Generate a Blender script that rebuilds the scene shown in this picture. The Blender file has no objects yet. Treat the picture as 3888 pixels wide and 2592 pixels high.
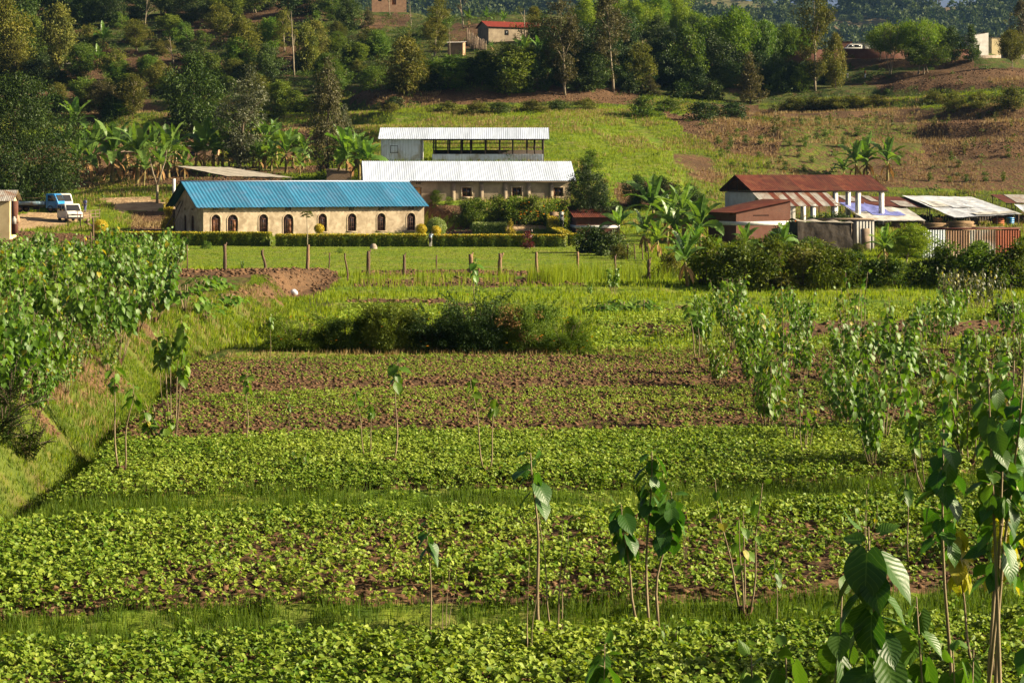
import bpy, bmesh, math, random
import numpy as np
from mathutils import Vector, Matrix
R = math.radians
scene = bpy.context.scene
COL = scene.collection

# ------------------------------------------------------------------ camera, sky, sun, exposure
F, CX, HY, H = 7500.0, 1944.0, 682.0, 6.7      # focal length (photo px), optical centre, eye line row, eye height
cam = bpy.data.cameras.new('camera')
cam_ob = bpy.data.objects.new('camera', cam); COL.objects.link(cam_ob)
cam.sensor_width = 36.0; cam.lens = 36.0 * F / 3888.0
cam.shift_y = -(1296.0 - HY) / 3888.0
cam.clip_start = 0.5; cam.clip_end = 9000
cam_ob.location = (0, 0, H); cam_ob.rotation_euler = (R(90), 0, 0)
scene.camera = cam_ob

SUN_AZ, SUN_EL = -4.0, 24.0                      # degrees: from +X towards +Y, above the horizon
S = Vector((math.cos(R(SUN_EL)) * math.cos(R(SUN_AZ)), math.cos(R(SUN_EL)) * math.sin(R(SUN_AZ)), math.sin(R(SUN_EL))))
world = bpy.data.worlds.new('World'); scene.world = world; world.use_nodes = True
wn = world.node_tree.nodes; wl = world.node_tree.links
sky = wn.new('ShaderNodeTexSky'); sky.sky_type = 'NISHITA'; sky.sun_disc = False
sky.sun_elevation = R(SUN_EL); sky.sun_rotation = R(90 - SUN_AZ); sky.dust_density = 3.0; sky.air_density = .3; sky.ozone_density = .4
wl.new(sky.outputs[0], wn['Background'].inputs[0]); wn['Background'].inputs[1].default_value = 0.05
sun = bpy.data.lights.new('sun', 'SUN'); sun.energy = 5.0; sun.angle = R(0.5); sun.color = (1.0, 0.85, 0.58)
sun_ob = bpy.data.objects.new('sun', sun); COL.objects.link(sun_ob)
sun_ob.rotation_euler = S.to_track_quat('Z', 'Y').to_euler(); sun_ob.location = (150, 100, 120)
scene.view_settings.view_transform = 'Standard'; scene.view_settings.look = 'None'
scene.view_settings.exposure = 1.35; scene.view_settings.gamma = 1.0
scene.cycles.max_bounces = 5; scene.cycles.diffuse_bounces = 1; scene.cycles.glossy_bounces = 2
scene.cycles.transmission_bounces = 4; scene.cycles.volume_bounces = 0; scene.cycles.transparent_max_bounces = 4

rng = np.random.default_rng(7)
random.seed(7)

# ------------------------------------------------------------------ mesh building
class MB:
    """Collects vertices and faces for ONE mesh object."""
    def __init__(s): s.V = []; s.F = []; s.T = []; s.U = []; s.n = 0; s.uv = False
    def add(s, V, faces, tint=0.5, uv=None):
        V = np.asarray(V, float).reshape(-1, 3)
        if not isinstance(faces, list): faces = [faces]
        for f in faces:
            f = np.asarray(f, int)
            if f.size == 0: continue
            f = f.reshape(-1, f.shape[-1])
            s.F.append(f + s.n)
            t = np.asarray(tint, float)
            s.T.append(np.full(len(f), float(t)) if t.ndim == 0 else (t if len(t) == len(f) else np.repeat(t, len(f) // max(1, len(t)))))
        s.V.append(V); s.n += len(V)
        if uv is not None: s.uv = True; s.U.append(np.asarray(uv, float))
        else: s.U.append(np.zeros((len(V), 3)))
        return s
    def merge(s, o, M=None):
        for V, U in zip([np.concatenate(o.V)], [np.concatenate(o.U)]):
            if M is not None:
                M = np.asarray(M); V = V @ M[:3, :3].T + M[:3, 3]
            base = s.n
            s.V.append(V); s.U.append(U); s.n += len(V)
            for f, t in zip(o.F, o.T): s.F.append(f + base); s.T.append(t)
        s.uv = s.uv or o.uv
        return s
    def box(s, lo, hi, tint=0.5, rz=0.0, piv=None, M=None):
        (a, b, c), (d, e, f) = lo, hi
        V = np.array([[a,b,c],[d,b,c],[d,e,c],[a,e,c],[a,b,f],[d,b,f],[d,e,f],[a,e,f]], float)
        if rz:
            p = np.array(piv if piv is not None else V.mean(0)); cs, sn = math.cos(rz), math.sin(rz)
            W = V - p; V = np.stack([W[:,0]*cs - W[:,1]*sn, W[:,0]*sn + W[:,1]*cs, W[:,2]], 1) + p
        if M is not None:
            M = np.asarray(M); V = V @ M[:3,:3].T + M[:3,3]
        return s.add(V, [[0,3,2,1],[4,5,6,7],[0,1,5,4],[1,2,6,5],[2,3,7,6],[3,0,4,7]], tint)
    def tube(s, pts, rad, n=6, tint=0.5, caps=True):
        P = np.asarray(pts, float); m = len(P); r = np.broadcast_to(np.asarray(rad, float), (m,))
        T = np.gradient(P, axis=0); T /= np.linalg.norm(T, axis=1)[:, None] + 1e-9
        ref = np.array([0.0, 0, 1]) if abs(T[0, 2]) < 0.9 else np.array([1.0, 0, 0])
        A = np.cross(T, ref); A /= np.linalg.norm(A, axis=1)[:, None] + 1e-9
        B = np.cross(T, A); a = np.arange(n) * 2 * math.pi / n
        V = (P[:, None] + r[:, None, None] * (np.cos(a)[None, :, None] * A[:, None] + np.sin(a)[None, :, None] * B[:, None])).reshape(-1, 3)
        i = np.arange(m - 1)[:, None] * n; j = np.arange(n)[None]; k = (j + 1) % n
        Fc = [np.stack([i + j, i + k, i + n + k, i + n + j], -1).reshape(-1, 4)]
        if caps:
            Fc += [np.arange(n)[::-1][None], (np.arange(n) + (m - 1) * n)[None]]
            for f in Fc: s.F.append(f + s.n); s.T.append(np.full(len(f), tint))
            s.V.append(V); s.U.append(np.zeros((len(V), 3))); s.n += len(V); return s
        return s.add(V, Fc, tint)
    def prism(s, poly, y0, y1, tint=0.5, M=None):
        """polygon in XZ swept along Y"""
        p = np.asarray(poly, float); n = len(p)
        V = np.concatenate([np.stack([p[:,0], np.full(n, y0), p[:,1]], 1), np.stack([p[:,0], np.full(n, y1), p[:,1]], 1)])
        if M is not None:
            M = np.asarray(M); V = V @ M[:3,:3].T + M[:3,3]
        i = np.arange(n); k = (i + 1) % n
        b = s.n
        for f in ([i], [i[::-1] + n], np.stack([i, i + n, k + n, k], 1)):
            f = np.asarray(f); s.F.append(f + b); s.T.append(np.full(len(f), tint))
        s.V.append(V); s.U.append(np.zeros((len(V), 3))); s.n += len(V)
        return s
    def lathe(s, prof, n=16, tint=0.5, c=(0,0,0)):
        p = np.asarray(prof, float); m = len(p); a = np.arange(n) * 2 * math.pi / n
        V = np.stack([p[:,0][:,None]*np.cos(a) + c[0], p[:,0][:,None]*np.sin(a) + c[1], np.repeat(p[:,1][:,None], n, 1) + c[2]], -1).reshape(-1,3)
        i = np.arange(m-1)[:,None]*n; j = np.arange(n)[None]; k = (j+1) % n
        return s.add(V, np.stack([i+j, i+k, i+n+k, i+n+j], -1).reshape(-1,4), tint)
    def leaves(s, tpl, P, D, N, L, W, tint=None):
        pts, fcs, uv = tpl
        n = len(P)
        if n == 0: return s
        D = D / (np.linalg.norm(D, axis=1)[:, None] + 1e-9)
        Sd = np.cross(D, N); Sd /= np.linalg.norm(Sd, axis=1)[:, None] + 1e-9
        Nn = np.cross(Sd, D)
        L = np.broadcast_to(np.asarray(L, float), (n,)); W = np.broadcast_to(np.asarray(W, float), (n,))
        m = len(pts)
        V = (P[:, None] + (pts[None, :, 0, None] * L[:, None, None]) * D[:, None] + (pts[None, :, 1, None] * W[:, None, None]) * Sd[:, None]
             + (pts[None, :, 2, None] * L[:, None, None]) * Nn[:, None]).reshape(-1, 3)
        if tint is None: tint = rng.random(n)
        off = (np.arange(n) * m)[:, None, None]
        b = s.n
        for f in fcs:
            s.F.append((f[None] + off).reshape(-1, f.shape[1]) + b); s.T.append(np.repeat(tint, len(f)))
        s.V.append(V); s.n += len(V)
        if uv is not None: s.uv = True; s.U.append(np.tile(uv, (n, 1)))
        else: s.U.append(np.zeros((len(V), 3)))
        return s
    def mesh(s, name, mat, smooth=False):
        me = bpy.data.meshes.new(name)
        V = np.concatenate(s.V); me.vertices.add(len(V)); me.vertices.foreach_set('co', V.astype(np.float32).ravel())
        tot = np.concatenate([np.full(len(f), f.shape[1]) for f in s.F]); loops = np.concatenate([f.ravel() for f in s.F])
        me.loops.add(len(loops)); me.loops.foreach_set('vertex_index', loops.astype(np.int32))
        me.polygons.add(len(tot)); me.polygons.foreach_set('loop_start', np.concatenate([[0], np.cumsum(tot)[:-1]]).astype(np.int32))
        me.polygons.foreach_set('loop_total', tot.astype(np.int32))
        a = me.attributes.new('tint', 'FLOAT', 'FACE'); a.data.foreach_set('value', np.concatenate(s.T).astype(np.float32))
        if s.uv:
            a = me.attributes.new('luv', 'FLOAT_VECTOR', 'POINT'); a.data.foreach_set('vector', np.concatenate(s.U).astype(np.float32).ravel())
        me.update(calc_edges=True)
        if smooth: me.polygons.foreach_set('use_smooth', np.ones(len(tot), bool))
        if mat is not None: me.materials.append(mat)
        return me
    def build(s, name, mat, parent=None, smooth=False, bevel=0):
        o = bpy.data.objects.new(name, s.mesh(name, mat, smooth)); COL.objects.link(o)
        if parent is not None: o.parent = parent
        if bevel:
            b = o.modifiers.new('edge', 'BEVEL'); b.width = bevel; b.segments = 2; b.limit_method = 'ANGLE'
        return o

def tag(o, label=None, cat=None, group=None, kind=None):
    if label: o['label'] = label
    if cat: o['category'] = cat
    if group: o['group'] = group
    if kind: o['kind'] = kind
    return o
def thing(name, label, cat, loc=(0, 0, 0), rz=0.0, group=None):
    o = bpy.data.objects.new(name, None); COL.objects.link(o)
    o.empty_display_size = 0.3; o.location = loc; o.rotation_euler = (0, 0, rz)
    return tag(o, label, cat, group)
def copy_tree(o, parent=None):
    c = o.copy(); COL.objects.link(c)
    if parent is not None: c.parent = parent
    for ch in list(o.children): copy_tree(ch, c)
    return c

# leaf shapes: (along, across, lift) points, faces by size, optional uv
DIA = (np.array([[0,0,0],[.45,.5,.12],[1,0,0],[.45,-.5,.12]]), [np.array([[0,2,1],[0,3,2]])], None)
OVAL = (np.array([[0,0,0],[.22,.46,.10],[.6,.40,.08],[1,0,-.10],[.6,-.40,.08],[.22,-.46,.10]]), [np.array([[0,3,2,1],[0,5,4,3]])], None)
BLADE = (np.array([[0,-.5,0],[0,.5,0],[.55,.4,-.06],[.55,-.4,-.06],[1,0,-.28]]), [np.array([[0,1,2,3]]), np.array([[3,2,4]])], None)
def heart_tpl(na=9, nb=6, droop=.22, fold=.12):
    pts, uv = [], []
    for i in range(na + 1):
        a = i / na
        w = 0.5 * (1.0 if a < .001 else 1) * (math.sin(math.pi * min(1, (a * .80 + .17))) ** .8) * (1 - a ** 3.2)
        for j in range(nb + 1):
            b = j / nb * 2 - 1
            back = -.13 * (1 - (abs(b) - .55) ** 2 / .35) * max(0, 1 - a * 5) if abs(b) > .15 else 0
            wav = .012 * math.sin(a * 20 + 3 * b) * abs(b)
            pts.append((a + back, w * b, fold * abs(b) * w * 1.3 - droop * a * a + wav)); uv.append((a, b, 0))
    f = [[i*(nb+1)+j, (i+1)*(nb+1)+j, (i+1)*(nb+1)+j+1, i*(nb+1)+j+1] for i in range(na) for j in range(nb)]
    return (np.array(pts), [np.array(f)], np.array(uv, float))
HEART = heart_tpl()
HEART_S = heart_tpl(4, 2)

def unit(n):
    v = rng.normal(size=(n, 3)); return v / np.linalg.norm(v, axis=1)[:, None]

# ------------------------------------------------------------------ materials
def new_mat(name):
    m = bpy.data.materials.new(name); m.use_nodes = True
    return m, m.node_tree.nodes, m.node_tree.links, m.node_tree.nodes['Principled BSDF']
def N_(nodes, t, **kw):
    n = nodes.new(t)
    for k, v in kw.items(): setattr(n, k, v)
    return n
def mixcol(nodes, links, fac, a, b, blend='MIX'):
    n = nodes.new('ShaderNodeMix'); n.data_type = 'RGBA'; n.blend_type = blend
    for sock, v in ((n.inputs[0], fac), (n.inputs[6], a), (n.inputs[7], b)):
        if isinstance(v, (int, float)): sock.default_value = v
        elif isinstance(v, tuple): sock.default_value = (*v[:3], 1)
        else: links.new(v, sock)
    return n.outputs[2]
def ramp(nodes, links, src, lo, hi):
    n = nodes.new('ShaderNodeMapRange'); n.inputs[1].default_value = lo; n.inputs[2].default_value = hi
    links.new(src, n.inputs[0]); return n.outputs[0]
def noise(nodes, links, scale, detail=4, coord='Object', dist=0.0, stretch=None):
    tc = nodes.new('ShaderNodeTexCoord'); n = nodes.new('ShaderNodeTexNoise')
    n.inputs['Scale'].default_value = scale; n.inputs['Detail'].default_value = detail; n.inputs['Distortion'].default_value = dist
    src = tc.outputs[coord]
    if stretch:
        mp = nodes.new('ShaderNodeMapping'); mp.inputs['Scale'].default_value = stretch; links.new(src, mp.inputs[0]); src = mp.outputs[0]
    links.new(src, n.inputs['Vector']); return n.outputs[0]
def geopos(nodes): return nodes.new('ShaderNodeNewGeometry').outputs['Position']
def bump(nodes, links, h, p, strength=.4, dist=.05):
    b = nodes.new('ShaderNodeBump'); b.inputs['Strength'].default_value = strength; b.inputs['Distance'].default_value = dist
    links.new(h, b.inputs['Height']); links.new(b.outputs[0], p.inputs['Normal'])

def mat_plain(name, a, b=None, rough=.8, scale=2.0, detail=5, lo=.35, hi=.65, metal=0, bump_s=0, bump_scale=None, stain=None, stretch=None, spec=.3, stain_scale=.7, panels=0):
    m, n, l, p = new_mat(name)
    b = b or tuple(c * .75 for c in a)
    c = mixcol(n, l, ramp(n, l, noise(n, l, scale, detail, stretch=stretch), lo, hi), a, b)
    if stain:
        c = mixcol(n, l, ramp(n, l, noise(n, l, stain_scale, 6, dist=1.0), .46, .70), c, stain)
    if panels:
        at = N_(n, 'ShaderNodeAttribute', attribute_name='tint'); c = mixcol(n, l, at.outputs['Fac'], c, mixcol(n, l, panels, c, (.01, .01, .01)))
    l.new(c, p.inputs['Base Color']); p.inputs['Roughness'].default_value = rough; p.inputs['Metallic'].default_value = metal
    p.inputs['Specular IOR Level'].default_value = spec
    if bump_s: bump(n, l, noise(n, l, bump_scale or scale * 6, 4), p, bump_s)
    return m

def mat_leaf(name, a, b, transl=.35, rough=.5, spec=.4, tcol=None, hue=.04, veins=False, obj_var=.3):
    m, n, l, p = new_mat(name)
    at = N_(n, 'ShaderNodeAttribute', attribute_name='tint')
    oi = n.new('ShaderNodeObjectInfo')
    c = mixcol(n, l, at.outputs['Fac'], a, b)
    hs = n.new('ShaderNodeHueSaturation')
    mr = n.new('ShaderNodeMapRange'); mr.inputs[3].default_value = .5 - hue; mr.inputs[4].default_value = .5 + hue; l.new(oi.outputs['Random'], mr.inputs[0]); l.new(mr.outputs[0], hs.inputs['Hue'])
    mv = n.new('ShaderNodeMapRange'); mv.inputs[3].default_value = 1 - obj_var; mv.inputs[4].default_value = 1 + obj_var
    wn_ = n.new('ShaderNodeTexWhiteNoise'); wn_.noise_dimensions = '1D'; l.new(oi.outputs['Random'], wn_.inputs['W']); l.new(wn_.outputs[0], mv.inputs[0]); l.new(mv.outputs[0], hs.inputs['Value'])
    l.new(c, hs.inputs['Color']); c = hs.outputs[0]
    if veins:
        uvn = N_(n, 'ShaderNodeAttribute', attribute_name='luv'); sp = n.new('ShaderNodeSeparateXYZ'); l.new(uvn.outputs['Vector'], sp.inputs[0])
        ab = N_(n, 'ShaderNodeMath', operation='ABSOLUTE'); l.new(sp.outputs[1], ab.inputs[0])
        sk = N_(n, 'ShaderNodeMath', operation='MULTIPLY_ADD'); l.new(ab.outputs[0], sk.inputs[0]); sk.inputs[1].default_value = -.30; l.new(sp.outputs[0], sk.inputs[2])
        ml = N_(n, 'ShaderNodeMath', operation='MULTIPLY'); l.new(sk.outputs[0], ml.inputs[0]); ml.inputs[1].default_value = 8.0
        fr = N_(n, 'ShaderNodeMath', operation='PINGPONG'); l.new(ml.outputs[0], fr.inputs[0]); fr.inputs[1].default_value = .5
        lat = ramp(n, l, fr.outputs[0], .07, .0); mid = ramp(n, l, ab.outputs[0], .05, .0)
        mx = N_(n, 'ShaderNodeMath', operation='MAXIMUM'); l.new(lat, mx.inputs[0]); l.new(mid, mx.inputs[1])
        c = mixcol(n, l, mx.outputs[0], c, (a[0]*2.0+.05, a[1]*1.6+.05, a[2]*1.5+.02))
        qs = N_(n, 'ShaderNodeMath', operation='MULTIPLY'); l.new(fr.outputs[0], qs.inputs[0]); qs.inputs[1].default_value = 1.0
        bump(n, l, qs.outputs[0], p, .22, .02)
    l.new(c, p.inputs['Base Color']); p.inputs['Roughness'].default_value = rough; p.inputs['Specular IOR Level'].default_value = spec
    tr = n.new('ShaderNodeBsdfTranslucent'); mx = n.new('ShaderNodeMixShader'); mx.inputs[0].default_value = transl
    tc = mixcol(n, l, 1.0, c, tcol or (1.5, 1.5, .5), 'MULTIPLY'); l.new(tc, tr.inputs[0])
    l.new(p.outputs[0], mx.inputs[1]); l.new(tr.outputs[0], mx.inputs[2]); l.new(mx.outputs[0], n['Material Output'].inputs[0])
    return m

M = {}
M['bean'] = mat_leaf('bean_leaf', (.075,.155,.008), (.29,.36,.05), .28, .5, .22, hue=0, obj_var=0)
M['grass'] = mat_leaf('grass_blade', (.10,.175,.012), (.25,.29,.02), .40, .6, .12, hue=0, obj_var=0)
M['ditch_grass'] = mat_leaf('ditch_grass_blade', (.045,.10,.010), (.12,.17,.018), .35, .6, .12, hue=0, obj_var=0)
M['dry_grass'] = mat_leaf('dry_grass_blade', (.20,.15,.06), (.33,.24,.11), .25, .7, .2, tcol=(1.2,1,.6), hue=0, obj_var=0)
M['mulberry'] = mat_leaf('mulberry_leaf', (.045,.115,.008), (.15,.26,.028), .34, .44, .45, hue=.012, veins=True, obj_var=.15)
M['mulberry_dark'] = mat_leaf('dark_mulberry_leaf', (.022,.075,.008), (.075,.165,.018), .34, .44, .45, hue=.012, veins=True, obj_var=.15)
M['mulberry_yellow'] = mat_leaf('yellowing_leaf', (.30,.26,.02), (.20,.24,.02), .35, .45, .4, hue=.01, veins=True, obj_var=.1)
M['dark_leaf'] = mat_leaf('dark_tree_leaf', (.018,.040,.006), (.065,.108,.014), .2, .55, .3, hue=.015)
M['mid_leaf'] = mat_leaf('mid_tree_leaf', (.045,.090,.012), (.14,.19,.020), .30, .55, .2, hue=.02)
M['olive_leaf'] = mat_leaf('olive_tree_leaf', (.060,.080,.014), (.18,.17,.028), .30, .6, .2, hue=.015)
M['bright_leaf'] = mat_leaf('bright_tree_leaf', (.065,.14,.012), (.20,.27,.022), .35, .55, .2, hue=.015)
M['silver_leaf'] = mat_leaf('silver_tree_leaf', (.045,.062,.024), (.19,.20,.12), .2, .5, .4, hue=.012, obj_var=.15)
M['brown_leaf'] = mat_leaf('brownish_tree_leaf', (.055,.052,.022), (.12,.105,.045), .25, .6, .25, hue=.012, obj_var=.15)
M['banana'] = mat_leaf('banana_leaf', (.070,.15,.022), (.16,.26,.05), .34, .42, .5, hue=.012, obj_var=.15)
M['banana_dry'] = mat_leaf('dry_banana_leaf', (.24,.13,.05), (.36,.22,.09), .2, .8, .2, tcol=(1.2,1,.6), hue=.01)
M['hedge'] = mat_leaf('hedge_leaf', (.06,.12,.010), (.26,.29,.025), .3, .5, .4, hue=.01, obj_var=.1)
M['hedge_yellow'] = mat_leaf('yellow_hedge_leaf', (.38,.30,.012), (.60,.46,.02), .25, .5, .4, tcol=(1.1,1.05,.4), hue=.008, obj_var=.05)
M['pale_hedge'] = mat_leaf('pale_hedge_leaf', (.11,.18,.035), (.30,.34,.11), .25, .5, .4, hue=.01, obj_var=.1)
M['flower'] = mat_leaf('orange_petal', (.75,.22,.01), (.85,.42,.02), .3, .6, .2, tcol=(1,.9,.5), hue=0, obj_var=0)
M['red_leaf'] = mat_leaf('dark_red_leaf', (.10,.015,.02), (.22,.03,.03), .25, .4, .5, tcol=(1.3,.9,.8), hue=0)
M['far_leaf'] = mat_leaf('far_wood_leaf', (.025,.048,.016), (.075,.10,.03), .2, .7, .2, hue=0, obj_var=0)
M['bark'] = mat_plain('bark', (.13,.095,.06), (.07,.05,.035), .9, 6, bump_s=.5, stretch=(1,1,.2))
M['pale_bark'] = mat_plain('pale_bark', (.32,.27,.19), (.18,.14,.09), .85, 5, stretch=(1,1,.2))
M['shoot'] = mat_plain('mulberry_bark', (.26,.20,.12), (.15,.11,.06), .75, 9, stretch=(1,1,.3))
M['stump'] = mat_plain('stump_wood', (.12,.06,.03), (.06,.03,.018), .9, 12, bump_s=.5)
M['banana_stem'] = mat_plain('banana_stem', (.20,.19,.06), (.19,.11,.045), .7, 3, stretch=(1,1,.3))
M['post'] = mat_plain('weathered_post', (.30,.18,.10), (.13,.085,.05), .85, 4, bump_s=.6, bump_scale=14, stretch=(1,1,.15))
M['pale_wood'] = mat_plain('pale_wood', (.50,.27,.09), (.38,.19,.06), .7, 3, stretch=(.2,1,1))
M['old_board'] = mat_plain('old_board', (.26,.19,.13), (.13,.095,.07), .85, 4, stretch=(.15,1,1))
M['dark_wood'] = mat_plain('dark_wood', (.045,.03,.02), (.025,.017,.012), .8, 5)
M['door_wood'] = mat_plain('door_wood', (.20,.085,.03), (.13,.05,.02), .6, 4, stretch=(1,1,.2))
M['frame_brown'] = mat_plain('brown_frame', (.10,.035,.018), (.06,.022,.012), .6, 6)
M['plaster'] = mat_plain('tan_plaster', (.50,.405,.29), (.33,.26,.18), .9, 1.6, 8, bump_s=.25, bump_scale=9, stain=(.27,.205,.135), stain_scale=1.1)
M['grey_plaster'] = mat_plain('grey_plaster', (.36,.29,.20), (.25,.195,.135), .9, 1.2, 8, bump_s=.25, bump_scale=9, stain=(.20,.155,.11), stain_scale=.4)
M['mud'] = mat_plain('mud_wall', (.42,.26,.16), (.30,.18,.11), .95, 1.5, 8, bump_s=.4, bump_scale=8)
M['white_wall'] = mat_plain('white_wall', (.72,.70,.66), (.58,.55,.50), .85, 1.2, 6)
M['cream_wall'] = mat_plain('cream_wall', (.70,.58,.34), (.60,.48,.27), .85, 1.2, 6)
M['white_paint'] = mat_plain('white_paint', (.75,.74,.72), (.62,.60,.56), .6, 3)
M['glass'] = mat_plain('dark_glass', (.02,.022,.025), (.035,.035,.038), .12, 1, spec=.6)
M['inside'] = mat_plain('dark_inside', (.02,.017,.014), None, .9, 1)  # near-black colour standing in for the shade inside vent openings
M['blue_tin'] = mat_plain('blue_painted_tin', (.030,.165,.30), (.042,.20,.35), .5, .8, stretch=(2,.4,1), stain=(.07,.19,.33), spec=.5, panels=.25)
M['white_tin'] = mat_plain('galvanised_roof', (.64,.72,.88), (.50,.57,.70), .5, 1.2, stretch=(2.5,.3,.3), spec=.5, panels=.22)  # bluish base colour stands in for reflected sky
M['wall_tin'] = mat_plain('galvanised_wall', (.62,.68,.76), (.48,.52,.58), .5, 1.6, stretch=(3,1,.3), stain=(.36,.33,.28), spec=.5)
M['rust_tin'] = mat_plain('rusty_tin', (.15,.036,.02), (.085,.022,.015), .75, 1.0, stretch=(2.5,.4,.4), stain=(.19,.07,.035), spec=.2, panels=.45)
M['red_tin'] = mat_plain('red_painted_tin', (.26,.042,.025), (.19,.032,.02), .6, 2)
M['grey_tin'] = mat_plain('grey_tin', (.42,.40,.37), (.26,.24,.22), .55, 1.3, stretch=(2.5,.4,.4), stain=(.22,.12,.07))
M['blue_tarp'] = mat_plain('blue_tarp', (.22,.25,.60), (.17,.19,.50), .5, 2.5, bump_s=.6, bump_scale=3)
M['cream_tarp'] = mat_plain('cream_tarp', (.66,.66,.62), (.46,.45,.42), .65, 1.2, bump_s=.7, bump_scale=3, stain=(.36,.32,.26))
M['white_tarp'] = mat_plain('white_tarp', (.68,.72,.80), (.46,.49,.55), .6, 1.0, bump_s=.7, bump_scale=2.5, stain=(.32,.31,.30))
M['grey_tarp'] = mat_plain('grey_tarp', (.40,.36,.30), (.30,.27,.22), .8, 1.0, bump_s=.5, bump_scale=3)
M['dark_tarp'] = mat_plain('dark_brown_tarp', (.035,.026,.02), (.06,.045,.032), .7, 1.5, bump_s=.7, bump_scale=3)
M['tyre'] = mat_plain('tyre_rubber', (.025,.024,.023), None, .85, 6)
M['rim'] = mat_plain('rusty_rim', (.22,.15,.10), None, .6, 6)
M['truck_blue'] = mat_plain('truck_blue_paint', (.02,.19,.48), (.03,.22,.50), .3, 2, spec=.5)
M['truck_pale'] = mat_plain('faded_blue_paint', (.17,.30,.40), (.24,.34,.40), .6, 2.5, stain=(.25,.22,.18))
M['van_white'] = mat_plain('white_van_paint', (.72,.70,.66), (.66,.63,.58), .35, 2, spec=.5)
M['black_plastic'] = mat_plain('black_plastic', (.025,.025,.027), None, .5, 4)
M['lamp_glass'] = mat_plain('lamp_glass', (.6,.58,.5), None, .15, 2, spec=.6)
M['skin'] = mat_plain('dark_skin', (.055,.03,.02), None, .5, 8)
M['hair'] = mat_plain('black_hair', (.01,.009,.008), None, .8, 20)
M['cloth_blue'] = mat_plain('blue_cloth', (.03,.05,.40), None, .9, 6)
M['cloth_violet'] = mat_plain('grey_violet_cloth', (.15,.16,.33), None, .9, 6)
M['cloth_light'] = mat_plain('pale_blue_cloth', (.42,.52,.62), None, .9, 6)
M['cloth_grey'] = mat_plain('grey_cloth', (.32,.30,.30), None, .9, 6)
M['cloth_white'] = mat_plain('white_cloth', (.7,.68,.66), None, .9, 6)
M['cloth_orange'] = mat_plain('orange_cloth', (.45,.14,.06), None, .9, 6)
M['cloth_dark'] = mat_plain('dark_cloth', (.04,.04,.05), None, .9, 6)
M['stone'] = mat_plain('stone', (.38,.30,.24), (.24,.19,.15), .9, 3, bump_s=.5)
M['yellow_plastic'] = mat_plain('yellow_plastic', (.7,.45,.02), None, .5, 3)

def mat_brick(name, a, b, mortar, sc=4.0):
    m, n, l, p = new_mat(name)
    tc = n.new('ShaderNodeTexCoord'); sx = n.new('ShaderNodeSeparateXYZ'); l.new(tc.outputs['Object'], sx.inputs[0])
    ad = N_(n, 'ShaderNodeMath', operation='ADD'); l.new(sx.outputs[0], ad.inputs[0]); l.new(sx.outputs[1], ad.inputs[1])
    cb = n.new('ShaderNodeCombineXYZ'); l.new(ad.outputs[0], cb.inputs[0]); l.new(sx.outputs[2], cb.inputs[1])
    br = n.new('ShaderNodeTexBrick'); br.inputs['Scale'].default_value = sc; br.inputs['Mortar Size'].default_value = .03
    br.inputs['Color1'].default_value = (*a, 1); br.inputs['Color2'].default_value = (*b, 1); br.inputs['Mortar'].default_value = (*mortar, 1)
    l.new(cb.outputs[0], br.inputs['Vector'])
    c = mixcol(n, l, ramp(n, l, noise(n, l, 1.3, 6), .4, .7), br.outputs['Color'], tuple(x * .65 for x in a))
    l.new(c, p.inputs['Base Color']); p.inputs['Roughness'].default_value = .9
    bump(n, l, br.outputs['Fac'], p, -.4, .02)
    return m
M['brick'] = mat_brick('red_brick', (.16,.050,.025), (.10,.034,.020), (.12,.075,.055))
M['tan_brick'] = mat_brick('tan_brick', (.36,.24,.15), (.28,.18,.11), (.2,.15,.1))

# ------------------------------------------------------------------ terrain
def _h(ix, iy, seed):
    n = (ix.astype(np.int64) * 374761393 + iy.astype(np.int64) * 668265263 + seed * 974634777) & 0x7fffffff
    n = ((n ^ (n >> 13)) * 1274126177) & 0x7fffffff
    return ((n ^ (n >> 16)) & 0xffff) / 65535.0
def vnoise(x, y, seed=0):
    ix = np.floor(x); iy = np.floor(y); fx = x - ix; fy = y - iy
    fx = fx * fx * (3 - 2 * fx); fy = fy * fy * (3 - 2 * fy)
    a = _h(ix, iy, seed); b = _h(ix + 1, iy, seed); c = _h(ix, iy + 1, seed); d = _h(ix + 1, iy + 1, seed)
    return (a + (b - a) * fx) * (1 - fy) + (c + (d - c) * fx) * fy
def fbm(x, y, seed=0, o=4):
    s = 0; a = .5
    for k in range(o): s = s + a * vnoise(x, y, seed + k); x = x * 2.03 + 5.1; y = y * 2.03 + 1.7; a *= .5
    return s
def sstep(a, b, x):
    t = np.clip((x - a) / (b - a), 0, 1); return t * t * (3 - 2 * t)

# ground rows of the hillside per column: (photo row, metres away)
_cols = {
    0:    [(820,235),(715,262),(600,292),(450,332),(250,400),(100,460),(-50,520),(-300,650)],
    700:  [(845,236),(700,256),(600,284),(450,324),(250,396),(100,455),(-30,515),(-250,650)],
    1150: [(845,238),(700,252),(600,280),(450,318),(250,380),(100,440),(0,490),(-80,560)],
    1480: [(790,230),(700,240),(612,250),(612,259),(480,292),(400,318),(330,332),(200,380),(100,430),(30,480)],
    2000: [(790,230),(700,240),(612,250),(612,259),(480,292),(400,318),(340,328),(300,336),(190,375),(95,420),(48,455)],
    2450: [(840,226),(700,246),(600,262),(480,294),(410,318),(360,332),(320,345),(200,385),(110,430),(90,455)],
    2850: [(860,226),(836,244),(700,254),(560,274),(470,300),(400,324),(340,342),(300,358),(200,385),(180,400)],
    3300: [(860,226),(836,250),(735,259),(560,276),(430,306),(340,335),(290,352),(212,366),(195,385),(200,420)],
    3888: [(860,226),(832,252),(730,261),(500,280),(420,296),(330,322),(262,348),(212,366),(192,385),(196,420)],
}
CPX = np.array(sorted(_cols), float)
CPROF = []
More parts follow.
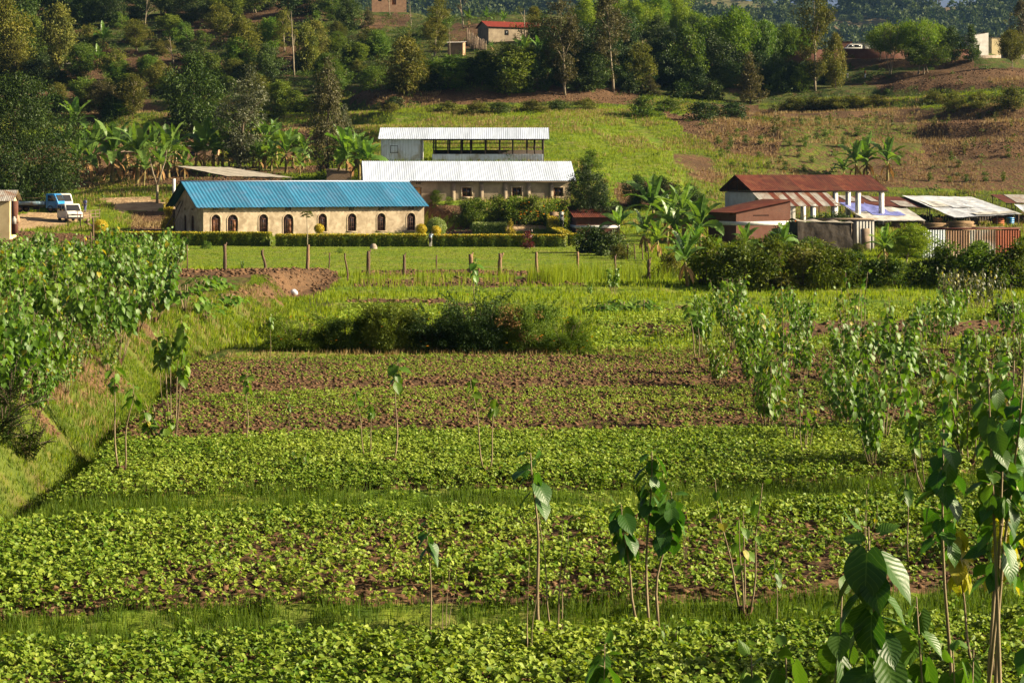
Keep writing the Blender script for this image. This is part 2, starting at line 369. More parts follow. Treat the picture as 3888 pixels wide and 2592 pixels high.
for k in sorted(_cols):
    d = [-100, 0, 2, 5, 10, 15, 21, 60, 120, 150, 200]; z = [5.4, 5.2, 5.0, 4.2, 2.3, 1.0, 0, 0, 0, 0, .05]
    for py, dd in _cols[k]: d.append(dd); z.append(H + (HY - py) * dd / F)
    d += [d[-1] + 250, d[-1] + 900]; z += ([z[-1] + 30, z[-1] + 60] if k < 1400 else [-22, -60])
    CPROF.append((np.array(d, float), np.array(z, float)))
FURROWS = [29.5, 40.2, 52.3, 63.5, 76.0]
BAND = [2.2, 2.5, 3.4, 1.4, 1.2]    # grassy or bare strip along the near edge of each bed
HEAPS = [(1505, 326, 1.6, 3.0), (1400, 326, .8, 4), (1830, 327, 1.6, 3.2), (1930, 328, .8, 3), (2090, 329, 1.0, 4.5), (2240, 331, 1.4, 4.5), (2345, 333, 1.3, 4), (3450, 336, 1.0, 5), (3620, 338, 1.2, 6), (3800, 340, 1.5, 6)]
PADS = [(-33.13, 212, 27, 26, 10, .5, 9, 1.5)]   # levelled building plots: corner, heading, length, depth, level, apron, margin
def uofs(x, y): return CX + F * x / np.maximum(y, 6.0)
def bank_x(y): return -11.7 - 1.5 * sstep(45, 62, y) + .35 * np.sin(y * .14) + .3 * np.sin(y * .31 + 1)
def height(x, y, detail=True):
    x = np.asarray(x, float); y = np.asarray(y, float); x, y = np.broadcast_arrays(x, y)
    u = uofs(x, y); z = np.zeros(x.shape)
    Z = np.stack([np.interp(y, d, zz) for d, zz in CPROF])
    i = np.clip(np.searchsorted(CPX, u) - 1, 0, len(CPX) - 2)
    t = np.clip((u - CPX[i]) / (CPX[i + 1] - CPX[i]), 0, 1); t = t * t * (3 - 2 * t)
    z = np.take_along_axis(Z, i[None], 0)[0] * (1 - t) + np.take_along_axis(Z, (i + 1)[None], 0)[0] * t
    hill = sstep(255, 285, y)
    z = z + hill * (fbm(x * .05, y * .05, 3) - .5) * 3.0
    # terraces on the hillside
    tl = hill * np.clip(sstep(1750, 1300, u) + .9 * sstep(2650, 2950, u), 0, 1) * sstep(330, 300, 660 - y + 0 * u + 0) if False else hill * np.clip(sstep(1750, 1350, u) + .8 * sstep(2650, 2950, u), 0, 1)
    st = 2.9; q = z / st + (fbm(x * .03, y * .03, 11) - .5) * .9; fr = q - np.floor(q)
    z = z + tl * st * .85 * (sstep(.55, 1.0, fr) - fr) * sstep(900, 600, y)
    # bank beside the field on the left, with a ditch at its foot
    bx = bank_x(y); win = sstep(12, 20, y) * sstep(152, 114, y)
    z = z + win * 1.25 * sstep(bx + 1.0, bx - .6, x)
    z = z - .45 * np.exp(-((x - bx - 1.3) / .5) ** 2) * sstep(25, 35, y) * sstep(100, 85, y)
    # raised beds
    v = y - .16 * x + .5 * np.sin(x * .35) + .35 * np.sin(x * .13 + 2)
    w = sstep(bx + .9, bx + 1.9, x) * sstep(20, 25, y)
    b = np.zeros(x.shape); lim = [17.0] + FURROWS
    for k in range(len(lim) - 1):
        a0, a1 = lim[k], lim[k + 1]; tt = (v - a0) / (a1 - a0)
        ins = (tt > 0) & (tt <= 1)
        ln = a1 - a0; prof = -.24 + .26 * sstep(.6 / ln, (BAND[k] + 1.6) / ln, tt) - .26 * sstep(1 - .7 / ln, 1.0, tt)
        b = np.where(ins, prof, b)
    b = np.where(v > lim[-1], -.3 * np.exp(-(v - lim[-1]) / 1.0) * 1.0, b)
    z = z + b * w
    # middle field: low plots
    mid = sstep(84, 92, y) * sstep(200, 150, y)
    z = z + mid * .16 * np.clip(np.sin(v * .42 + 1.2 * np.sin(x * .05)) * 2.5, -1, 1) * sstep(bx, bx + 4, x) * sstep(142, 130, y)
    for px, d, a, r in HEAPS:
        hx = (px - CX) / F * d
        z = z + a * 1.25 * np.exp(-((x - hx) / r) ** 2 - ((y - d) / (r * .8)) ** 2)
    for ox, oy, a, L, W, lv, ap, mg in PADS:
        cs, sn = math.cos(R(a)), math.sin(R(a)); lx = (x - ox) * cs + (y - oy) * sn; ly = -(x - ox) * sn + (y - oy) * cs
        k = sstep(-mg - 3, -mg, lx) * sstep(L + mg + 3, L + mg, lx) * sstep(-ap - 5, -ap, ly) * sstep(W + mg + 2, W + mg, ly)
        z = z * (1 - k) + np.minimum(z, lv - .1 * np.clip(-ly / ap, 0, 1) * 4) * k
    if detail:
        near = sstep(140, 30, y)
        z = z + (.10 * (fbm(x * 1.3, y * 1.3, 5, 3) - .45) + .07 * (vnoise(x * 5, y * 5, 9) - .5)) * (.25 + .75 * near) * sstep(15, 25, y)
        z = z + .25 * hill * (fbm(x * .5, y * .5, 21, 3) - .45)
    return z
_D = np.concatenate([np.arange(10, 120, .25), np.arange(120, 700, .5)])
def ground_at(px, py):
    k = (px - CX) / F
    zr = H - (py - HY) / F * _D
    hit = np.nonzero(height(k * _D, _D, False) >= zr)[0]
    d = _D[hit[0]] if len(hit) else 420.0
    return float(k * d), float(d), float(height(k * d, d))
def on_ground(px, d):
    x = (px - CX) / F * d; return float(x), float(d), float(height(x, d))
def P3(px, py, d): return np.array([(px - CX) / F * d, d, H - (py - HY) / F * d])

def in_poly(px, py, poly):
    p = np.asarray(poly, float); c = np.zeros(px.shape, bool); n = len(p)
    for i in range(n):
        x1, y1 = p[i]; x2, y2 = p[(i + 1) % n]
        if y1 == y2: continue
        c ^= ((y1 > py) != (y2 > py)) & (px < (x2 - x1) * (py - y1) / (y2 - y1) + x1)
    return c
SOILS = [  # bare earth, photo outlines of the plots
    (1.0, [(600,1022),(1250,1020),(1300,1060),(1180,1130),(640,1135),(560,1080)]),
    (.95, [(1370,1026),(2080,1026),(2090,1044),(1370,1046)]), (.95, [(1340,1058),(2200,1050),(2210,1084),(1340,1088)]),
    (.95, [(1330,1136),(1690,1133),(1700,1152),(1330,1148)]), (.95, [(1700,1150),(1830,1150),(1830,1170),(1700,1168)]),
    (1.0, [(2480,1163),(2640,1172),(2640,1205),(2520,1200)]), (.95, [(2960,1222),(3888,1216),(4200,1216),(4200,1275),(2960,1290)]),
    (.85, [(2280,1230),(2660,1225),(2660,1345),(2300,1345)]),
    (.75, [(-600,890),(250,880),(370,900),(360,970),(200,1000),(-600,1010)]),
    (.9, [(480,800),(660,795),(660,890),(500,885)]),
    (.95, [(300,550),(720,540),(720,660),(250,680)]), (.9, [(1060,470),(1180,470),(1160,620),(1060,600)]),
    (.95, [(420,210),(620,215),(640,290),(440,300)]), (.95, [(680,80),(900,75),(860,170),(680,165)]), (.8, [(260,190),(700,195),(700,235),(260,240)]),
    (.9, [(980,225),(1130,225),(1120,290),(980,290)]), (.8, [(840,230),(1000,230),(1000,290),(830,290)]), (.75, [(560,20),(1240,0),(1240,70),(700,90)]), (.7, [(1300,50),(1560,50),(1540,105),(1330,105)]),
    (.8, [(1330,345),(2420,330),(2440,395),(1320,400)]), (.8, [(1690,90),(1830,90),(1840,190),(1700,180)]), (.8, [(3000,205),(3700,205),(3700,265),(3000,260)]),
    (.8, [(2480,420),(2960,465),(2950,600),(2790,590),(2640,520)]), (.5, [(2950,430),(3500,440),(3520,720),(2900,720)]),
    (.8, [(3480,470),(3600,440),(4400,420),(4400,600),(3520,590)]), (.62, [(3300,590),(4400,590),(4400,740),(3350,720)]),
    (.75, [(3320,300),(3600,262),(4400,250),(4400,330),(3350,345)]), (.7, [(2700,395),(3500,410),(3480,440),(2700,450)]), (.7, [(2330,690),(2560,690),(2560,790),(2350,790)]),
    (.85, [(1600,770),(1780,780),(1780,830),(1600,830)]), (.8, [(1680,850),(1800,850),(1800,890),(1680,890)]),
]
PATHS = [(1.0, [(390,752),(560,748),(650,772),(640,792),(450,806),(440,780)]), (1.0, [(30,815),(200,806),(345,800),(352,832),(140,872),(30,885)]), (.9, [(-400,840),(70,830),(90,870),(40,885),(-400,900)]),
         (.85, [(1860,850),(2080,850),(2090,872),(1850,880)]), (.35, [(2320,420),(2345,420),(2440,480),(2530,560),(2515,575),(2420,500)])]
def cover(x, y, z):
    """bare earth and trodden path weights"""
    u = CX + F * x / np.maximum(y, 6); pv = HY + F * (H - z) / np.maximum(y, 6)
    wob = (fbm(u / 45, pv / 20, 31, 3) - .45)
    uu = u + 60 * wob; pp = pv + 16 * (fbm(u / 60, pv / 25, 33, 3) - .45)
    soil = np.zeros(x.shape); path = np.zeros(x.shape); far = y > 84
    for wgt, poly in SOILS: soil = np.maximum(soil, np.where(in_poly(uu, pp, poly) & far, wgt, 0))
    for wgt, poly in PATHS: path = np.maximum(path, np.where(in_poly(uu, pp, poly) & far, wgt, 0))
    # the hillside on the left: patchy earth between weeds, banks of terraces grassy
    lh = (u < 1250) & (y > 255); soil = np.where(lh, np.maximum(soil, .75 * sstep(.42, .62, fbm(x * .09, y * .05, 41))), soil)
    rh = (u > 2550) & (y > 250); soil = np.where(rh, np.maximum(soil, .7 * sstep(.45, .65, fbm(x * .08, y * .06, 43))), soil)
    # beds near the camera
    bx = bank_x(y); v = y - .16 * x + .5 * np.sin(x * .35) + .35 * np.sin(x * .13 + 2)
    bed = np.zeros(x.shape); lim = [17.0] + FURROWS
    for k in range(5):
        tt = (v - lim[k]) / (lim[k + 1] - lim[k]); ln = lim[k + 1] - lim[k]; b0 = BAND[k] / ln if k < 3 else .4 / ln; bed = np.maximum(bed, sstep(b0 * .8, b0 * 1.15, tt) * sstep(1.0, .98, tt))
    bed = bed * sstep(bx + 1.2, bx + 1.8, x) * (y < 84)
    soil = np.where(y < 84, bed, soil)
    soil = np.where((y < 110) & (x < bx - .6), .5, soil)
    bankf = np.exp(-((x - bx) / .8) ** 2) * (y < 110) * sstep(.44, .56, fbm(x * .3, y * .2, 51)); soil = np.maximum(soil, .85 * bankf)
    pvn = pv + 30 * (fbm(u / 80, pv / 40, 35, 3) - .45)
    wild = np.where((y > 250) & (u < 1720) & (pvn < 440), 1.0, 0) + np.where((y > 250) & (u >= 1720) & (pvn < 400), 1.0, 0) + np.where((y > 240) & (u > 2600) & (pvn < 740), .55, 0) + .9 * ((y > 172) & (y < 262) & (u > 2480) & (pv > 735))  # last term darkens the market ground colour for shade and clutter
    wild = wild + .75 * (y < 115) * (x < bank_x(y) + 3)
    cover.wild = np.clip(wild, 0, 1)
    return soil, path

nc, dr = 560, None
rows = [-80, -40, -10, 0, 4, 8]; d = 11.0
while d < 700: rows.append(d); d *= 1.0063 if d > 22 else 1.02
rows = np.array(rows + [760, 840, 950, 1100, 1300, 1600])
ang = np.concatenate([np.linspace(-1.2, -.36, 40), np.linspace(-.35, .35, nc), np.linspace(.36, 1.2, 40)])
YY = np.repeat(rows[:, None], len(ang), 1); XX = ang[None] * np.maximum(YY, 30.0)
ZZ = height(XX, YY)
so, pa = cover(XX, YY, height(XX, YY, False)); wi = cover.wild
g = MB(); nr, na = ZZ.shape
i = np.arange(nr - 1)[:, None] * na + np.arange(na - 1)[None]
g.add(np.stack([XX, YY, ZZ], -1).reshape(-1, 3), np.stack([i, i + 1, i + na + 1, i + na], -1).reshape(-1, 4))

gm, n, l, p = new_mat('ground_cover')
at = N_(n, 'ShaderNodeAttribute', attribute_name='cover'); sp = n.new('ShaderNodeSeparateXYZ'); l.new(at.outputs['Vector'], sp.inputs[0])
def wnoise(scale, detail=5, dist=0):
    t = n.new('ShaderNodeTexNoise'); t.inputs['Scale'].default_value = scale; t.inputs['Detail'].default_value = detail; t.inputs['Distortion'].default_value = dist
    l.new(geopos(n), t.inputs['Vector']); return t.outputs[0]
soilc = mixcol(n, l, ramp(n, l, wnoise(.25, 6), .35, .65), (.155,.088,.046), (.092,.055,.030))
soilc = mixcol(n, l, ramp(n, l, wnoise(4.0, 5), .45, .7), soilc, (.065,.040,.024))
soilc = mixcol(n, l, ramp(n, l, wnoise(9.0, 3), .62, .72), soilc, (.27,.17,.10))
grassc = mixcol(n, l, ramp(n, l, wnoise(.12, 5, .6), .38, .62), (.13,.205,.016), (.21,.245,.028))
grassc = mixcol(n, l, ramp(n, l, wnoise(1.2, 6), .40, .68), grassc, (.065,.115,.012))
grassc = mixcol(n, l, ramp(n, l, wnoise(.5, 6, 1), .54, .70), grassc, (.21,.19,.06))
pathc = mixcol(n, l, ramp(n, l, wnoise(.8, 5), .4, .65), (.46,.33,.19), (.34,.22,.125))
nz = wnoise(1.6, 6)
def edge(sock, w=.5):
    a = N_(n, 'ShaderNodeMath', operation='MULTIPLY_ADD'); l.new(nz, a.inputs[0]); a.inputs[1].default_value = w; l.new(sock, a.inputs[2])
    return ramp(n, l, a.outputs[0], .5 + w * .42, .5 + w * .62)
wildc = mixcol(n, l, ramp(n, l, wnoise(.35, 6, .5), .38, .62), (.035,.060,.012), (.085,.095,.022))
wildc = mixcol(n, l, ramp(n, l, wnoise(.9, 5), .52, .66), wildc, (.10,.07,.032))
grassc = mixcol(n, l, sp.outputs[2], grassc, wildc)
c = mixcol(n, l, edge(sp.outputs[0], .8), grassc, soilc)
c = mixcol(n, l, edge(sp.outputs[1], .6), c, pathc)
l.new(c, p.inputs['Base Color']); p.inputs['Roughness'].default_value = .95; p.inputs['Specular IOR Level'].default_value = .1
hb = N_(n, 'ShaderNodeMath', operation='ADD'); l.new(wnoise(3.0, 8), hb.inputs[0]); l.new(wnoise(.8, 6), hb.inputs[1])
bump(n, l, hb.outputs[0], p, .9, .18)
go = g.build('ground', gm, smooth=True); tag(go, kind='structure')
a = go.data.attributes.new('cover', 'FLOAT_VECTOR', 'POINT')
a.data.foreach_set('vector', np.stack([so, pa, wi], -1).astype(np.float32).ravel())

# far hill beyond the valley, with its woods
def far_z(x, y):
    u = uofs(x, y)
    top = np.interp(u, [-3000, 1000, 1600, 1900, 2200, 2700, 3100, 3300, 3500, 3888, 4600, 7000], [-80, -20, 20, 40, -30, -5, 22, 44, 36, 0, -30, -60])
    zt = H + (HY - top) * 1500 / F
    t = np.clip((y - 720) / 780, 0, 1)
    z = -12 + (zt + 12) * (.55 * t ** 1.2 + .45 * t ** 4)
    z = np.where(y > 1500, zt - (y - 1500) * .12, z)
    return z + 14 * (fbm(x * .007, y * .007, 61, 4) - .47) * sstep(720, 850, y) * sstep(1500, 1400, y)
fy = np.concatenate([np.linspace(700, 1520, 90), [1600, 1750, 1900]]); fa = np.linspace(-.45, .6, 200)
FY = np.repeat(fy[:, None], len(fa), 1); FX = fa[None] * FY; FZ = far_z(FX, FY)
g = MB(); i = np.arange(len(fy) - 1)[:, None] * len(fa) + np.arange(len(fa) - 1)[None]
g.add(np.stack([FX, FY, FZ], -1).reshape(-1, 3), np.stack([i, i + 1, i + len(fa) + 1, i + len(fa)], -1).reshape(-1, 4))
fm = mat_plain('far_hill_ground', (.085,.105,.03), (.15,.10,.055), .95, .02, 8, .42, .6, bump_s=.5, bump_scale=.15)
tag(g.build('far_hill', fm, smooth=True), kind='structure')

# ------------------------------------------------------------------ crops and ground cover nobody could count
def wedge(n, y0, y1, half=.29):
    y = np.sqrt(rng.uniform(y0 ** 2, y1 ** 2, n)); return rng.uniform(-half, half, n) * y, y
def bedcoord(x, y):
    v = y - .16 * x + .5 * np.sin(x * .35) + .35 * np.sin(x * .13 + 2)
    lim = np.array([17.0] + FURROWS); k = np.clip(np.searchsorted(lim, v) - 1, 0, 4); t = (v - lim[k]) / (lim[k + 1] - lim[k])
    return v, k, t
def bean_crop():
    x, y = wedge(98000, 19, 77, .285)
    v, k, t = bedcoord(x, y); bx = bank_x(y)
    ln = (np.array(FURROWS) - np.array([17.0] + FURROWS[:-1]))[k]; m_ = t * ln - np.array(BAND)[k] + .5 * (fbm(x * .6, y * .6, 70) - .5) * 2; dens = np.array([.95, .85, .97, .52, .40])[k] * np.clip(sstep(-.5, .3, m_) + .07, 0, 1)
    gap = sstep(.38, .60, fbm(x * .22, y * .16, 71, 3) + .17 * sstep(.5, .85, t) - .17 * sstep(.5, .2, t))
    low = np.array([.72, .32, .92, .46, .42])[k]
    keep = (rng.random(len(x)) < dens * (low + (1 - low) * gap)) & (v < 76) & (v > 17) & (x > bx + 1.7) & (t < .995)
    x, y, k, t = x[keep], y[keep], k[keep], t[keep]; z = height(x, y)
    size = np.array([.90, .92, .80, .52, .42])[k] * rng.uniform(.55, 1.3, len(x)) * (.72 + .6 * fbm(x * .5, y * .5, 74))
    mb = MB(); nl = np.where(k >= 3, 3, 5)
    for j in range(6):
        s_ = (nl > j); n_ = s_.sum(); X, Y, Z, SZ = x[s_], y[s_], z[s_], size[s_]
        a = rng.uniform(0, 2 * math.pi, n_); r = rng.uniform(.03, .15, n_) * SZ; hgt = rng.uniform(.07, .30, n_) * SZ
        C = np.stack([X + r * np.cos(a), Y + r * np.sin(a), Z + hgt], 1)
        for da in (-1.25, 0, 1.25):
            aa = a + da + rng.normal(0, .25, n_); tilt = rng.normal(-.25, .38, n_)
            D = np.stack([np.cos(aa) * np.cos(tilt), np.sin(aa) * np.cos(tilt), np.sin(tilt)], 1)
            N = np.stack([rng.normal(.34, .5, n_), rng.normal(-.2, .5, n_), np.ones(n_)], 1)
            L = rng.uniform(.055, .098, n_) * (.35 + .65 * SZ)
            tint = np.clip(rng.normal(.5, .30, n_) + .9 * (fbm(X * .25, Y * .25, 77) - .47), 0, 1)
            nearm = Y < 46
            mb.leaves(OVAL, C[nearm], D[nearm], N[nearm], L[nearm], L[nearm] * .82, tint[nearm])
            mb.leaves(DIA, C[~nearm], D[~nearm], N[~nearm], L[~nearm], L[~nearm] * .9, tint[~nearm])
    tag(mb.build('bean_crop', M['bean']), kind='stuff')
bean_crop()
def bean_far():
    # low crops on the middle plots, right of the big bush
    mb = MB(); x, y = wedge(42000, 77, 118, .28); u = uofs(x, y); z0 = height(x, y); pv = HY + F * (H - z0) / y
    ok = in_poly(u, pv, [(2240,1170),(2680,1170),(2680,1350),(2260,1350)]) | in_poly(u, pv, [(1330,1160),(1950,1155),(1800,1210),(1280,1215)]) | in_poly(u, pv, [(3050,1170),(3888,1165),(3888,1215),(3050,1218)]) | in_poly(u, pv, [(2600,1290),(4000,1290),(4000,1420),(2600,1360)])
    ok &= rng.random(len(x)) < .25 + .7 * sstep(.4, .55, fbm(x * .3, y * .2, 78))
    x, y, z0 = x[ok], y[ok], z0[ok]
    for j in range(5):
        n_ = len(x); a = rng.uniform(0, 6.28, n_); r = rng.uniform(0, .16, n_)
        C = np.stack([x + r * np.cos(a), y + r * np.sin(a), z0 + rng.uniform(.04, .2, n_)], 1)
        D = np.stack([np.cos(a), np.sin(a), rng.normal(-.1, .35, n_)], 1); N = unit(n_) * .5 + np.array([.4, -.2, 1])
        L = rng.uniform(.08, .17, n_); mb.leaves(DIA, C, D, N, L, L * .9)
    tag(mb.build('young_bean_crop', M['bean']), kind='stuff')
bean_far()

def tufts(mb, x, y, n_blade, hgt, wid, spread, lean=.6, tint0=.5):
    z = height(x, y)
    for j in range(n_blade):
        n_ = len(x); a = rng.uniform(0, 6.28, n_); r = rng.uniform(0, 1, n_) ** .5 * spread
        P = np.stack([x + r * np.cos(a), y + r * np.sin(a), z - .02], 1)
        D = np.stack([np.cos(a) * lean * rng.random(n_), np.sin(a) * lean * rng.random(n_), np.ones(n_)], 1)
        N = np.stack([np.cos(a), np.sin(a), np.full(n_, .15)], 1)
        L = np.broadcast_to(hgt, (n_,)) * rng.uniform(.5, 1.2, n_)
        mb.leaves(BLADE, P, D, N, L, wid * rng.uniform(.7, 1.3, n_), np.clip(rng.normal(tint0, .25, n_), 0, 1))
def field_grass():
    # ditches between the beds, and the bank on the left
    mb = MB(); x, y = wedge(120000, 20, 60, .285); v, k, t = bedcoord(x, y); bx = bank_x(y)
    ln = (np.array(FURROWS) - np.array([17.0] + FURROWS[:-1]))[k]; m_ = np.array(BAND)[k] - t * ln + .6 * (fbm(x * .6, y * .6, 70) - .5) * 2
    fur = (m_ > 0) & (k < 3) & (x > bx + 1.0); x1, y1 = x[fur], y[fur]
    cl = rng.random(len(x1)) < .25 + .75 * sstep(.36, .52, fbm(x1 * .45, y1 * .45, 81)); x1, y1 = x1[cl], y1[cl]
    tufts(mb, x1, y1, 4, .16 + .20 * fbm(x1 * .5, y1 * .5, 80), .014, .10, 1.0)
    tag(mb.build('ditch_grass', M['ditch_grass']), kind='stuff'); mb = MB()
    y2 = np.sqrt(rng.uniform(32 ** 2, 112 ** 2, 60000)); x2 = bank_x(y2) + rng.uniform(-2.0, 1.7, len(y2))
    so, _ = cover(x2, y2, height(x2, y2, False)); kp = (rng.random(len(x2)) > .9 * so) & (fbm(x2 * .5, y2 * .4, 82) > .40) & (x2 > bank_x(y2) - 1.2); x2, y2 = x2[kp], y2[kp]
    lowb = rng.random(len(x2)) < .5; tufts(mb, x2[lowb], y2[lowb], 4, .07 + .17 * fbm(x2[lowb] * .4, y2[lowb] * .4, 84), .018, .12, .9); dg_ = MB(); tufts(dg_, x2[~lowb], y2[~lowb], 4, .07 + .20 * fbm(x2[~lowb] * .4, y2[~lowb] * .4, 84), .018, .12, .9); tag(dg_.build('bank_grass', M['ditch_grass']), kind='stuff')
    tag(mb.build('field_grass', M['grass']), kind='stuff')
    md = MB(); y3 = rng.uniform(36, 100, 2600); x3 = bank_x(y3) + rng.normal(-.2, .9, len(y3)); cl = fbm(x3 * .4, y3 * .3, 83) > .5
    tufts(md, x3[cl], y3[cl], 4, .28, .02, .15, .8)
    x4, y4 = wedge(5000, 70, 80, .2); v4 = bedcoord(x4, y4)[0]; cl = (np.abs(v4 - 77.2) < .8) & (x4 > -11); tufts(md, x4[cl], y4[cl], 5, .25, .025, .25, 1.2)
    tag(md.build('dry_field_grass', M['dry_grass']), kind='stuff')
field_grass()
def meadow_grass():
    mb = MB(); x, y = wedge(150000, 78, 330, .29); z = height(x, y, False); so, pa = cover(x, y, z); u = uofs(x, y)
    kp = (so < .5) & (pa < .25) & (rng.random(len(x)) < np.where(y < 205, .9, .75)) & ~((y > 128) & (y < 205) & (u > 660) & (u < 2400) & (rng.random(len(x)) < .2))
    x, y, u = x[kp], y[kp], u[kp]
    lawn = (y > 140) & (y < 210) & (u > 350) & (u < 2450)
    hh = np.where(lawn, .085, np.where(y > 205, .42, .30)) * (0.6 + .9 * fbm(x * .25, y * .2, 85))
    tufts(mb, x, y, 4, hh, .055, .35, .8)
    tag(mb.build('meadow_grass', M['grass']), kind='stuff')
    md = MB(); x, y = wedge(52000, 215, 335, .29); u = uofs(x, y); so, pa = cover(x, y, height(x, y, False))
    kp = (fbm(x * .12, y * .1, 87) > .46) & (pa < .3); tufts(md, x[kp], y[kp], 4, .5, .06, .4, .7)
    tag(md.build('dry_meadow_grass', M['dry_grass']), kind='stuff')
meadow_grass()
def reeds():
    mb = MB(); rows = []
    for poly, n_ in (([(1330,1075),(2190,1060),(2200,1092),(1330,1098)], 170), ([(2010,1055),(2180,1050),(2180,1090),(2000,1095)], 260), ([(2180,1040),(2680,1040),(2680,1080),(2180,1085)], 330), ([(3050,1080),(3300,1080),(3300,1100),(3050,1100)], 90)):
        px = rng.uniform(min(q[0] for q in poly), max(q[0] for q in poly), n_ * 3); py = rng.uniform(min(q[1] for q in poly), max(q[1] for q in poly), n_ * 3)
        ok = in_poly(px, py, poly) & (fbm(px / 60, py / 30, 91) > .42); rows.append(np.stack([px[ok], py[ok]], 1)[:n_])
    q = np.concatenate(rows); d = H * F / (q[:, 1] - HY); x = (q[:, 0] - CX) / F * d
    tufts(mb, x, d, 4, 1.15, .03, .22, .35)
    tag(mb.build('reeds', M['grass']), kind='stuff')
reeds()
def clods():
    # lumps of turned earth on the bare plots
    base = np.array([[1,0,0],[-1,0,0],[0,1,0],[0,-1,0],[0,0,1],[0,0,-1]], float)
    fc = np.array([[0,2,4],[2,1,4],[1,3,4],[3,0,4],[2,0,5],[1,2,5],[3,1,5],[0,3,5]])
    xs, ys = wedge(60000, 20, 82, .28); so, _ = cover(xs, ys, height(xs, ys, False)); v, k, t = bedcoord(xs, ys)
    kp = (so > .5) & (rng.random(len(xs)) < np.where(k >= 3, .9, .5)) & (xs > bank_x(ys)); X, Y, sz = xs[kp], ys[kp], rng.uniform(.03, .085, kp.sum())
    x2, y2 = wedge(160000, 85, 345, .28); so, pa = cover(x2, y2, height(x2, y2, False)); kp = (so > .7) & (pa < .2) & (rng.random(len(x2)) < .5)
    X = np.concatenate([X, x2[kp]]); Y = np.concatenate([Y, y2[kp]]); sz = np.concatenate([sz, rng.uniform(.06, .17, kp.sum())])
    Z = height(X, Y); n_ = len(X)
    V = base[None] * (sz[:, None] * rng.uniform(.6, 1.3, (n_, 6)))[..., None] * np.array([1.2, 1.1, .7]) + np.stack([X, Y, Z + sz * .15], 1)[:, None]
    ang_ = rng.uniform(0, 6.28, n_)
    mb = MB(); mb.add(V.reshape(-1, 3), (fc[None] + (np.arange(n_) * 6)[:, None, None]).reshape(-1, 3), np.repeat(rng.random(n_), 8))
    m, n, l, p = new_mat('earth_clods'); at = N_(n, 'ShaderNodeAttribute', attribute_name='tint')
    l.new(mixcol(n, l, at.outputs['Fac'], (.06,.036,.020), (.175,.10,.055)), p.inputs['Base Color']); p.inputs['Roughness'].default_value = .95; p.inputs['Specular IOR Level'].default_value = .1
    tag(mb.build('earth_clods', m), kind='stuff')
clods()
def undergrowth():
    mb = MB(); x, y = wedge(22000, 248, 500, .29); u = uofs(x, y); z = height(x, y, False); so, pa = cover(x, y, z); pv = HY + F * (H - z) / y
    f_ = fbm(x * .10, y * .07, 93)
    lush = in_poly(u, pv, [(1020,60),(1640,60),(1640,330),(1320,345),(1020,420)])
    grassy = in_poly(u, pv, [(1250,395),(2500,400),(2760,600),(2700,700),(1250,700)])
    prob = np.where(lush, .85, np.where(grassy, .025, np.where(u > 2900, .30, np.where(u > 1640, .30, .42)))) * np.where(so > .5, .22, 1) * sstep(.30, .55, f_)
    prob = np.where(in_poly(u, pv, [(2480,420),(2960,465),(2950,600),(2790,590)]) | in_poly(u, pv, [(3300,440),(4400,420),(4400,740),(3350,720)]), .10, prob)
    kp = rng.random(len(x)) < prob; x, y = x[kp], y[kp]; z = height(x, y); sz = rng.uniform(.5, 1.5, len(x)) * np.where(uofs(x, y) > 2550, .55, 1)
    for j in range(34):
        d = unit(len(x)); P = np.stack([x, y, z], 1) + np.abs(d * np.array([1, 1, 1.0])) * np.sign(d * np.array([1, 1, 0]) + 1e-9) * (sz * rng.uniform(.5, 1, len(x)))[:, None]
        L = rng.uniform(.18, .38, len(x)); mb.leaves(DIA, P, d + unit(len(x)) * .7, unit(len(x)) * .6 + np.array([0, 0, 1]), L, L * .55, np.clip(rng.normal(.5, .2, len(x)), 0, 1))
    m = mat_leaf('weeds_leaf', (.038,.080,.012), (.105,.145,.026), .3, .55, .3, hue=0, obj_var=0)
    tag(mb.build('undergrowth', m), kind='stuff')
undergrowth()
def far_woods():
    mb = MB(); n_ = 12000; y = 740 + 790 * rng.random(n_) ** .30; x = rng.uniform(-.12, .36, n_) * y; z = far_z(x, y)
    ok = fbm(x * .012, y * .012, 95) + rng.normal(0, .05, n_) > .40; x, y, z = x[ok], y[ok], z[ok]; n_ = len(x)
    w = rng.uniform(2.5, 6, n_); h = rng.uniform(6, 15, n_); t0 = np.clip(rng.normal(.45, .3, n_), 0, 1)
    for j in range(64):
        d = unit(n_); d[:, 2] = np.abs(d[:, 2]) * .9 - .1
        P = np.stack([x, y, z + h * .45], 1) + d * np.stack([w, w, h * .55], 1) * rng.uniform(.6, 1.05, n_)[:, None]
        L = rng.uniform(1.4, 3.0, n_); mb.leaves(DIA, P, d + unit(n_) * .8, unit(n_) * .8 + d, L, L * .8, np.clip(t0 + rng.normal(0, .2, n_), 0, 1))
    tag(mb.build('far_woods', M['far_leaf']), kind='stuff')
far_woods()

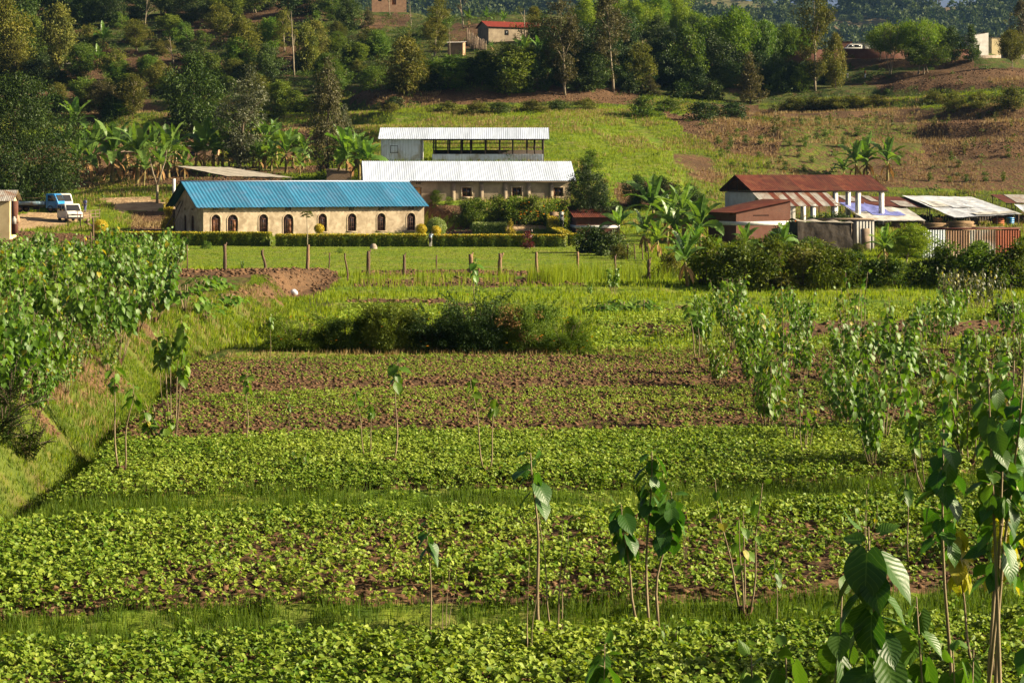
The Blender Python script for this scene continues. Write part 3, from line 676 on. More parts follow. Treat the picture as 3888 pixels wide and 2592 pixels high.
# ------------------------------------------------------------------ trees, bushes, bananas, mulberries: one prototype of each kind
PROTO = {}
def tuft_cloud(mb, C, rad, nleaf, leafL, aspect=.5, droop=.2, up=.5, tpl=DIA, tintvar=.18):
    C = np.asarray(C, float); k = len(C); rad = np.broadcast_to(np.asarray(rad, float), (k,))
    t0 = np.clip(rng.normal(.45, .22, k), 0, 1)
    idx = np.repeat(np.arange(k), nleaf); n_ = len(idx); d = unit(n_)
    P = C[idx] + d * (rad[idx] * rng.random(n_) ** .45)[:, None] * np.array([1, 1, .8])
    L = leafL * rng.uniform(.6, 1.3, n_)
    mb.leaves(tpl, P, d * .8 + unit(n_) * .7 + np.array([0, 0, -droop]), d * .6 + unit(n_) * .6 + np.array([.5, -.15, .75]) * (up + .2), L, L * aspect, np.clip(t0[idx] + rng.normal(0, tintvar, n_), 0, 1))
KINDS = {
 # H, W, profile points (t, r), tufts, leaves per tuft, tuft radius, leaf length, crown material, trunk material, trunk radius, shells
 'round':    dict(H=9, W=8, prof=[(.12,.45),(.3,.85),(.55,1),(.8,.75),(1,.12)], nt=135, nl=75, tr=.95, L=.34, mat='dark_leaf', tm='bark', r=.22),
 'mango':    dict(H=12.5, W=12, prof=[(.03,.55),(.12,.9),(.4,1),(.7,.9),(.9,.6),(1,.2)], nt=420, nl=95, tr=1.05, L=.27, mat='dark_leaf', tm='bark', r=.4),
 'broad':    dict(H=8, W=9, prof=[(.35,.5),(.5,.95),(.7,1),(.88,.7),(1,.2)], nt=150, nl=75, tr=.95, L=.32, mat='bright_leaf', tm='pale_bark', r=.17),
 'umbrella': dict(H=7.5, W=10, prof=[(.5,.35),(.62,.9),(.78,1),(.92,.7),(1,.3)], nt=70, nl=65, tr=.95, L=.32, mat='bright_leaf', tm='pale_bark', r=.14, multi=3),
 'tall':     dict(H=15, W=5.8, prof=[(.16,.3),(.28,.75),(.5,1),(.75,.85),(.92,.5),(1,.1)], nt=230, nl=62, tr=.75, L=.32, mat='olive_leaf', tm='pale_bark', r=.2, gaps=.45),
 'sparse':   dict(H=13, W=4.5, prof=[(.25,.35),(.4,.8),(.65,1),(.85,.7),(1,.2)], nt=100, nl=50, tr=.6, L=.30, mat='brown_leaf', tm='pale_bark', r=.15, gaps=.6),
 'silver':   dict(H=12, W=5, prof=[(.12,.5),(.25,.95),(.5,1),(.7,.85),(.9,.5),(1,.1)], nt=190, nl=60, tr=.65, L=.28, mat='silver_leaf', tm='bark', r=.2, gaps=.4),
 'conical':  dict(H=7, W=4, prof=[(.08,.75),(.2,1),(.5,.72),(.8,.35),(1,.05)], nt=80, nl=60, tr=.5, L=.26, mat='brown_leaf', tm='bark', r=.13),
 'cypress':  dict(H=6.4, W=5.4, prof=[(.03,.8),(.2,1),(.5,1),(.75,.78),(.9,.48),(1,.1)], nt=330, nl=80, tr=.42, L=.20, mat='dark_leaf', tm='bark', r=.2, up=1.0, asp=.3),
 'shrubtree':dict(H=6, W=5, prof=[(.1,.5),(.3,.9),(.6,1),(.85,.7),(1,.2)], nt=105, nl=64, tr=.65, L=.28, mat='mid_leaf', tm='bark', r=.1, multi=3),
 'olive':    dict(H=7, W=5, prof=[(.12,.5),(.3,.85),(.6,1),(.85,.7),(1,.15)], nt=115, nl=62, tr=.7, L=.28, mat='olive_leaf', tm='pale_bark', r=.12, multi=2),
 'bush':     dict(H=2.6, W=3.4, prof=[(.0,.75),(.25,1),(.6,.9),(.85,.6),(1,.2)], nt=55, nl=58, tr=.45, L=.20, mat='mid_leaf', tm='bark', r=.05, multi=4),
 'darkbush': dict(H=2.6, W=3.4, prof=[(.0,.75),(.25,1),(.6,.9),(.85,.6),(1,.2)], nt=55, nl=58, tr=.45, L=.22, mat='dark_leaf', tm='bark', r=.05, multi=4),
 'yellowbush': dict(H=2.4, W=3.2, prof=[(.0,.75),(.25,1),(.6,.9),(.85,.6),(1,.2)], nt=50, nl=60, tr=.42, L=.20, mat='olive_leaf', tm='bark', r=.05, multi=4),
 'coffee':   dict(H=1.9, W=1.7, prof=[(.15,.6),(.4,1),(.75,.8),(1,.2)], nt=16, nl=34, tr=.33, L=.20, mat='mid_leaf', tm='bark', r=.03),
 'sapling':  dict(H=2.6, W=.8, prof=[(.25,.5),(.5,1),(.8,.9),(1,.3)], nt=10, nl=26, tr=.22, L=.18, mat='olive_leaf', tm='pale_bark', r=.03),
}
def make_tree(kind, v):
    k = KINDS[kind]; Ht, W = k['H'], k['W'] / 2; nt = k['nt']
    pt = np.array([q[0] for q in k['prof']]); pr = np.array([q[1] for q in k['prof']])
    t = []
    while len(t) < nt:
        c = rng.uniform(pt[0], 1); 
        if rng.random() < np.interp(c, pt, pr) * .9 + .1: t.append(c)
    t = np.array(t); a = rng.uniform(0, 6.283, nt)
    if 'gaps' in k: keep = fbm(np.cos(a) * 1.5 + t * 5, np.sin(a) * 1.5 + v * 7, 17, 2) > k['gaps'] * .75; t, a = t[keep], a[keep]; nt = len(t)
    lob = 1 + .22 * np.sin(a * 3 + v) + .16 * np.sin(a * 5 + t * 9 + v)
    rad = np.interp(t, pt, pr) * W * rng.random(nt) ** .38 * lob - k['tr'] * .5; rad = np.maximum(rad, .05)
    lean = rng.normal(0, .05, 2) * Ht
    Cn = np.stack([rad * np.cos(a) + lean[0] * t, rad * np.sin(a) + lean[1] * t, t * Ht - k['tr'] * .4], 1)
    mb = MB(); tuft_cloud(mb, Cn, k['tr'] * rng.uniform(.65, 1.3, nt), k['nl'], k['L'], k.get('asp', .5), .2, k.get('up', .5))
    tb = MB(); ns = k.get('multi', 1)
    for s_ in range(ns):
        b = rng.normal(0, .12 * (ns > 1), 2) * W; tp = rng.normal(0, .25 * (ns > 1), 2) * W
        q = np.linspace(0, 1, 7)[:, None]
        pts = np.concatenate([b + q * (tp + lean * .85) + rng.normal(0, .05, (7, 2)) * (q > .1) * min(1, W * .3), q * Ht * .85 - .25], 1)
        tb.tube(pts, k['r'] * (1 - .8 * q[:, 0]), 7)
        for j in rng.choice(nt, min(nt, 12), replace=False):
            c = Cn[j]; f = np.clip((c[2] / Ht - .18), .08, .8); st = np.array([np.interp(f / .85, q[:, 0], pts[:, 0]), np.interp(f / .85, q[:, 0], pts[:, 1]), f * Ht])
            mid = (st + c) / 2 + np.array([0, 0, .1 * Ht * .1]); tb.tube([st, mid, c], [k['r'] * .35, k['r'] * .25, k['r'] * .1], 5)
    return mb.mesh(kind + '_crown', M[k['mat']]), tb.mesh(kind + '_trunk', M[k['tm']], True)
TREE_NAMES = {'bush': 'bush', 'darkbush': 'bush', 'yellowbush': 'bush', 'coffee': 'coffee_bush', 'sapling': 'sapling'}
TREE_COUNT = {}
def tree(kind, px, base, top, w, label, cat=None, group=None, d=None, name=None, mat=None, nvar=2, ground=True):
    """a tree standing at photo column px; base/top rows give its height, w its crown width in photo px"""
    v = TREE_COUNT.get(kind, 0) % nvar; TREE_COUNT[kind] = TREE_COUNT.get(kind, 0) + 1
    if (kind, v) not in PROTO: PROTO[(kind, v)] = make_tree(kind, v)
    cm, tm = PROTO[(kind, v)]
    x, y, z = ground_at(px, base) if d is None else on_ground(px, d)
    if d is not None: base_row = HY + F * (H - z) / y
    else: base_row = base
    k = KINDS[kind]; hh = max(.6, (base_row - top) * y / F) / k['H']; ww = w * y / F / k['W']
    nm = name or TREE_NAMES.get(kind, 'tree')
    r = thing(nm, label, cat or ('bush' if nm == 'bush' else nm.replace('_', ' ')), (x, y, z - .05), rng.uniform(0, 6.28), group)
    c = bpy.data.objects.new('crown' if nm == 'tree' or nm.endswith('tree') else 'foliage', cm); COL.objects.link(c); c.parent = r
    t = bpy.data.objects.new('trunk' if nm == 'tree' or nm.endswith('tree') else 'stem', tm); COL.objects.link(t); t.parent = r
    if mat: c.material_slots[0].link = 'OBJECT'; c.material_slots[0].material = M[mat]
    r.scale = (ww, ww, hh)
    return r

def banana_leaf(mb, base, az, elev, L, W, curl, tint):
    n_ = 12; s = np.linspace(0, 1, n_ + 1); el = elev - curl * s ** 1.3
    ds = L / n_; x = np.concatenate([[0], np.cumsum(np.cos(el[:-1]) * ds)]); z = np.concatenate([[0], np.cumsum(np.sin(el[:-1]) * ds)])
    w = W * np.interp(s, [0, .08, .2, .5, .8, .95, 1], [.04, .06, .75, 1, .8, .35, .05]) * .5
    ca, sa = math.cos(az), math.sin(az); tw = rng.normal(0, .35)
    ctr = np.stack([x * ca, x * sa, z], 1) + base; side = np.array([-sa * math.cos(tw), ca * math.cos(tw), math.sin(tw)])
    nz = np.stack([-np.sin(el) * ca, -np.sin(el) * sa, np.cos(el)], 1)
    for sg in (1, -1):
        # blade torn into strips along the veins
        for i in range(n_):
            g_ = rng.uniform(.0, .35) if rng.random() < .55 else 0; dr_ = rng.normal(0, .10)
            a0, a1 = ctr[i], ctr[i + 1]; lift0 = nz[i] * (.28 + dr_) * w[i]; lift1 = nz[i + 1] * (.28 + dr_) * w[i + 1]
            b0 = a0 + sg * side * w[i] + lift0; b1 = a1 + sg * side * w[i + 1] + lift1
            b1 = b1 * (1 - g_ * .6) + b0 * g_ * .6
            f = [[0, 1, 3, 2]] if sg > 0 else [[0, 2, 3, 1]]
            mb.add([a0, a1, b0, b1], np.array(f), np.clip(tint + rng.normal(0, .12), 0, 1))
    mb.tube(ctr[:-1], np.interp(s[:-1], [0, 1], [.035, .012]), 4, .9)
def make_banana(v):
    st = MB(); Hs = 1.9; q = np.linspace(0, 1, 6)[:, None]; lean = rng.normal(0, .12, 2)
    st.tube(np.concatenate([q * lean, q * Hs - .2], 1), .15 * (1 - .45 * q[:, 0]), 8)
    mb = MB(); dry = MB(); nl = 9; a0 = rng.uniform(0, 6.28); top = np.array([lean[0], lean[1], Hs - .15])
    for i in range(nl):
        az = a0 + i * 2.4 + rng.normal(0, .25); e = 1.45 - i * .13 + rng.normal(0, .08)
        banana_leaf(mb, top + np.array([0, 0, .05 * (nl - i) * .3]), az, e, rng.uniform(1.9, 2.6), rng.uniform(.58, .80), .22 + i * .17 + rng.uniform(0, .3), rng.random())
    for i in range(4):
        banana_leaf(dry, top - np.array([0, 0, .15 + .1 * i]), rng.uniform(0, 6.28), -.55, rng.uniform(1.0, 1.6), .28, 1.0, rng.random())
    return st.mesh('pseudostem', M['banana_stem'], True), mb.mesh('fronds', M['banana']), dry.mesh('dry_fronds', M['banana_dry'])
BAN = {}
def banana(px, base, top, label, d=None, group='banana plants', v=None, wide=1.0):
    v = len(BAN) % 5 if v is None else v
    v = int(rng.integers(0, 5))
    if v not in BAN: BAN[v] = make_banana(v)
    x, y, z = ground_at(px, base) if d is None else on_ground(px, d)
    b = base if d is None else HY + F * (H - z) / y
    r = thing('banana_plant', label, 'banana plant', (x, y, z - .05), rng.uniform(0, 6.28), group)
    for nm, me in zip(('stem', 'crown', 'dry_leaves'), BAN[v]):
        c = bpy.data.objects.new(nm, me); COL.objects.link(c); c.parent = r
    s_ = max(.5, (b - top) * y / F / 4.3); r.scale = (s_ * wide, s_ * wide, s_)
    return r

def make_mulberry(nsh, Ht, leafL, spread, hi, leafy=.5, dens=11, droop=1.15, yellow=.03, sparse=False):
    """shoots from a cut stump, drooping heart-shaped leaves along their tops"""
    stump = MB(); stems = MB(); lf = MB(); ylw = MB()
    for k in range(4):
        a = rng.uniform(0, 6.28); stump.tube([[0, 0, -.15], [.04 * math.cos(a), .04 * math.sin(a), .08], [.10 * math.cos(a), .10 * math.sin(a), .2]], [.07, .06, .045], 7)
    tpl = HEART if hi else HEART_S
    for k in range(nsh):
        a = 6.28 * k / nsh + rng.normal(0, .5); h = Ht * (rng.uniform(.72, 1.0) if k else 1.0); rr = spread * rng.uniform(.35, 1.0)
        q = np.linspace(0, 1, 9); px_ = .09 + rr * (q ** .8) + .03 * np.sin(q * 8 + k)
        pts = np.stack([px_ * math.cos(a), px_ * math.sin(a) + .04 * np.sin(q * 5), .12 + (h - .12) * q ** .95], 1)
        stems.tube(pts, np.interp(q, [0, 1], [.017, .005]) * (1 + .2 * hi), 6 if hi else 4)
        nl = int(dens * leafy / .45 * Ht / 2.4)
        for j in range(nl):
            f = 1 - leafy * (j / nl) ** .9; f = min(f, .995)
            P = np.array([np.interp(f, q, pts[:, i]) for i in range(3)])
            az = j * 2.3 + k + rng.normal(0, .4); young = f > .95
            Lj = leafL * (rng.uniform(.45, .7) if young else rng.uniform(.75, 1.2)); el = rng.normal(.1, .4) if young else rng.normal(-droop + .25, .28)
            pet = .045 + .04 * rng.random(); out = np.array([math.cos(az), math.sin(az), .35]); B = P + out * pet * (Ht / 2.4) ** .5
            stems.tube([P, B], [.003, .002], 3)
            D = np.array([math.cos(az) * math.cos(el), math.sin(az) * math.cos(el), math.sin(el)]); N = np.array([math.cos(az) * .9 + .25, math.sin(az) * .9 - .1, .75]) + rng.normal(0, .3, 3)
            (ylw if rng.random() < yellow and not young else lf).leaves(tpl, B[None], D[None], N[None], Lj, Lj * rng.uniform(.74, .9), np.array([.9 if young else np.clip(rng.normal(.4, .25), 0, 1)]))
    parts = [('stump', stump.mesh('stump', M['stump'], True)), ('shoots', stems.mesh('shoots', M['shoot'], True)), ('foliage', lf.mesh('foliage', M['mulberry'], True))]
    if ylw.n: parts.append(('yellow_leaves', ylw.mesh('yellow_leaves', M['mulberry_yellow'], True)))
    return parts, Ht
MUL = {}
def mulberry(px, d, top, label, kind='m', group=None, name='mulberry_shrub', rz=None, xyz=None, wide=1.0, mat=None):
    x, y, z = on_ground(px, d) if xyz is None else xyz
    parts, Ht = MUL[kind]
    r = thing(name, label, 'mulberry', (x, y, z), rng.uniform(0, 6.28) if rz is None else rz, group)
    for nm, me in parts:
        c = bpy.data.objects.new(nm, me); COL.objects.link(c); c.parent = r
        if mat and nm == 'foliage': c.material_slots[0].link = 'OBJECT'; c.material_slots[0].material = M[mat]
    hh = (H - (top - HY) * y / F) - z; s_ = max(.3, hh / Ht); r.scale = (s_ * wide, s_ * wide, s_)
    return r

# ------------------------------------------------------------------ building tools
def frame(px, d, z, rz):
    x = (px - CX) / F * d; return np.array([x, d, z]), rz
def along(px, org, rz):
    """distance along a facade (direction rz from org) at which photo column px meets it"""
    k = (px - CX) / F; return (k * org[1] - org[0]) / (math.cos(rz) - k * math.sin(rz))
def wall_mesh(name, outer, holes, thick, mat, parent, M4=None):
    """a wall in its own XZ plane (front at y=0, thickness to +y) with real openings"""
    bm = bmesh.new(); edges = []
    for loop in [outer] + holes:
        vs = [bm.verts.new((x, 0, z)) for x, z in loop]
        for i in range(len(vs)): edges.append(bm.edges.new((vs[i], vs[(i + 1) % len(vs)])))
    bmesh.ops.triangle_fill(bm, use_beauty=True, use_dissolve=False, edges=edges, normal=(0, -1, 0))
    ret = bmesh.ops.extrude_face_region(bm, geom=list(bm.faces))
    for v in [g_ for g_ in ret['geom'] if isinstance(g_, bmesh.types.BMVert)]: v.co.y += thick
    bmesh.ops.recalc_face_normals(bm, faces=list(bm.faces))
    me = bpy.data.meshes.new(name); bm.to_mesh(me); bm.free(); me.materials.append(mat)
    o = bpy.data.objects.new(name, me); COL.objects.link(o); o.parent = parent
    if M4 is not None: o.matrix_local = M4
    return o
def arch(cx, z0, w, h, n=8):
    r = w / 2; a = np.linspace(0, math.pi, n + 1)
    return [(cx - r, z0), (cx + r, z0)] + [(cx + r * math.cos(t), z0 + h - r + r * math.sin(t)) for t in a]
def rect(x0, x1, z0, z1): return [(x0, z0), (x1, z0), (x1, z1), (x0, z1)]
def corrugated(u0, u1, pitch, amp, line, thick=.012):
    """sheet along x in [u0,u1]; line = [(y,z),...] down the slope; ribs run down the slope"""
    n_ = max(4, int((u1 - u0) / pitch * 4)); xs = np.linspace(u0, u1, n_ + 1)
    wv = amp * np.sin(2 * math.pi * (xs - u0) / pitch); L = np.asarray(line, float); mb = MB(); m = len(L)
    V = np.stack([np.repeat(xs[:, None], m, 1), np.repeat(L[None, :, 0], n_ + 1, 0), L[None, :, 1] + wv[:, None]], -1).reshape(-1, 3)
    i = np.arange(n_)[:, None] * m + np.arange(m - 1)[None]
    f = np.stack([i, i + 1, i + m + 1, i + m], -1).reshape(-1, 4)
    pan = np.floor((xs[:-1] - u0) / .9); t = np.repeat(((pan * 7919) % 13) / 13, m - 1)
    mb.add(V, f, t); mb.add(V - np.array([0, 0, thick]), f[:, ::-1], t)
    return mb
def sheet_wall(u0, u1, pitch, amp, z0, z1, y=0.0):
    n_ = max(4, int((u1 - u0) / pitch * 4)); xs = np.linspace(u0, u1, n_ + 1); wv = y + amp * np.sin(2 * math.pi * (xs - u0) / pitch); mb = MB()
    V = np.concatenate([np.stack([xs, wv, np.full(n_ + 1, z0)], 1), np.stack([xs, wv, np.full(n_ + 1, z1)], 1)]); i = np.arange(n_)
    f = np.stack([i, i + 1, i + n_ + 2, i + n_ + 1], 1); mb.add(V, f); mb.add(V + np.array([0, .012, 0]), f[:, ::-1]); return mb
def place(mb, name, mat, parent, loc=(0, 0, 0), rz=0, smooth=False, bevel=0):
    o = mb.build(name, mat, parent, smooth, bevel); o.location = loc; o.rotation_euler = (0, 0, rz); return o
# ------------------------------------------------------------------ the long hall with the blue roof
def church():
    rz = R(27); org, _ = frame(772, 212, .75, rz); L, W, ze, zr = 26.0, 10.0, 3.2, 5.75
    t = thing('hall_building', 'long plastered hall with a bright blue tin roof and arched openings', 'hall', org, rz)
    at = lambda px: along(px, org, rz)
    ops = [(819, 'w'), (883, 'd'), (1000, 'w'), (1094, 'd'), (1224, 'w'), (1336, 'w'), (1447, 'w'), (1560, 'w')]
    holes = []; info = []
    for px, k in ops:
        c = at(px); w, h, zb = (.98, 1.95, .22) if k == 'w' else (1.12, 2.15, .0)
        holes.append(arch(c, zb, w, h)); info.append((c, zb, w, h, k))
    wall_mesh('front_wall', rect(0, L, -1.2, ze), holes, .22, M['plaster'], t)
    wall_mesh('back_wall', rect(0, L, -1.2, ze), [], .22, M['plaster'], t, Matrix.Translation((0, W - .22, 0)))
    gh = [arch(3.55, .1, .9, 2.0), arch(6.15, .1, .9, 2.0)]
    # the west end has two narrow arched windows
    M4 = Matrix.Translation((.22, .22, 0)) @ Matrix.Rotation(R(90), 4, 'Z')
    wall_mesh('gable_wall', [(0, -1.2), (W - .44, -1.2), (W - .44, ze), (W / 2 - .22, zr - .12), (0, ze)], gh, .22, M['plaster'], t, M4)
    M4 = Matrix.Translation((L, .22, 0)) @ Matrix.Rotation(R(90), 4, 'Z')
    wall_mesh('gable_wall', [(0, -1.2), (W - .44, -1.2), (W - .44, ze), (W / 2 - .22, zr - .12), (0, ze)], [], .22, M['plaster'], t, M4)
    fl = MB(); fl.box((.3, .3, -.05), (L - .3, W - .3, .0)); fl.build('floor_slab', M['grey_plaster'], t)
    def opening(c, zb, w, h, k, M4=None, y=.10):
        fr = MB(); o = arch(c, zb, w, h, 12); inn = arch(c, zb + .05, w - .16, h - .13, 12)
        no = len(o)
        V = [(x, y, z) for x, z in o] + [(x, y, z) for x, z in inn] + [(x, y + .06, z) for x, z in o] + [(x, y + .06, z) for x, z in inn]
        i = np.arange(no); j = (i + 1) % no
        fr.add(np.array(V), [np.stack([i, j, j + no, i + no], 1), np.stack([i + no, j + no, j + 3 * no, i + 3 * no], 1)])
        zt = zb + h - w / 2
        fr.box((c - w / 2 + .05, y - .01, zt - .035), (c + w / 2 - .05, y + .05, zt + .035))
        for q in (-.22, .0, .22): fr.box((c + q * w - .02, y + .005, zb + .05), (c + q * w + .02, y + .04, zt))
        for q in (.33, .66): fr.box((c - w / 2 + .05, y + .012, zb + (zt - zb) * q - .018), (c + w / 2 - .05, y + .035, zb + (zt - zb) * q + .018))
        for aa in (50, 90, 130): fr.tube([[c, y + .025, zt], [c + .42 * w * math.cos(R(aa)), y + .025, zt + .42 * w * math.sin(R(aa))]], .018, 4)
        f = fr.build('arched_window' if k == 'w' else 'arched_door', M['frame_brown'], t)
        gl = MB(); gl.prism(arch(c, zb + .04, w - .12, h - .1, 12), y + .07, y + .085); gl.build('pane', M['glass'], f)
        if k == 'd':   # one leaf of the door stands closed, panelled wood
            dl = MB(); dl.box((c + .04, y + .02, zb + .02), (c + w / 2 - .1, y + .065, zt - .04))
            for q in (.12, .55): dl.box((c + .1, y - .005, zb + q * zt), (c + w / 2 - .16, y + .021, zb + (q + .32) * zt))
            dl.build('door_leaf', M['door_wood'], f)
        if k == 'w' and c < 3: 
            dl = MB(); dl.box((c - .36, y + .04, zb + .06), (c - .02, y + .062, zt - .05)); dl.box((c + .02, y + .04, zb + .06), (c + .36, y + .062, zt - .05)); dl.build('shutter', M['door_wood'], f)
        if M4 is not None:
            f.matrix_local = M4
        return f
    for a in info: opening(*a)
    # plaster surrounds and sills
    for c, zb, w, h, k in info:
        s_ = MB(); o = arch(c, zb - .02, w + .26, h + .13, 12); inn = arch(c, zb, w + .02, h + .01, 12); no = len(o)
        V = [(x, -.03, z) for x, z in o] + [(x, -.03, z) for x, z in inn] + [(x, .0, z) for x, z in o] + [(x, .0, z) for x, z in inn]
        i = np.arange(no); j = (i + 1) % no
        s_.add(np.array(V), [np.stack([i, i + no, j + no, j], 1), np.stack([i, j, j + 2 * no, i + 2 * no], 1), np.stack([i + no, i + 3 * no, j + 3 * no, j + no], 1)])
        if k == 'w': s_.box((c - w / 2 - .16, -.09, zb - .11), (c + w / 2 + .16, -.002, zb - .022))
        s_.build('window_surround', M['plaster'], t)
    Mg = Matrix.Translation((0, .22, 0)) @ Matrix.Rotation(R(90), 4, 'Z') @ Matrix.Scale(-1, 4, (0, 1, 0))
    for c in (3.55, 6.15): opening(c, .1, .9, 2.0, 'w', Mg)
    # vent blocks under the eaves: near-black solids stand in for the shaded slots and lattice holes
    def vent(c, z, rows, M4=None):
        mb = MB()
        mb.box((c - .36, -.006, z - .02), (c + .36, -.002, z + .02 + .24 * rows))
        o = mb.build('vent_block', M['grey_plaster'], t)
        hb = MB()
        for r_ in range(rows):
            zz = z + .12 + .24 * r_
            for sg in (-1, 1):
                pts = [[c + sg * (.13 + .16 * math.cos(R(aa))), -.012, zz + .085 * math.sin(R(aa))] for aa in np.linspace(-80, 80, 7)]
                hb.tube(pts, .028, 4)
            for dx in (-.05, .05):
                for dz in (-.055, .055): hb.box((c + dx - .03, -.014, zz + dz - .03), (c + dx + .03, -.0065, zz + dz + .03))
        h_ = hb.build('slot_shade', M['inside'], o)
        if M4 is not None: o.matrix_local = M4
    for c, zb, w, h, k in info[:2]: vent(c, 2.62, 1)
    for c, zb, w, h, k in info[2:]: vent(c, 2.55, 2)
    for c in (3.55, 6.15): vent(c, 2.6, 1, Mg)
    vent(W / 2 - .2, 4.6, 1, Mg)
    sl = (zr - ze) / (W / 2); oh = .62
    for nm, ln in (('roof', [(W / 2, zr + .05), (-oh, ze - oh * sl + .07)]), ('roof', [(W / 2, zr + .05), (W + oh, ze - oh * sl + .07)])):
        rf = corrugated(-.95, L + .35, .42, .045, ln).build(nm, M['blue_tin'], t)
    rg = MB(); rg.prism([(-.0, 0), (.22, -.09), (.22, -.12), (0, -.02), (-.22, -.12), (-.22, -.09)], -.97, L + .37)
    o = rg.build('ridge_cap', M['white_tin'], t); o.rotation_euler = (0, 0, R(-90)); o.location = (0, W / 2, zr + .10)
    fb = MB()
    for x in (-.9, L + .3):
        for sg in (-1, 1):
            y1 = W / 2 + sg * (W / 2 + oh - .03); fb.tube([[x, W / 2, zr - .03], [x, y1, ze - oh * sl - .02]], .06, 4)
    for i in range(14): fb.tube([[i * L / 13, -oh + .05, ze - oh * sl + .0], [i * L / 13, .2, ze - .02]], .04, 4)
    fb.build('rafters', M['dark_wood'], t)
    # props against the west wall and a pale post beside it
    for y, x0, x1 in ((7.5, -2.4, -.1), (6.6, -1.8, -.1)):
        p_ = MB(); p_.tube([[x0, y, -.3], [x1, y + .2, 3.6]], .06, 6)
        o = tag(p_.build('prop_pole', M['old_board']), 'slanting pole propped against the gable end of the blue roofed hall, %s' % ('rear one' if y > 7 else 'front one'), 'pole', 'props beside the hall')
        o.location = org; o.rotation_euler = (0, 0, rz)
    x, y, z = on_ground(660, 222)
    q = thing('utility_post', 'tall post with a white upper half beside the hall gable', 'post', (x, y, z - .3))
    p_ = MB(); p_.tube([[0, 0, 0], [0, 0, 3.6]], .15, 10); p_.build('post_base', M['old_board'], q)
    p_ = MB(); p_.tube([[0, 0, 3.58], [.02, 0, 6.6]], .17, 10); p_.build('white_sleeve', M['white_paint'], q)
    p_ = MB(); p_.tube([[0, 0, 3.55], [1.3, .1, 3.58]], .05, 6); p_.tube([[0, 0, 5.6], [1.0, .1, 5.7]], .03, 6); p_.build('cross_arm', M['dark_wood'], q)
church()

# ------------------------------------------------------------------ the long building with the pale tin roof behind it
def long_house():
    rz = R(6); org, _ = frame(1392, 232, 3.75, rz); L, W, ze, zr = 24.2, 7.6, 3.05, 5.1
    t = thing('long_house', 'long tan building with a pale tin roof, buttresses and small square windows', 'building', org, rz)
    at = lambda px: along(px, org, rz)
    holes = [rect(at(1573), at(1600), -.2, 2.05)] + [rect(at(c - 17), at(c + 17), .95, 2.0) for c in (1772, 1962, 2119)]
    wall_mesh('front_wall', rect(0, L, -2.5, ze), holes, .22, M['grey_plaster'], t)
    wall_mesh('back_wall', rect(0, L, -1.2, ze), [], .22, M['grey_plaster'], t, Matrix.Translation((0, W - .22, 0)))
    for x in (.22, L):
        M4 = Matrix.Translation((x, .22, 0)) @ Matrix.Rotation(R(90), 4, 'Z')
        wall_mesh('gable_wall', [(0, -2), (W - .44, -2), (W - .44, ze), (W / 2 - .22, zr - .1), (0, ze)], [], .22, M['grey_plaster'], t, M4)
    d_ = MB(); d_.box((at(1573) + .02, .06, -.2), (at(1600) - .02, .12, 2.03)); d = d_.build('door', M['pale_wood'], t)
    k_ = MB(); k_.box((at(1573), .03, -.2), (at(1573) + .05, .14, 2.05)); k_.box((at(1600) - .05, .03, -.2), (at(1600), .14, 2.05)); k_.build('door_frame', M['frame_brown'], d)
    for c in (1772, 1962, 2119):
        a, b = at(c - 17), at(c + 17); f = MB(); y = .07
        for bx in (((a, y, .95), (a + .09, y + .07, 2.0)), ((b - .09, y, .95), (b, y + .07, 2.0)), ((a + .09, y, .95), (b - .09, y + .07, 1.03)), ((a + .09, y, 1.92), (b - .09, y + .07, 2.0)), (((a + b) / 2 - .04, y + .004, 1.03), ((a + b) / 2 + .04, y + .06, 1.92)), ((a + .09, y + .01, 1.44), (b - .09, y + .055, 1.5))): f.box(*bx)
        w_ = f.build('window', M['door_wood'], t); g_ = MB(); g_.box((a + .05, y + .075, 1.0), (b - .05, y + .09, 1.96)); g_.build('pane', M['glass'], w_)
        s_ = MB()
        s_.box((a - .2, -.045, .72), (b + .2, -.002, .93)); s_.box((a - .2, -.045, .93), (a - .02, -.002, 2.15)); s_.box((b + .02, -.045, .93), (b + .2, -.002, 2.15)); s_.box((a - .02, -.045, 2.02), (b + .02, -.002, 2.15)); s_.build('window_surround', M['plaster'], w_)
    for c in (1721, 1828, 1918, 2006, 2093):
        x = at(c); b_ = MB(); b_.box((x - .25, -.10, -2.5), (x + .25, -.002, ze - .25)); b_.build('buttress', M['grey_plaster'], t)
    for c in (1474, 1530, 1588):
        x = at(c); b_ = MB(); b_.box((x - .35, -.02, 2.35), (x + .35, -.002, 2.65)); o = b_.build('vent_block', M['plaster'], t)
        h_ = MB()
        for q in (-.2, 0, .2): h_.box((x + q - .07, -.03, 2.41), (x + q + .07, -.021, 2.59))
        h_.build('slot_shade', M['inside'], o)  # solid near-black blocks in place of shaded openings
    sl = (zr - ze) / (W / 2)
    for ln in ([(W / 2, zr + .06), (-.55, ze - .55 * sl + .07)], [(W / 2, zr + .06), (W + .5, ze - .5 * sl + .07)]):
        corrugated(-.45, L + .55, .26, .022, ln).build('roof', M['white_tin'], t)
    f = MB(); f.box((-.4, -.5, ze - .55 * sl - .12), (L + .5, -.46, ze - .5 * sl)); f.build('fascia', M['old_board'], t)
long_house()

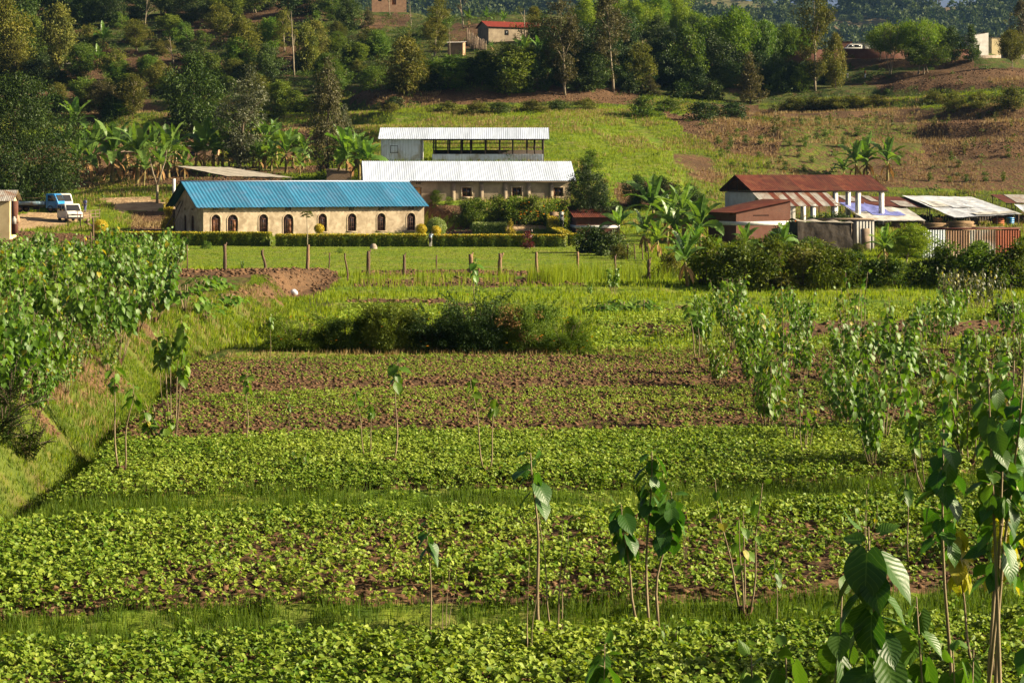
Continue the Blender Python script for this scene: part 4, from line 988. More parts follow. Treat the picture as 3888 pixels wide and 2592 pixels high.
def open_shed():
    rz = R(0); org, _ = frame(1447, 250, 9.0, rz); L, W, ze, zr = 20.9, 7.2, 2.95, 4.3
    t = thing('poultry_shed', 'white tin shed on the grassy slope with an open sided pole bay', 'shed', org, rz)
    at = lambda px: along(px, org, rz)
    x1 = at(1596)
    w_ = sheet_wall(0, x1, .20, .02, -.8, ze - .15).build('front_wall', M['wall_tin'], t)
    f = MB(); a, b = at(1482), at(1511); z0, z1 = 1.05, 2.0
    for bx in (((a, -.05, z0), (b, -.025, z0 + .05)), ((a, -.05, z1 - .05), (b, -.025, z1)), ((a, -.05, z0 + .05), (a + .05, -.025, z1 - .05)), ((b - .05, -.05, z0 + .05), (b, -.025, z1 - .05))): f.box(*bx)
    f.build('hatch_outline', M['dark_wood'], t)
    for nm, x in (('side_wall', 0.0), ('partition', x1)):
        o = sheet_wall(0, W, .20, .02, -.8, ze - .1).build(nm, M['wall_tin'], t); o.location = (x, 0, 0); o.rotation_euler = (0, 0, R(90))
    o = sheet_wall(0, x1, .2, .02, -.8, ze).build('back_wall', M['wall_tin'], t); o.location = (0, W, 0)
    low = sheet_wall(at(1641), at(2064), .20, .02, -.6, .92).build('low_wall', M['wall_tin'], t)
    o = sheet_wall(at(1641), at(2064), .20, .02, -.6, .92).build('low_wall', M['wall_tin'], t); o.location = (0, W, 0)
    o = sheet_wall(0, W, .20, .02, -.6, .92).build('low_wall', M['wall_tin'], t); o.location = (at(2064), 0, 0); o.rotation_euler = (0, 0, R(90))
    dp = MB(); dp.box((at(1604), -.03, -.6), (at(1608), .08, ze - .15)); dp.build('door_post', M['white_paint'], t)
    for px in (1646, 1700, 1750, 1786, 1842, 1896, 1946, 2001, 2030, 2062):
        x = at(px)
        for y in (.12, W - .12):
            p_ = MB(); p_.tube([[x, y, -.6], [x + .03, y, ze - .05]], .10, 7); p_.build('pole', M['dark_wood'], t)
    r_ = MB()
    for y in (.12, W - .12):
        for z in (1.75, 2.35): r_.tube([[at(1641), y, z], [at(2064), y, z + .05]], .035, 5)
        r_.tube([[0, y, ze - .08], [L, y, ze - .08]], .08, 6)
    for x in np.linspace(.3, L - .2, 12): r_.tube([[x, 0, ze - .1], [x, W / 2, zr - .1], [x, W, ze - .1]], .05, 5)
    r_.build('rails', M['dark_wood'], t)
    b_ = MB(); b_.box((at(1641), W / 2 - .1, .3), (at(2064), W / 2 + .1, 1.5)); b_.build('roost_rack', M['dark_wood'], t)
    sl = (zr - ze) / (W / 2)
    for ln in ([(W / 2, zr + .06), (-.5, ze - .5 * sl + .07)], [(W / 2, zr + .06), (W + .5, ze - .5 * sl + .07)]):
        corrugated(-.35, L + .4, .24, .022, ln).build('roof', M['white_tin'], t)
open_shed()

# ------------------------------------------------------------------ small houses of the hillside
def small_house(name, label, cat, px, d, z, rz, L, W, hh, rise, wmat, rmat, oh=.35, mono=None, openings=(), band=None, roof_name='roof', extra=None):
    org, _ = frame(px, d, z, rz); t = thing(name, label, cat, org, rz)
    zr = hh + rise
    if mono:  # one slope: front height hh, back height hh+rise (or along x)
        if mono == 'x':
            wall_mesh('front_wall', [(0, -2), (L, -2), (L, hh + rise), (0, hh)], [rect(*o[:4]) for o in openings], .2, wmat, t)
            wall_mesh('back_wall', [(0, -2), (L, -2), (L, hh + rise), (0, hh)], [], .2, wmat, t, Matrix.Translation((0, W - .2, 0)))
            for x, h1 in ((.2, hh), (L, hh + rise)): wall_mesh('side_wall', rect(0, W - .4, -2, h1 - .02), [], .2, wmat, t, Matrix.Translation((x, .2, 0)) @ Matrix.Rotation(R(90), 4, 'Z'))
            rf = corrugated(-oh, W + oh, .2, .02, [(-oh, hh - oh * rise / L + .08), (L + oh, hh + rise + oh * rise / L + .08)]).build(roof_name, rmat, t)
            rf.matrix_local = Matrix(((0, 1, 0, 0), (1, 0, 0, 0), (0, 0, 1, 0), (0, 0, 0, 1)))
        else:
            wall_mesh('front_wall', rect(0, L, -2, hh), [rect(*o[:4]) for o in openings], .2, wmat, t)
            wall_mesh('back_wall', rect(0, L, -2, hh + rise), [], .2, wmat, t, Matrix.Translation((0, W - .2, 0)))
            for x in (.2, L): wall_mesh('side_wall', [(0, -2), (W - .4, -2), (W - .4, hh + rise - .05), (0, hh)], [], .2, wmat, t, Matrix.Translation((x, .2, 0)) @ Matrix.Rotation(R(90), 4, 'Z'))
            corrugated(-oh, L + oh, .2, .02, [(W + oh, hh + rise + oh * rise / W + .08), (-oh, hh - oh * rise / W + .08)]).build(roof_name, rmat, t)
    else:
        wall_mesh('front_wall', rect(0, L, -2, hh), [rect(*o[:4]) for o in openings], .2, wmat, t)
        wall_mesh('back_wall', rect(0, L, -2, hh), [], .2, wmat, t, Matrix.Translation((0, W - .2, 0)))
        for x in (.2, L): wall_mesh('gable_wall', [(0, -2), (W - .4, -2), (W - .4, hh), (W / 2 - .2, zr - .1), (0, hh)], [], .2, wmat, t, Matrix.Translation((x, .2, 0)) @ Matrix.Rotation(R(90), 4, 'Z'))
        sl = rise / (W / 2)
        for ln in ([(W / 2, zr + .05), (-oh, hh - oh * sl + .06)], [(W / 2, zr + .05), (W + oh, hh - oh * sl + .06)]):
            corrugated(-oh, L + oh, .2, .02, ln).build(roof_name, rmat, t)
    for o in openings:
        k = o[4] if len(o) > 4 else 'window'
        f = MB(); f.box((o[0], .1, o[2]), (o[1], .13, o[3])); f.build(k, M['door_wood'] if k == 'door' else M['glass'], t)
    if band:
        b_ = MB(); b_.box((-.02, -.025, band[0]), (L + .02, -.002, band[1])); b_.build('white_band', M['white_paint'], t)
        b_ = MB(); b_.box((-.025, -.02, band[0] + .001), (-.002, W, band[1] - .001)); b_.build('white_band', M['white_paint'], t)
    return t
small_house('brick_house', 'red brick house with a white band and a sloping rusty lean-to roof', 'house', 2795, 200, .1, R(25), 6.5, 5.5, 3.25, 1.15, M['brick'], M['rust_tin'], .4, mono='x', band=(1.95, 2.35), openings=[(2.0, 3.9, 2.9, 3.0, 'lintel')])
x, y, z = on_ground(2185, 205)
small_house('brick_outhouse', 'low brick outhouse with a white band and a red tin roof beside the cypress', 'outhouse', 2188, 205, .2, R(8), 4.6, 3.6, 2.6, .9, M['brick'], M['rust_tin'], .35, mono='y', band=(1.45, 1.75))
small_house('latrine_hut', 'tiny mud brick hut with a flat tin roof among trees on the left hillside', 'hut', 247, 392, ground_at(260, 290)[2], R(-28), 1.9, 1.6, 2.4, .25, M['mud'], M['grey_tin'], .4, mono='y')
small_house('white_house', 'pale house with a brick corner and grey tin roof at the left edge', 'house', -160, 205, 1.55, R(4), 5.3, 4, 3.1, .9, M['cream_wall'], M['grey_tin'], .5)
x, y, z = on_ground(60, 206)
mb = MB(); mb.box((0, 0, -.5), (.62, .5, 3.0)); o = mb.build('brick_pillar', M['brick']); o.location = (P3(42, 800, 204.6)[0], 204.6, 1.5); tag(o, 'red brick pillar at the corner of the pale house', 'pillar')
small_house('red_roof_house', 'grey walled house with a bright red roof high on the hillside', 'house', 1855, 388, P3(0, 150, 388)[2], R(24), 14.5, 5.5, 2.6, 1.15, M['grey_plaster'], M['red_tin'], .4, openings=[(3.4, 4.3, .9, 1.9)])
small_house('grey_hut', 'small grey hut with a rust and white roof below the red roofed house', 'hut', 1700, 372, P3(0, 208, 372)[2], R(-10), 2.9, 2.4, 2.2, .3, M['mud'], M['grey_tin'], .3, mono='y')
small_house('hilltop_house', 'brown brick house with an orange wall at the top of the hill', 'house', 1412, 492, P3(0, 18, 492)[2], R(5), 8.6, 5, 3.2, 1.2, M['mud'], M['rust_tin'], .4, openings=[(1.5, 2.4, .8, 1.9), (5, 6, 0, 2, 'door')])
for px, d, py, L, lab in ((390, 280, 600, 5.2, 'pink mud walled house half hidden behind banana plants, nearest the big dark tree'), (560, 284, 600, 4.0, 'grey mud walled house behind banana plants with a dark window'), (690, 286, 600, 5.2, 'small mud house with a grey tin roof right of the bare forked tree')):
    small_house('mud_house', lab, 'house', px, d, on_ground(px, d)[2] - .1, R(4), L, 3.5, 2.1, .3, M['mud'] if L > 4 else M['grey_plaster'], M['grey_tin'] if px > 600 else M['old_board'], .3, mono='y', openings=[(1.2, 1.9, .6, 1.4)])
small_house('brick_store', 'low tan brick store with pierced vents behind the blue roof', 'store', 1240, 247, P3(0, 700, 247)[2], R(3), 3.1, 3, 1.6, .3, M['tan_brick'], M['old_board'], .1, mono='y')
# the ridge at the upper right
small_house('villa', 'white villa with a tall flat gable on the upper right ridge', 'villa', 3698, 372, P3(0, 205, 372)[2], R(14), 3.0, 4, 3.5, .5, M['white_wall'], M['grey_tin'], .02, mono='x', openings=[(.5, 1.1, .2, 1.7, 'door')])
small_house('yellow_house', 'cream yellow house right behind the white villa on the ridge', 'house', 3766, 380, P3(0, 195, 380)[2], R(10), 1.9, 4, 2.6, .3, M['cream_wall'], M['grey_tin'], .15, mono='y')
small_house('ridge_store', 'low white walled store with a grey roof left of umbrella trees on the ridge', 'store', 3285, 392, P3(0, 196, 392)[2], R(6), 6.2, 4, 1.75, .2, M['white_wall'], M['grey_tin'], .25, mono='y', openings=[(4.5, 5.3, .4, 1.3)])
small_house('gatehouse', 'small red brick gatehouse left of the white car on the ridge', 'gatehouse', 3196, 388, P3(0, 190, 388)[2], R(6), 2.1, 3, 1.6, .2, M['brick'], M['rust_tin'], .15, mono='y')
def long_wall(name, label, pts, hgt, mat, capm=None, thick=.3):
    mb = MB()
    for (a, b) in zip(pts[:-1], pts[1:]):
        a, b = np.array(a), np.array(b); dv = b - a; L = np.linalg.norm(dv[:2]); nrm = np.array([-dv[1], dv[0], 0]) / L * thick / 2
        V = [a - nrm - [0, 0, 3], b - nrm - [0, 0, 3], b + nrm - [0, 0, 3], a + nrm - [0, 0, 3], a - nrm + [0, 0, hgt], b - nrm + [0, 0, hgt], b + nrm + [0, 0, hgt], a + nrm + [0, 0, hgt]]
        mb.add(np.array(V), [[0,3,2,1],[4,5,6,7],[0,1,5,4],[1,2,6,5],[2,3,7,6],[3,0,4,7]])
    return tag(mb.build(name, mat), label, 'wall')
long_wall('compound_wall', 'long brown brick wall along the upper right ridge below the white car', [P3(2900, 222, 372), P3(3200, 210, 370), P3(3500, 208, 369), P3(3690, 214, 368)], 1.2, M['brick'])
long_wall('retaining_wall', 'stone retaining wall below the white villa', [P3(3660, 232, 366), P3(3800, 230, 366), P3(3960, 228, 366)], 1.0, M['stone'])
mb = MB(); xs = np.linspace(0, 2.6, 14)
for x in xs: mb.box((x, 0, 0), (x + .05, .05, 1.3 + .5 * math.sin(x / 2.6 * 3.14)))
mb.box((0, .06, .2), (2.65, .1, .28)); mb.box((0, .06, 1.1), (2.65, .1, 1.18))
o = mb.build('metal_gate', M['black_plastic']); o.location = P3(3238, 190, 389.5); tag(o, 'dark iron gate with an arched top behind the white car', 'gate')

# ------------------------------------------------------------------ the market compound on the right
def rust_hall():
    rz = R(18); org, _ = frame(2862, 222, .9, rz); L, W, ze, zr = 17.0, 9.0, 4.55, 6.35
    t = thing('open_hall', 'open hall with a rusty red tin roof on white columns', 'hall', org, rz)
    sl = (zr - ze) / (W / 2)
    for ln in ([(W / 2, zr), (0, ze)], [(W / 2, zr), (W, ze)]): corrugated(-.3, L, .25, .022, ln).build('roof', M['rust_tin'], t)
    # lower striped sheets in front
    a, b = -.1, 9.2; k = 0; x = a
    while x < b:
        w_ = [1.9, .75, .9, .55, 1.0, .5, .85, .6, .9, .7, .8][k % 11]; x2 = min(b, x + w_)
        o = corrugated(x, x2, .21, .02, [(.35, ze - .15), (-3.3, 2.85)]).build('roof_sheet', M['grey_tin'] if k % 2 == 0 else M['rust_tin'], t); o['label'] = 'grey sheet of the striped lean-to' if k % 2 == 0 else 'rusty sheet of the striped lean-to'
        x = x2 + .004; k += 1
    for x, y, h_ in ((10.4, .45, ze), (13.3, .45, ze), (16.3, .45, ze), (5.9, -2.9, 2.95), (8.6, -2.9, 2.95), (16.3, W - .4, ze), (10.4, W - .4, ze), (5.9, W - .4, ze)):
        p_ = MB(); p_.box((x - .23, y - .23, -1.2), (x + .23, y + .23, h_ + .02)); p_.build('column', M['white_paint'], t)
    wall_mesh('back_wall', rect(.3, 9.0, -1, 4.4), [], .2, M['white_wall'], t, Matrix.Translation((0, W - 1.2, 0)))
    wall_mesh('gable_wall', rect(0, W - .9, -1, ze - .25), [], .2, M['white_wall'], t, Matrix.Translation((.5, .45, 0)) @ Matrix.Rotation(R(90), 4, 'Z'))
    wall_mesh('front_wall', rect(.3, 2.2, -1, ze - .25), [], .2, M['white_wall'], t, Matrix.Translation((0, .25, 0)))
    tr = MB()
    for x in np.linspace(0, L - .3, 7):
        tr.tube([[x, .1, ze - .05], [x, W / 2, zr - .08], [x, W - .1, ze - .05]], .06, 4); tr.tube([[x, .1, ze - .1], [x, W - .1, ze - .1]], .06, 4); tr.tube([[x, W / 2, zr - .1], [x, W / 2, ze - .1]], .05, 4)
        for q in (.25, .75): tr.tube([[x, W * q, ze - .1], [x, W * q, (ze + zr) / 2 - .1]], .04, 4)
    tr.tube([[-.2, .1, ze - .08], [L, .1, ze - .08]], .07, 4); tr.tube([[-.2, W - .1, ze - .08], [L, W - .1, ze - .08]], .07, 4); tr.tube([[a, -3.1, 2.85], [b, -3.1, 2.85]], .06, 4)
    tr.build('trusses', M['dark_wood'], t)
rust_hall()
def awning(name, label, quad, mat, sag=.08, wob=.07, posts=True, seed=0, edge_mat=None, strips=None, tears=0):
    """a sheet over a pole frame: quad = back-left, back-right, front-right, front-left (photo column, row, metres)"""
    q = [P3(*c) for c in quad]; n_ = 28; ctr = sum(q) / 4
    t = thing(name, label, 'awning', (ctr[0], ctr[1], height(ctr[0], ctr[1]).item()))
    o0 = np.array(t.location)
    def grid(u0, u1, v0, v1, m, lift=0.0, rough=1.0):
        a = np.linspace(u0, u1, n_ + 1)[:, None]; b = np.linspace(v0, v1, n_ + 1)[None]
        Pn = ((1 - b)[..., None] * ((1 - a)[..., None] * q[0] + a[..., None] * q[1]) + b[..., None] * ((1 - a)[..., None] * q[3] + a[..., None] * q[2]))
        z = -sag * (np.abs(np.sin(a * math.pi * 5)) ** .7) * 0 - sag * 4 * (a - .5) ** 2 * 0 + wob * rough * (fbm(a * 14 + seed * 3, b * 7 + seed, 101 + seed) - .5) * 2 - sag * np.sin(b * math.pi) * (np.sin(a * math.pi * 4) ** 2)
        Pn[..., 2] += z + lift; Pn[..., 1] += .25 * (fbm(a * 9 + seed, b * 0 + .5, 103 + seed) - .5) * (b > .97)
        mb = MB(); i = np.arange(n_)[:, None] * (n_ + 1) + np.arange(n_)[None]; f = np.stack([i, i + n_ + 1, i + n_ + 2, i + 1], -1).reshape(-1, 4); V = Pn.reshape(-1, 3) - o0
        mb.add(V, f); mb.add(V - np.array([0, 0, .015]), f[:, ::-1]); return mb
    grid(0, 1, 0, 1, mat).build('sheet', mat, t, True)
    for k, (u0, u1, v0, v1, m2, lift) in enumerate(strips or []): o = grid(u0, u1, v0, v1, m2, lift).build('patch', m2, t, True); o['label'] = m2.name.replace('_', ' ') + ' laid over the awning'
    if posts:
        for a in (.02, .33, .66, .98):
            for b in (.04, .96):
                top = ((1 - b) * ((1 - a) * q[0] + a * q[1]) + b * ((1 - a) * q[3] + a * q[2])) - o0
                gz = height(top[0] + o0[0], top[1] + o0[1]).item() - o0[2]
                p_ = MB(); p_.tube([[top[0], top[1], gz - .2], [top[0] + .04, top[1], top[2] - .08]], .055, 6); p_.build('pole', M['old_board'], t)
    fr = MB()
    for b in (.04, .5, .96):
        l_ = [((1 - b) * ((1 - a) * q[0] + a * q[1]) + b * ((1 - a) * q[3] + a * q[2])) - o0 - np.array([0, 0, .17]) for a in (0, .5, 1)]; fr.tube(l_, .04, 5)
    fr.build('frame', M['dark_wood'], t)
    return t
awning('market_awning', 'market awning of cream sheeting with a blue tarpaulin over one end', [(3180, 768, 238), (3420, 775, 240), (3515, 838, 221), (3290, 836, 219)], M['cream_tarp'], seed=1, strips=[(.02, .62, .02, .52, M['blue_tarp'], .05), (.25, .80, .50, .72, M['blue_tarp'], .04)])
awning('market_awning', 'wide market awning of patched white sheeting', [(3425, 742, 246), (3690, 748, 248), (3880, 812, 224), (3625, 826, 222)], M['white_tarp'], seed=2, strips=[(.30, .62, .40, .62, M['white_tarp'], .10), (.35, .97, .86, .98, M['cream_tarp'], .10), (.05, .3, .30, .55, M['cream_tarp'], .08)])
awning('tin_awning', 'row of rusty and grey tin sheets behind the cream awning', [(3100, 742, 243), (3450, 748, 246), (3540, 792, 234), (3150, 770, 238)], M['rust_tin'], wob=.04, sag=0, seed=3, strips=[(.22, .36, 0, .7, M['grey_tin'], .06), (.70, .86, .45, .98, M['grey_tin'], .06), (.48, .56, .0, .6, M['grey_tin'], .06)])
awning('tin_awning', 'grey and rust tin roof on poles at the right edge behind the white awning', [(3760, 738, 252), (4000, 742, 254), (4040, 780, 244), (3820, 770, 243)], M['rust_tin'], wob=.03, sag=0, seed=4, strips=[(.2, .75, .02, .95, M['grey_tin'], .05)])
awning('cloth_awning', 'small white cloth awning at the far right edge', [(3850, 775, 238), (3990, 780, 239), (4000, 810, 230), (3890, 806, 230)], M['white_tarp'], seed=5)
awning('bamboo_awning', 'long grey sheeted awning in front of banana plants behind the blue roof', [(672, 630, 244), (865, 635, 246), (1118, 674, 240), (860, 668, 238)], M['grey_tarp'], wob=.06, seed=6)
for pa, pb, d, zt, lab in ((3450, 3900, 236, 815, 'dark boards standing in for the shade under the white awning'), (3240, 3500, 234, 815, 'dark boards standing in for the shade under the cream and blue awning')):  # added near-black boards that stand in for the shade below the awnings
    a, b = P3(pa, zt, d), P3(pb, zt, d + 2); mb = MB(); L = b[0] - a[0]
    for q in np.arange(0, L, .32): mb.box((q, -.02 * rng.random(), -3.2), (q + .29, .04, rng.uniform(-.25, .05)), rng.random())
    o = mb.build('shade_boards', M['dark_wood']); o.location = a; tag(o, lab, 'wall')
for i, (px, py, d, w, m, lab) in enumerate([(3560,868,226,.9,'pale_wood','pale wooden crate under the white awning, left one'),(3700,866,227,.8,'old_board','weathered crate under the white awning between two poles'),(3790,868,226,1.1,'cloth_orange','orange covered bundle under the white awning'),(3400,866,222,.8,'old_board','weathered crate under the cream awning'),(3835,862,228,.7,'truck_blue','blue crate under the right end of the white awning')]):
    p_ = P3(px, py, d); z = height(p_[0], d).item(); t = thing('crate', lab, 'crate', (p_[0], d, z), rng.uniform(-.3, .3)); mb = MB()
    for k in range(4): mb.box((-w / 2, -w / 2, .05 + k * .24), (w / 2, -w / 2 + .03, .25 + k * .24)); mb.box((-w / 2, w / 2 - .03, .05 + k * .24), (w / 2, w / 2, .25 + k * .24)); mb.box((-w / 2, -w / 2 + .03, .05 + k * .24), (-w / 2 + .03, w / 2 - .03, .25 + k * .24)); mb.box((w / 2 - .03, -w / 2 + .03, .05 + k * .24), (w / 2, w / 2 - .03, .25 + k * .24))
    mb.build('side_slats', M[m], t); mb = MB(); mb.box((-w / 2 + .04, -w / 2 + .04, .1), (w / 2 - .04, w / 2 - .04, .9)); mb.build('load', M['mud'], t)
# stalls under them
def shack():
    rz = R(8); org, _ = frame(3245, 186, .2, rz)
    t = thing('market_shack', 'white painted shack beside the dark tarpaulin', 'shack', org, rz)
    mb = MB(); mb.box((0, 0, -1), (1.9, 3, 2.7))
    for q in np.arange(.1, 1.9, .3): mb.box((q, -.02, -1), (q + .27, -.002, 2.66), rng.random())
    mb.build('wall', mat_plain('dirty_white_board', (.40,.40,.38), (.27,.26,.24), .85, 1.5, stretch=(3,1,.3), stain=(.28,.24,.19)), t)
    mb = MB(); mb.box((.7, -.05, -.6), (1.45, -.022, 1.9)); mb.build('door', M['old_board'], t)
    mb = MB(); mb.box((-3.6, -.1, 2.72), (2.2, 3.2, 2.82)); mb.build('roof', M['old_board'], t)
    org2, _ = frame(3028, 184, .1, rz)
    q = thing('tarpaulin_stall', 'market stall wrapped in a sagging dark brown tarpaulin', 'stall', org2, R(5))
    n_ = 40; a = np.linspace(0, 1, n_ + 1); mb = MB(); Ls = 5.3
    for (p0, p1, h0, h1) in (((0, 0), (Ls, .3), 2.75, 2.55), ((-.4, 3.0), (0, 0), 2.7, 2.75), ((Ls, .3), (Ls + .2, 3.2), 2.55, 2.6)):
        b = np.linspace(0, 1, 13)[None]; A = a[:, None]
        X = p0[0] + (p1[0] - p0[0]) * A + 0 * b; Y = p0[1] + (p1[1] - p0[1]) * A - .22 * b * (.7 + .2 * np.sin(A * 13)) + .22 * (fbm(A * 7, b * 2.5, 7) - .5)
        Z = (h0 + (h1 - h0) * A) * (1 - b) - .3 * b - .10 * np.sin(A * 3.14 * 3) ** 2 * (1 - b)
        i = np.arange(n_)[:, None] * 13 + np.arange(12)[None]; mb.add(np.stack([X, Y, Z], -1).reshape(-1, 3), np.stack([i, i + 1, i + 14, i + 13], -1).reshape(-1, 4))
    mb.build('side_sheet', M['dark_tarp'], q, True)
    b = np.linspace(0, 1, 13)[None]; A = a[:, None]; mb = MB()
    X = A * (Ls + .1) + b * -.2; Y = b * 3.1 + .15 * A; Z = 2.75 - .2 * A - .18 * np.sin(A * 9) ** 2 * np.sin(b * 3.14) + .22 * np.sin(b * 3.14) + .08 * (fbm(A * 8, b * 5, 3) - .5)
    i = np.arange(n_)[:, None] * 13 + np.arange(12)[None]; mb.add(np.stack([X, Y, Z], -1).reshape(-1, 3), np.stack([i, i + 13, i + 14, i + 1], -1).reshape(-1, 4)); mb.build('top_sheet', M['grey_tarp'], q, True)
    fr = MB()
    for x in (0.1, Ls / 2, Ls - .1): fr.tube([[x, .3, -.5], [x, .3, 2.6]], .06, 6); fr.tube([[x, 2.9, -.5], [x, 2.9, 2.6]], .06, 6)
    fr.build('poles', M['old_board'], q)
    mb = MB(); mb.box((-.75, -.3, -.8), (.0, .1, .85)); o = mb.build('white_block', M['white_paint']); o.location = P3(3010, 930, 192); tag(o, 'small white block beside the brick house corner', 'block')
shack()
def tin_stall():
    rz = R(14); org, _ = frame(3505, 166, .15, rz); t = thing('tin_stall', 'row of joined tin walls, white to rust to orange, topped by loose boards', 'stall', org, rz)
    at = lambda px: along(px, org, rz); h_ = 2.35
    for a, b, m, lab in ((3505, 3590, 'wall_tin', 'streaked white tin sheet'), (3592, 3680, 'rusty_panel', 'brown rusted tin sheet'), (3682, 3779, 'grey_tin', 'dull grey tin sheet'), (3781, 3875, 'orange_panel', 'bright orange red tin sheet')):
        if m == 'rusty_panel': mm = mat_plain('brown_tin', (.30,.17,.09), (.19,.10,.06), .7, 1.2, stretch=(3,1,.3), stain=(.38,.30,.22))
        elif m == 'orange_panel': mm = mat_plain('orange_tin', (.32,.075,.025), (.21,.05,.02), .65, 1.2, stretch=(3,1,.3), stain=(.26,.07,.03))
        else: mm = M[m]
        o = sheet_wall(at(a), at(b), .24, .03, -1.4 + .3 * rng.random(), h_ - rng.uniform(0, .12)).build('wall_panel', mm, t); o['label'] = lab
    mb = MB(); mb.box((0, .1, h_ - .02), (at(3875), 3.2, h_ + .08)); mb.build('roof', M['rust_tin'], t)
    for x in (.05, at(3875) - .05):
        mb = MB(); mb.box((x - .05, .1, -1), (x + .05, 3.1, h_ - .03)); mb.build('side_wall', M['old_board'], t)
    bd = MB()
    for k in range(16):
        c = rng.uniform(.5, at(3875) - .5); bd.box((c - rng.uniform(.4, 1.1), .3 + k * .16, h_ + .09 + .02 * (k % 3)), (c + rng.uniform(.4, 1.1), .44 + k * .16, h_ + .12 + .02 * (k % 3)), rng.random(), rng.normal(0, .08))
    bd.build('loose_boards', M['old_board'], t)
    for px, n_, lab in ((3545, 8, 'lower stack of sawn boards on the tin stall roof, at the left'), (3650, 10, 'taller stack of sawn boards on the tin stall roof, at the right')):
        o = P3(px, 0, 185); zt = P3(0, 874, 185)[2]
        st = MB()
        for k in range(n_):
            for j in range(5): st.box((-1.1 + rng.normal(0, .15), -.6 + j * .25, k * .085), (1.1 + rng.normal(0, .15), -.6 + j * .25 + .22, k * .085 + .055 + .02 * rng.random()), rng.random(), rng.normal(0, .05))
        st.box((-.9, -.5, -2.6), (.9, .6, -.02))
        q = st.build('board_stack', mat_plain('sawn_board', (.40,.26,.14), (.24,.16,.09), .8, 5, stretch=(.2,1,1))); q.location = (o[0], 185, zt); q.rotation_euler = (0, 0, R(12)); tag(q, lab, 'board stack', 'stacks of boards')
tin_stall()
# brick gateposts and a little path gate
for k, (px, lab) in enumerate(((2104, 'pale brick gatepost with a wooden door, left of the red roofed outhouse'), (2133, 'thin white gatepost nearest the red roofed outhouse'))):
    mb = MB(); w = .5 if k == 0 else .22; mb.box((-w, -.2, -1), (w, .25, 1.15 + .0)); o = mb.build('gatepost', M['tan_brick'] if k == 0 else M['white_wall']); o.location = (P3(px, 0, 214)[0], 214, P3(0, 845, 214)[2]); tag(o, lab, 'gatepost')

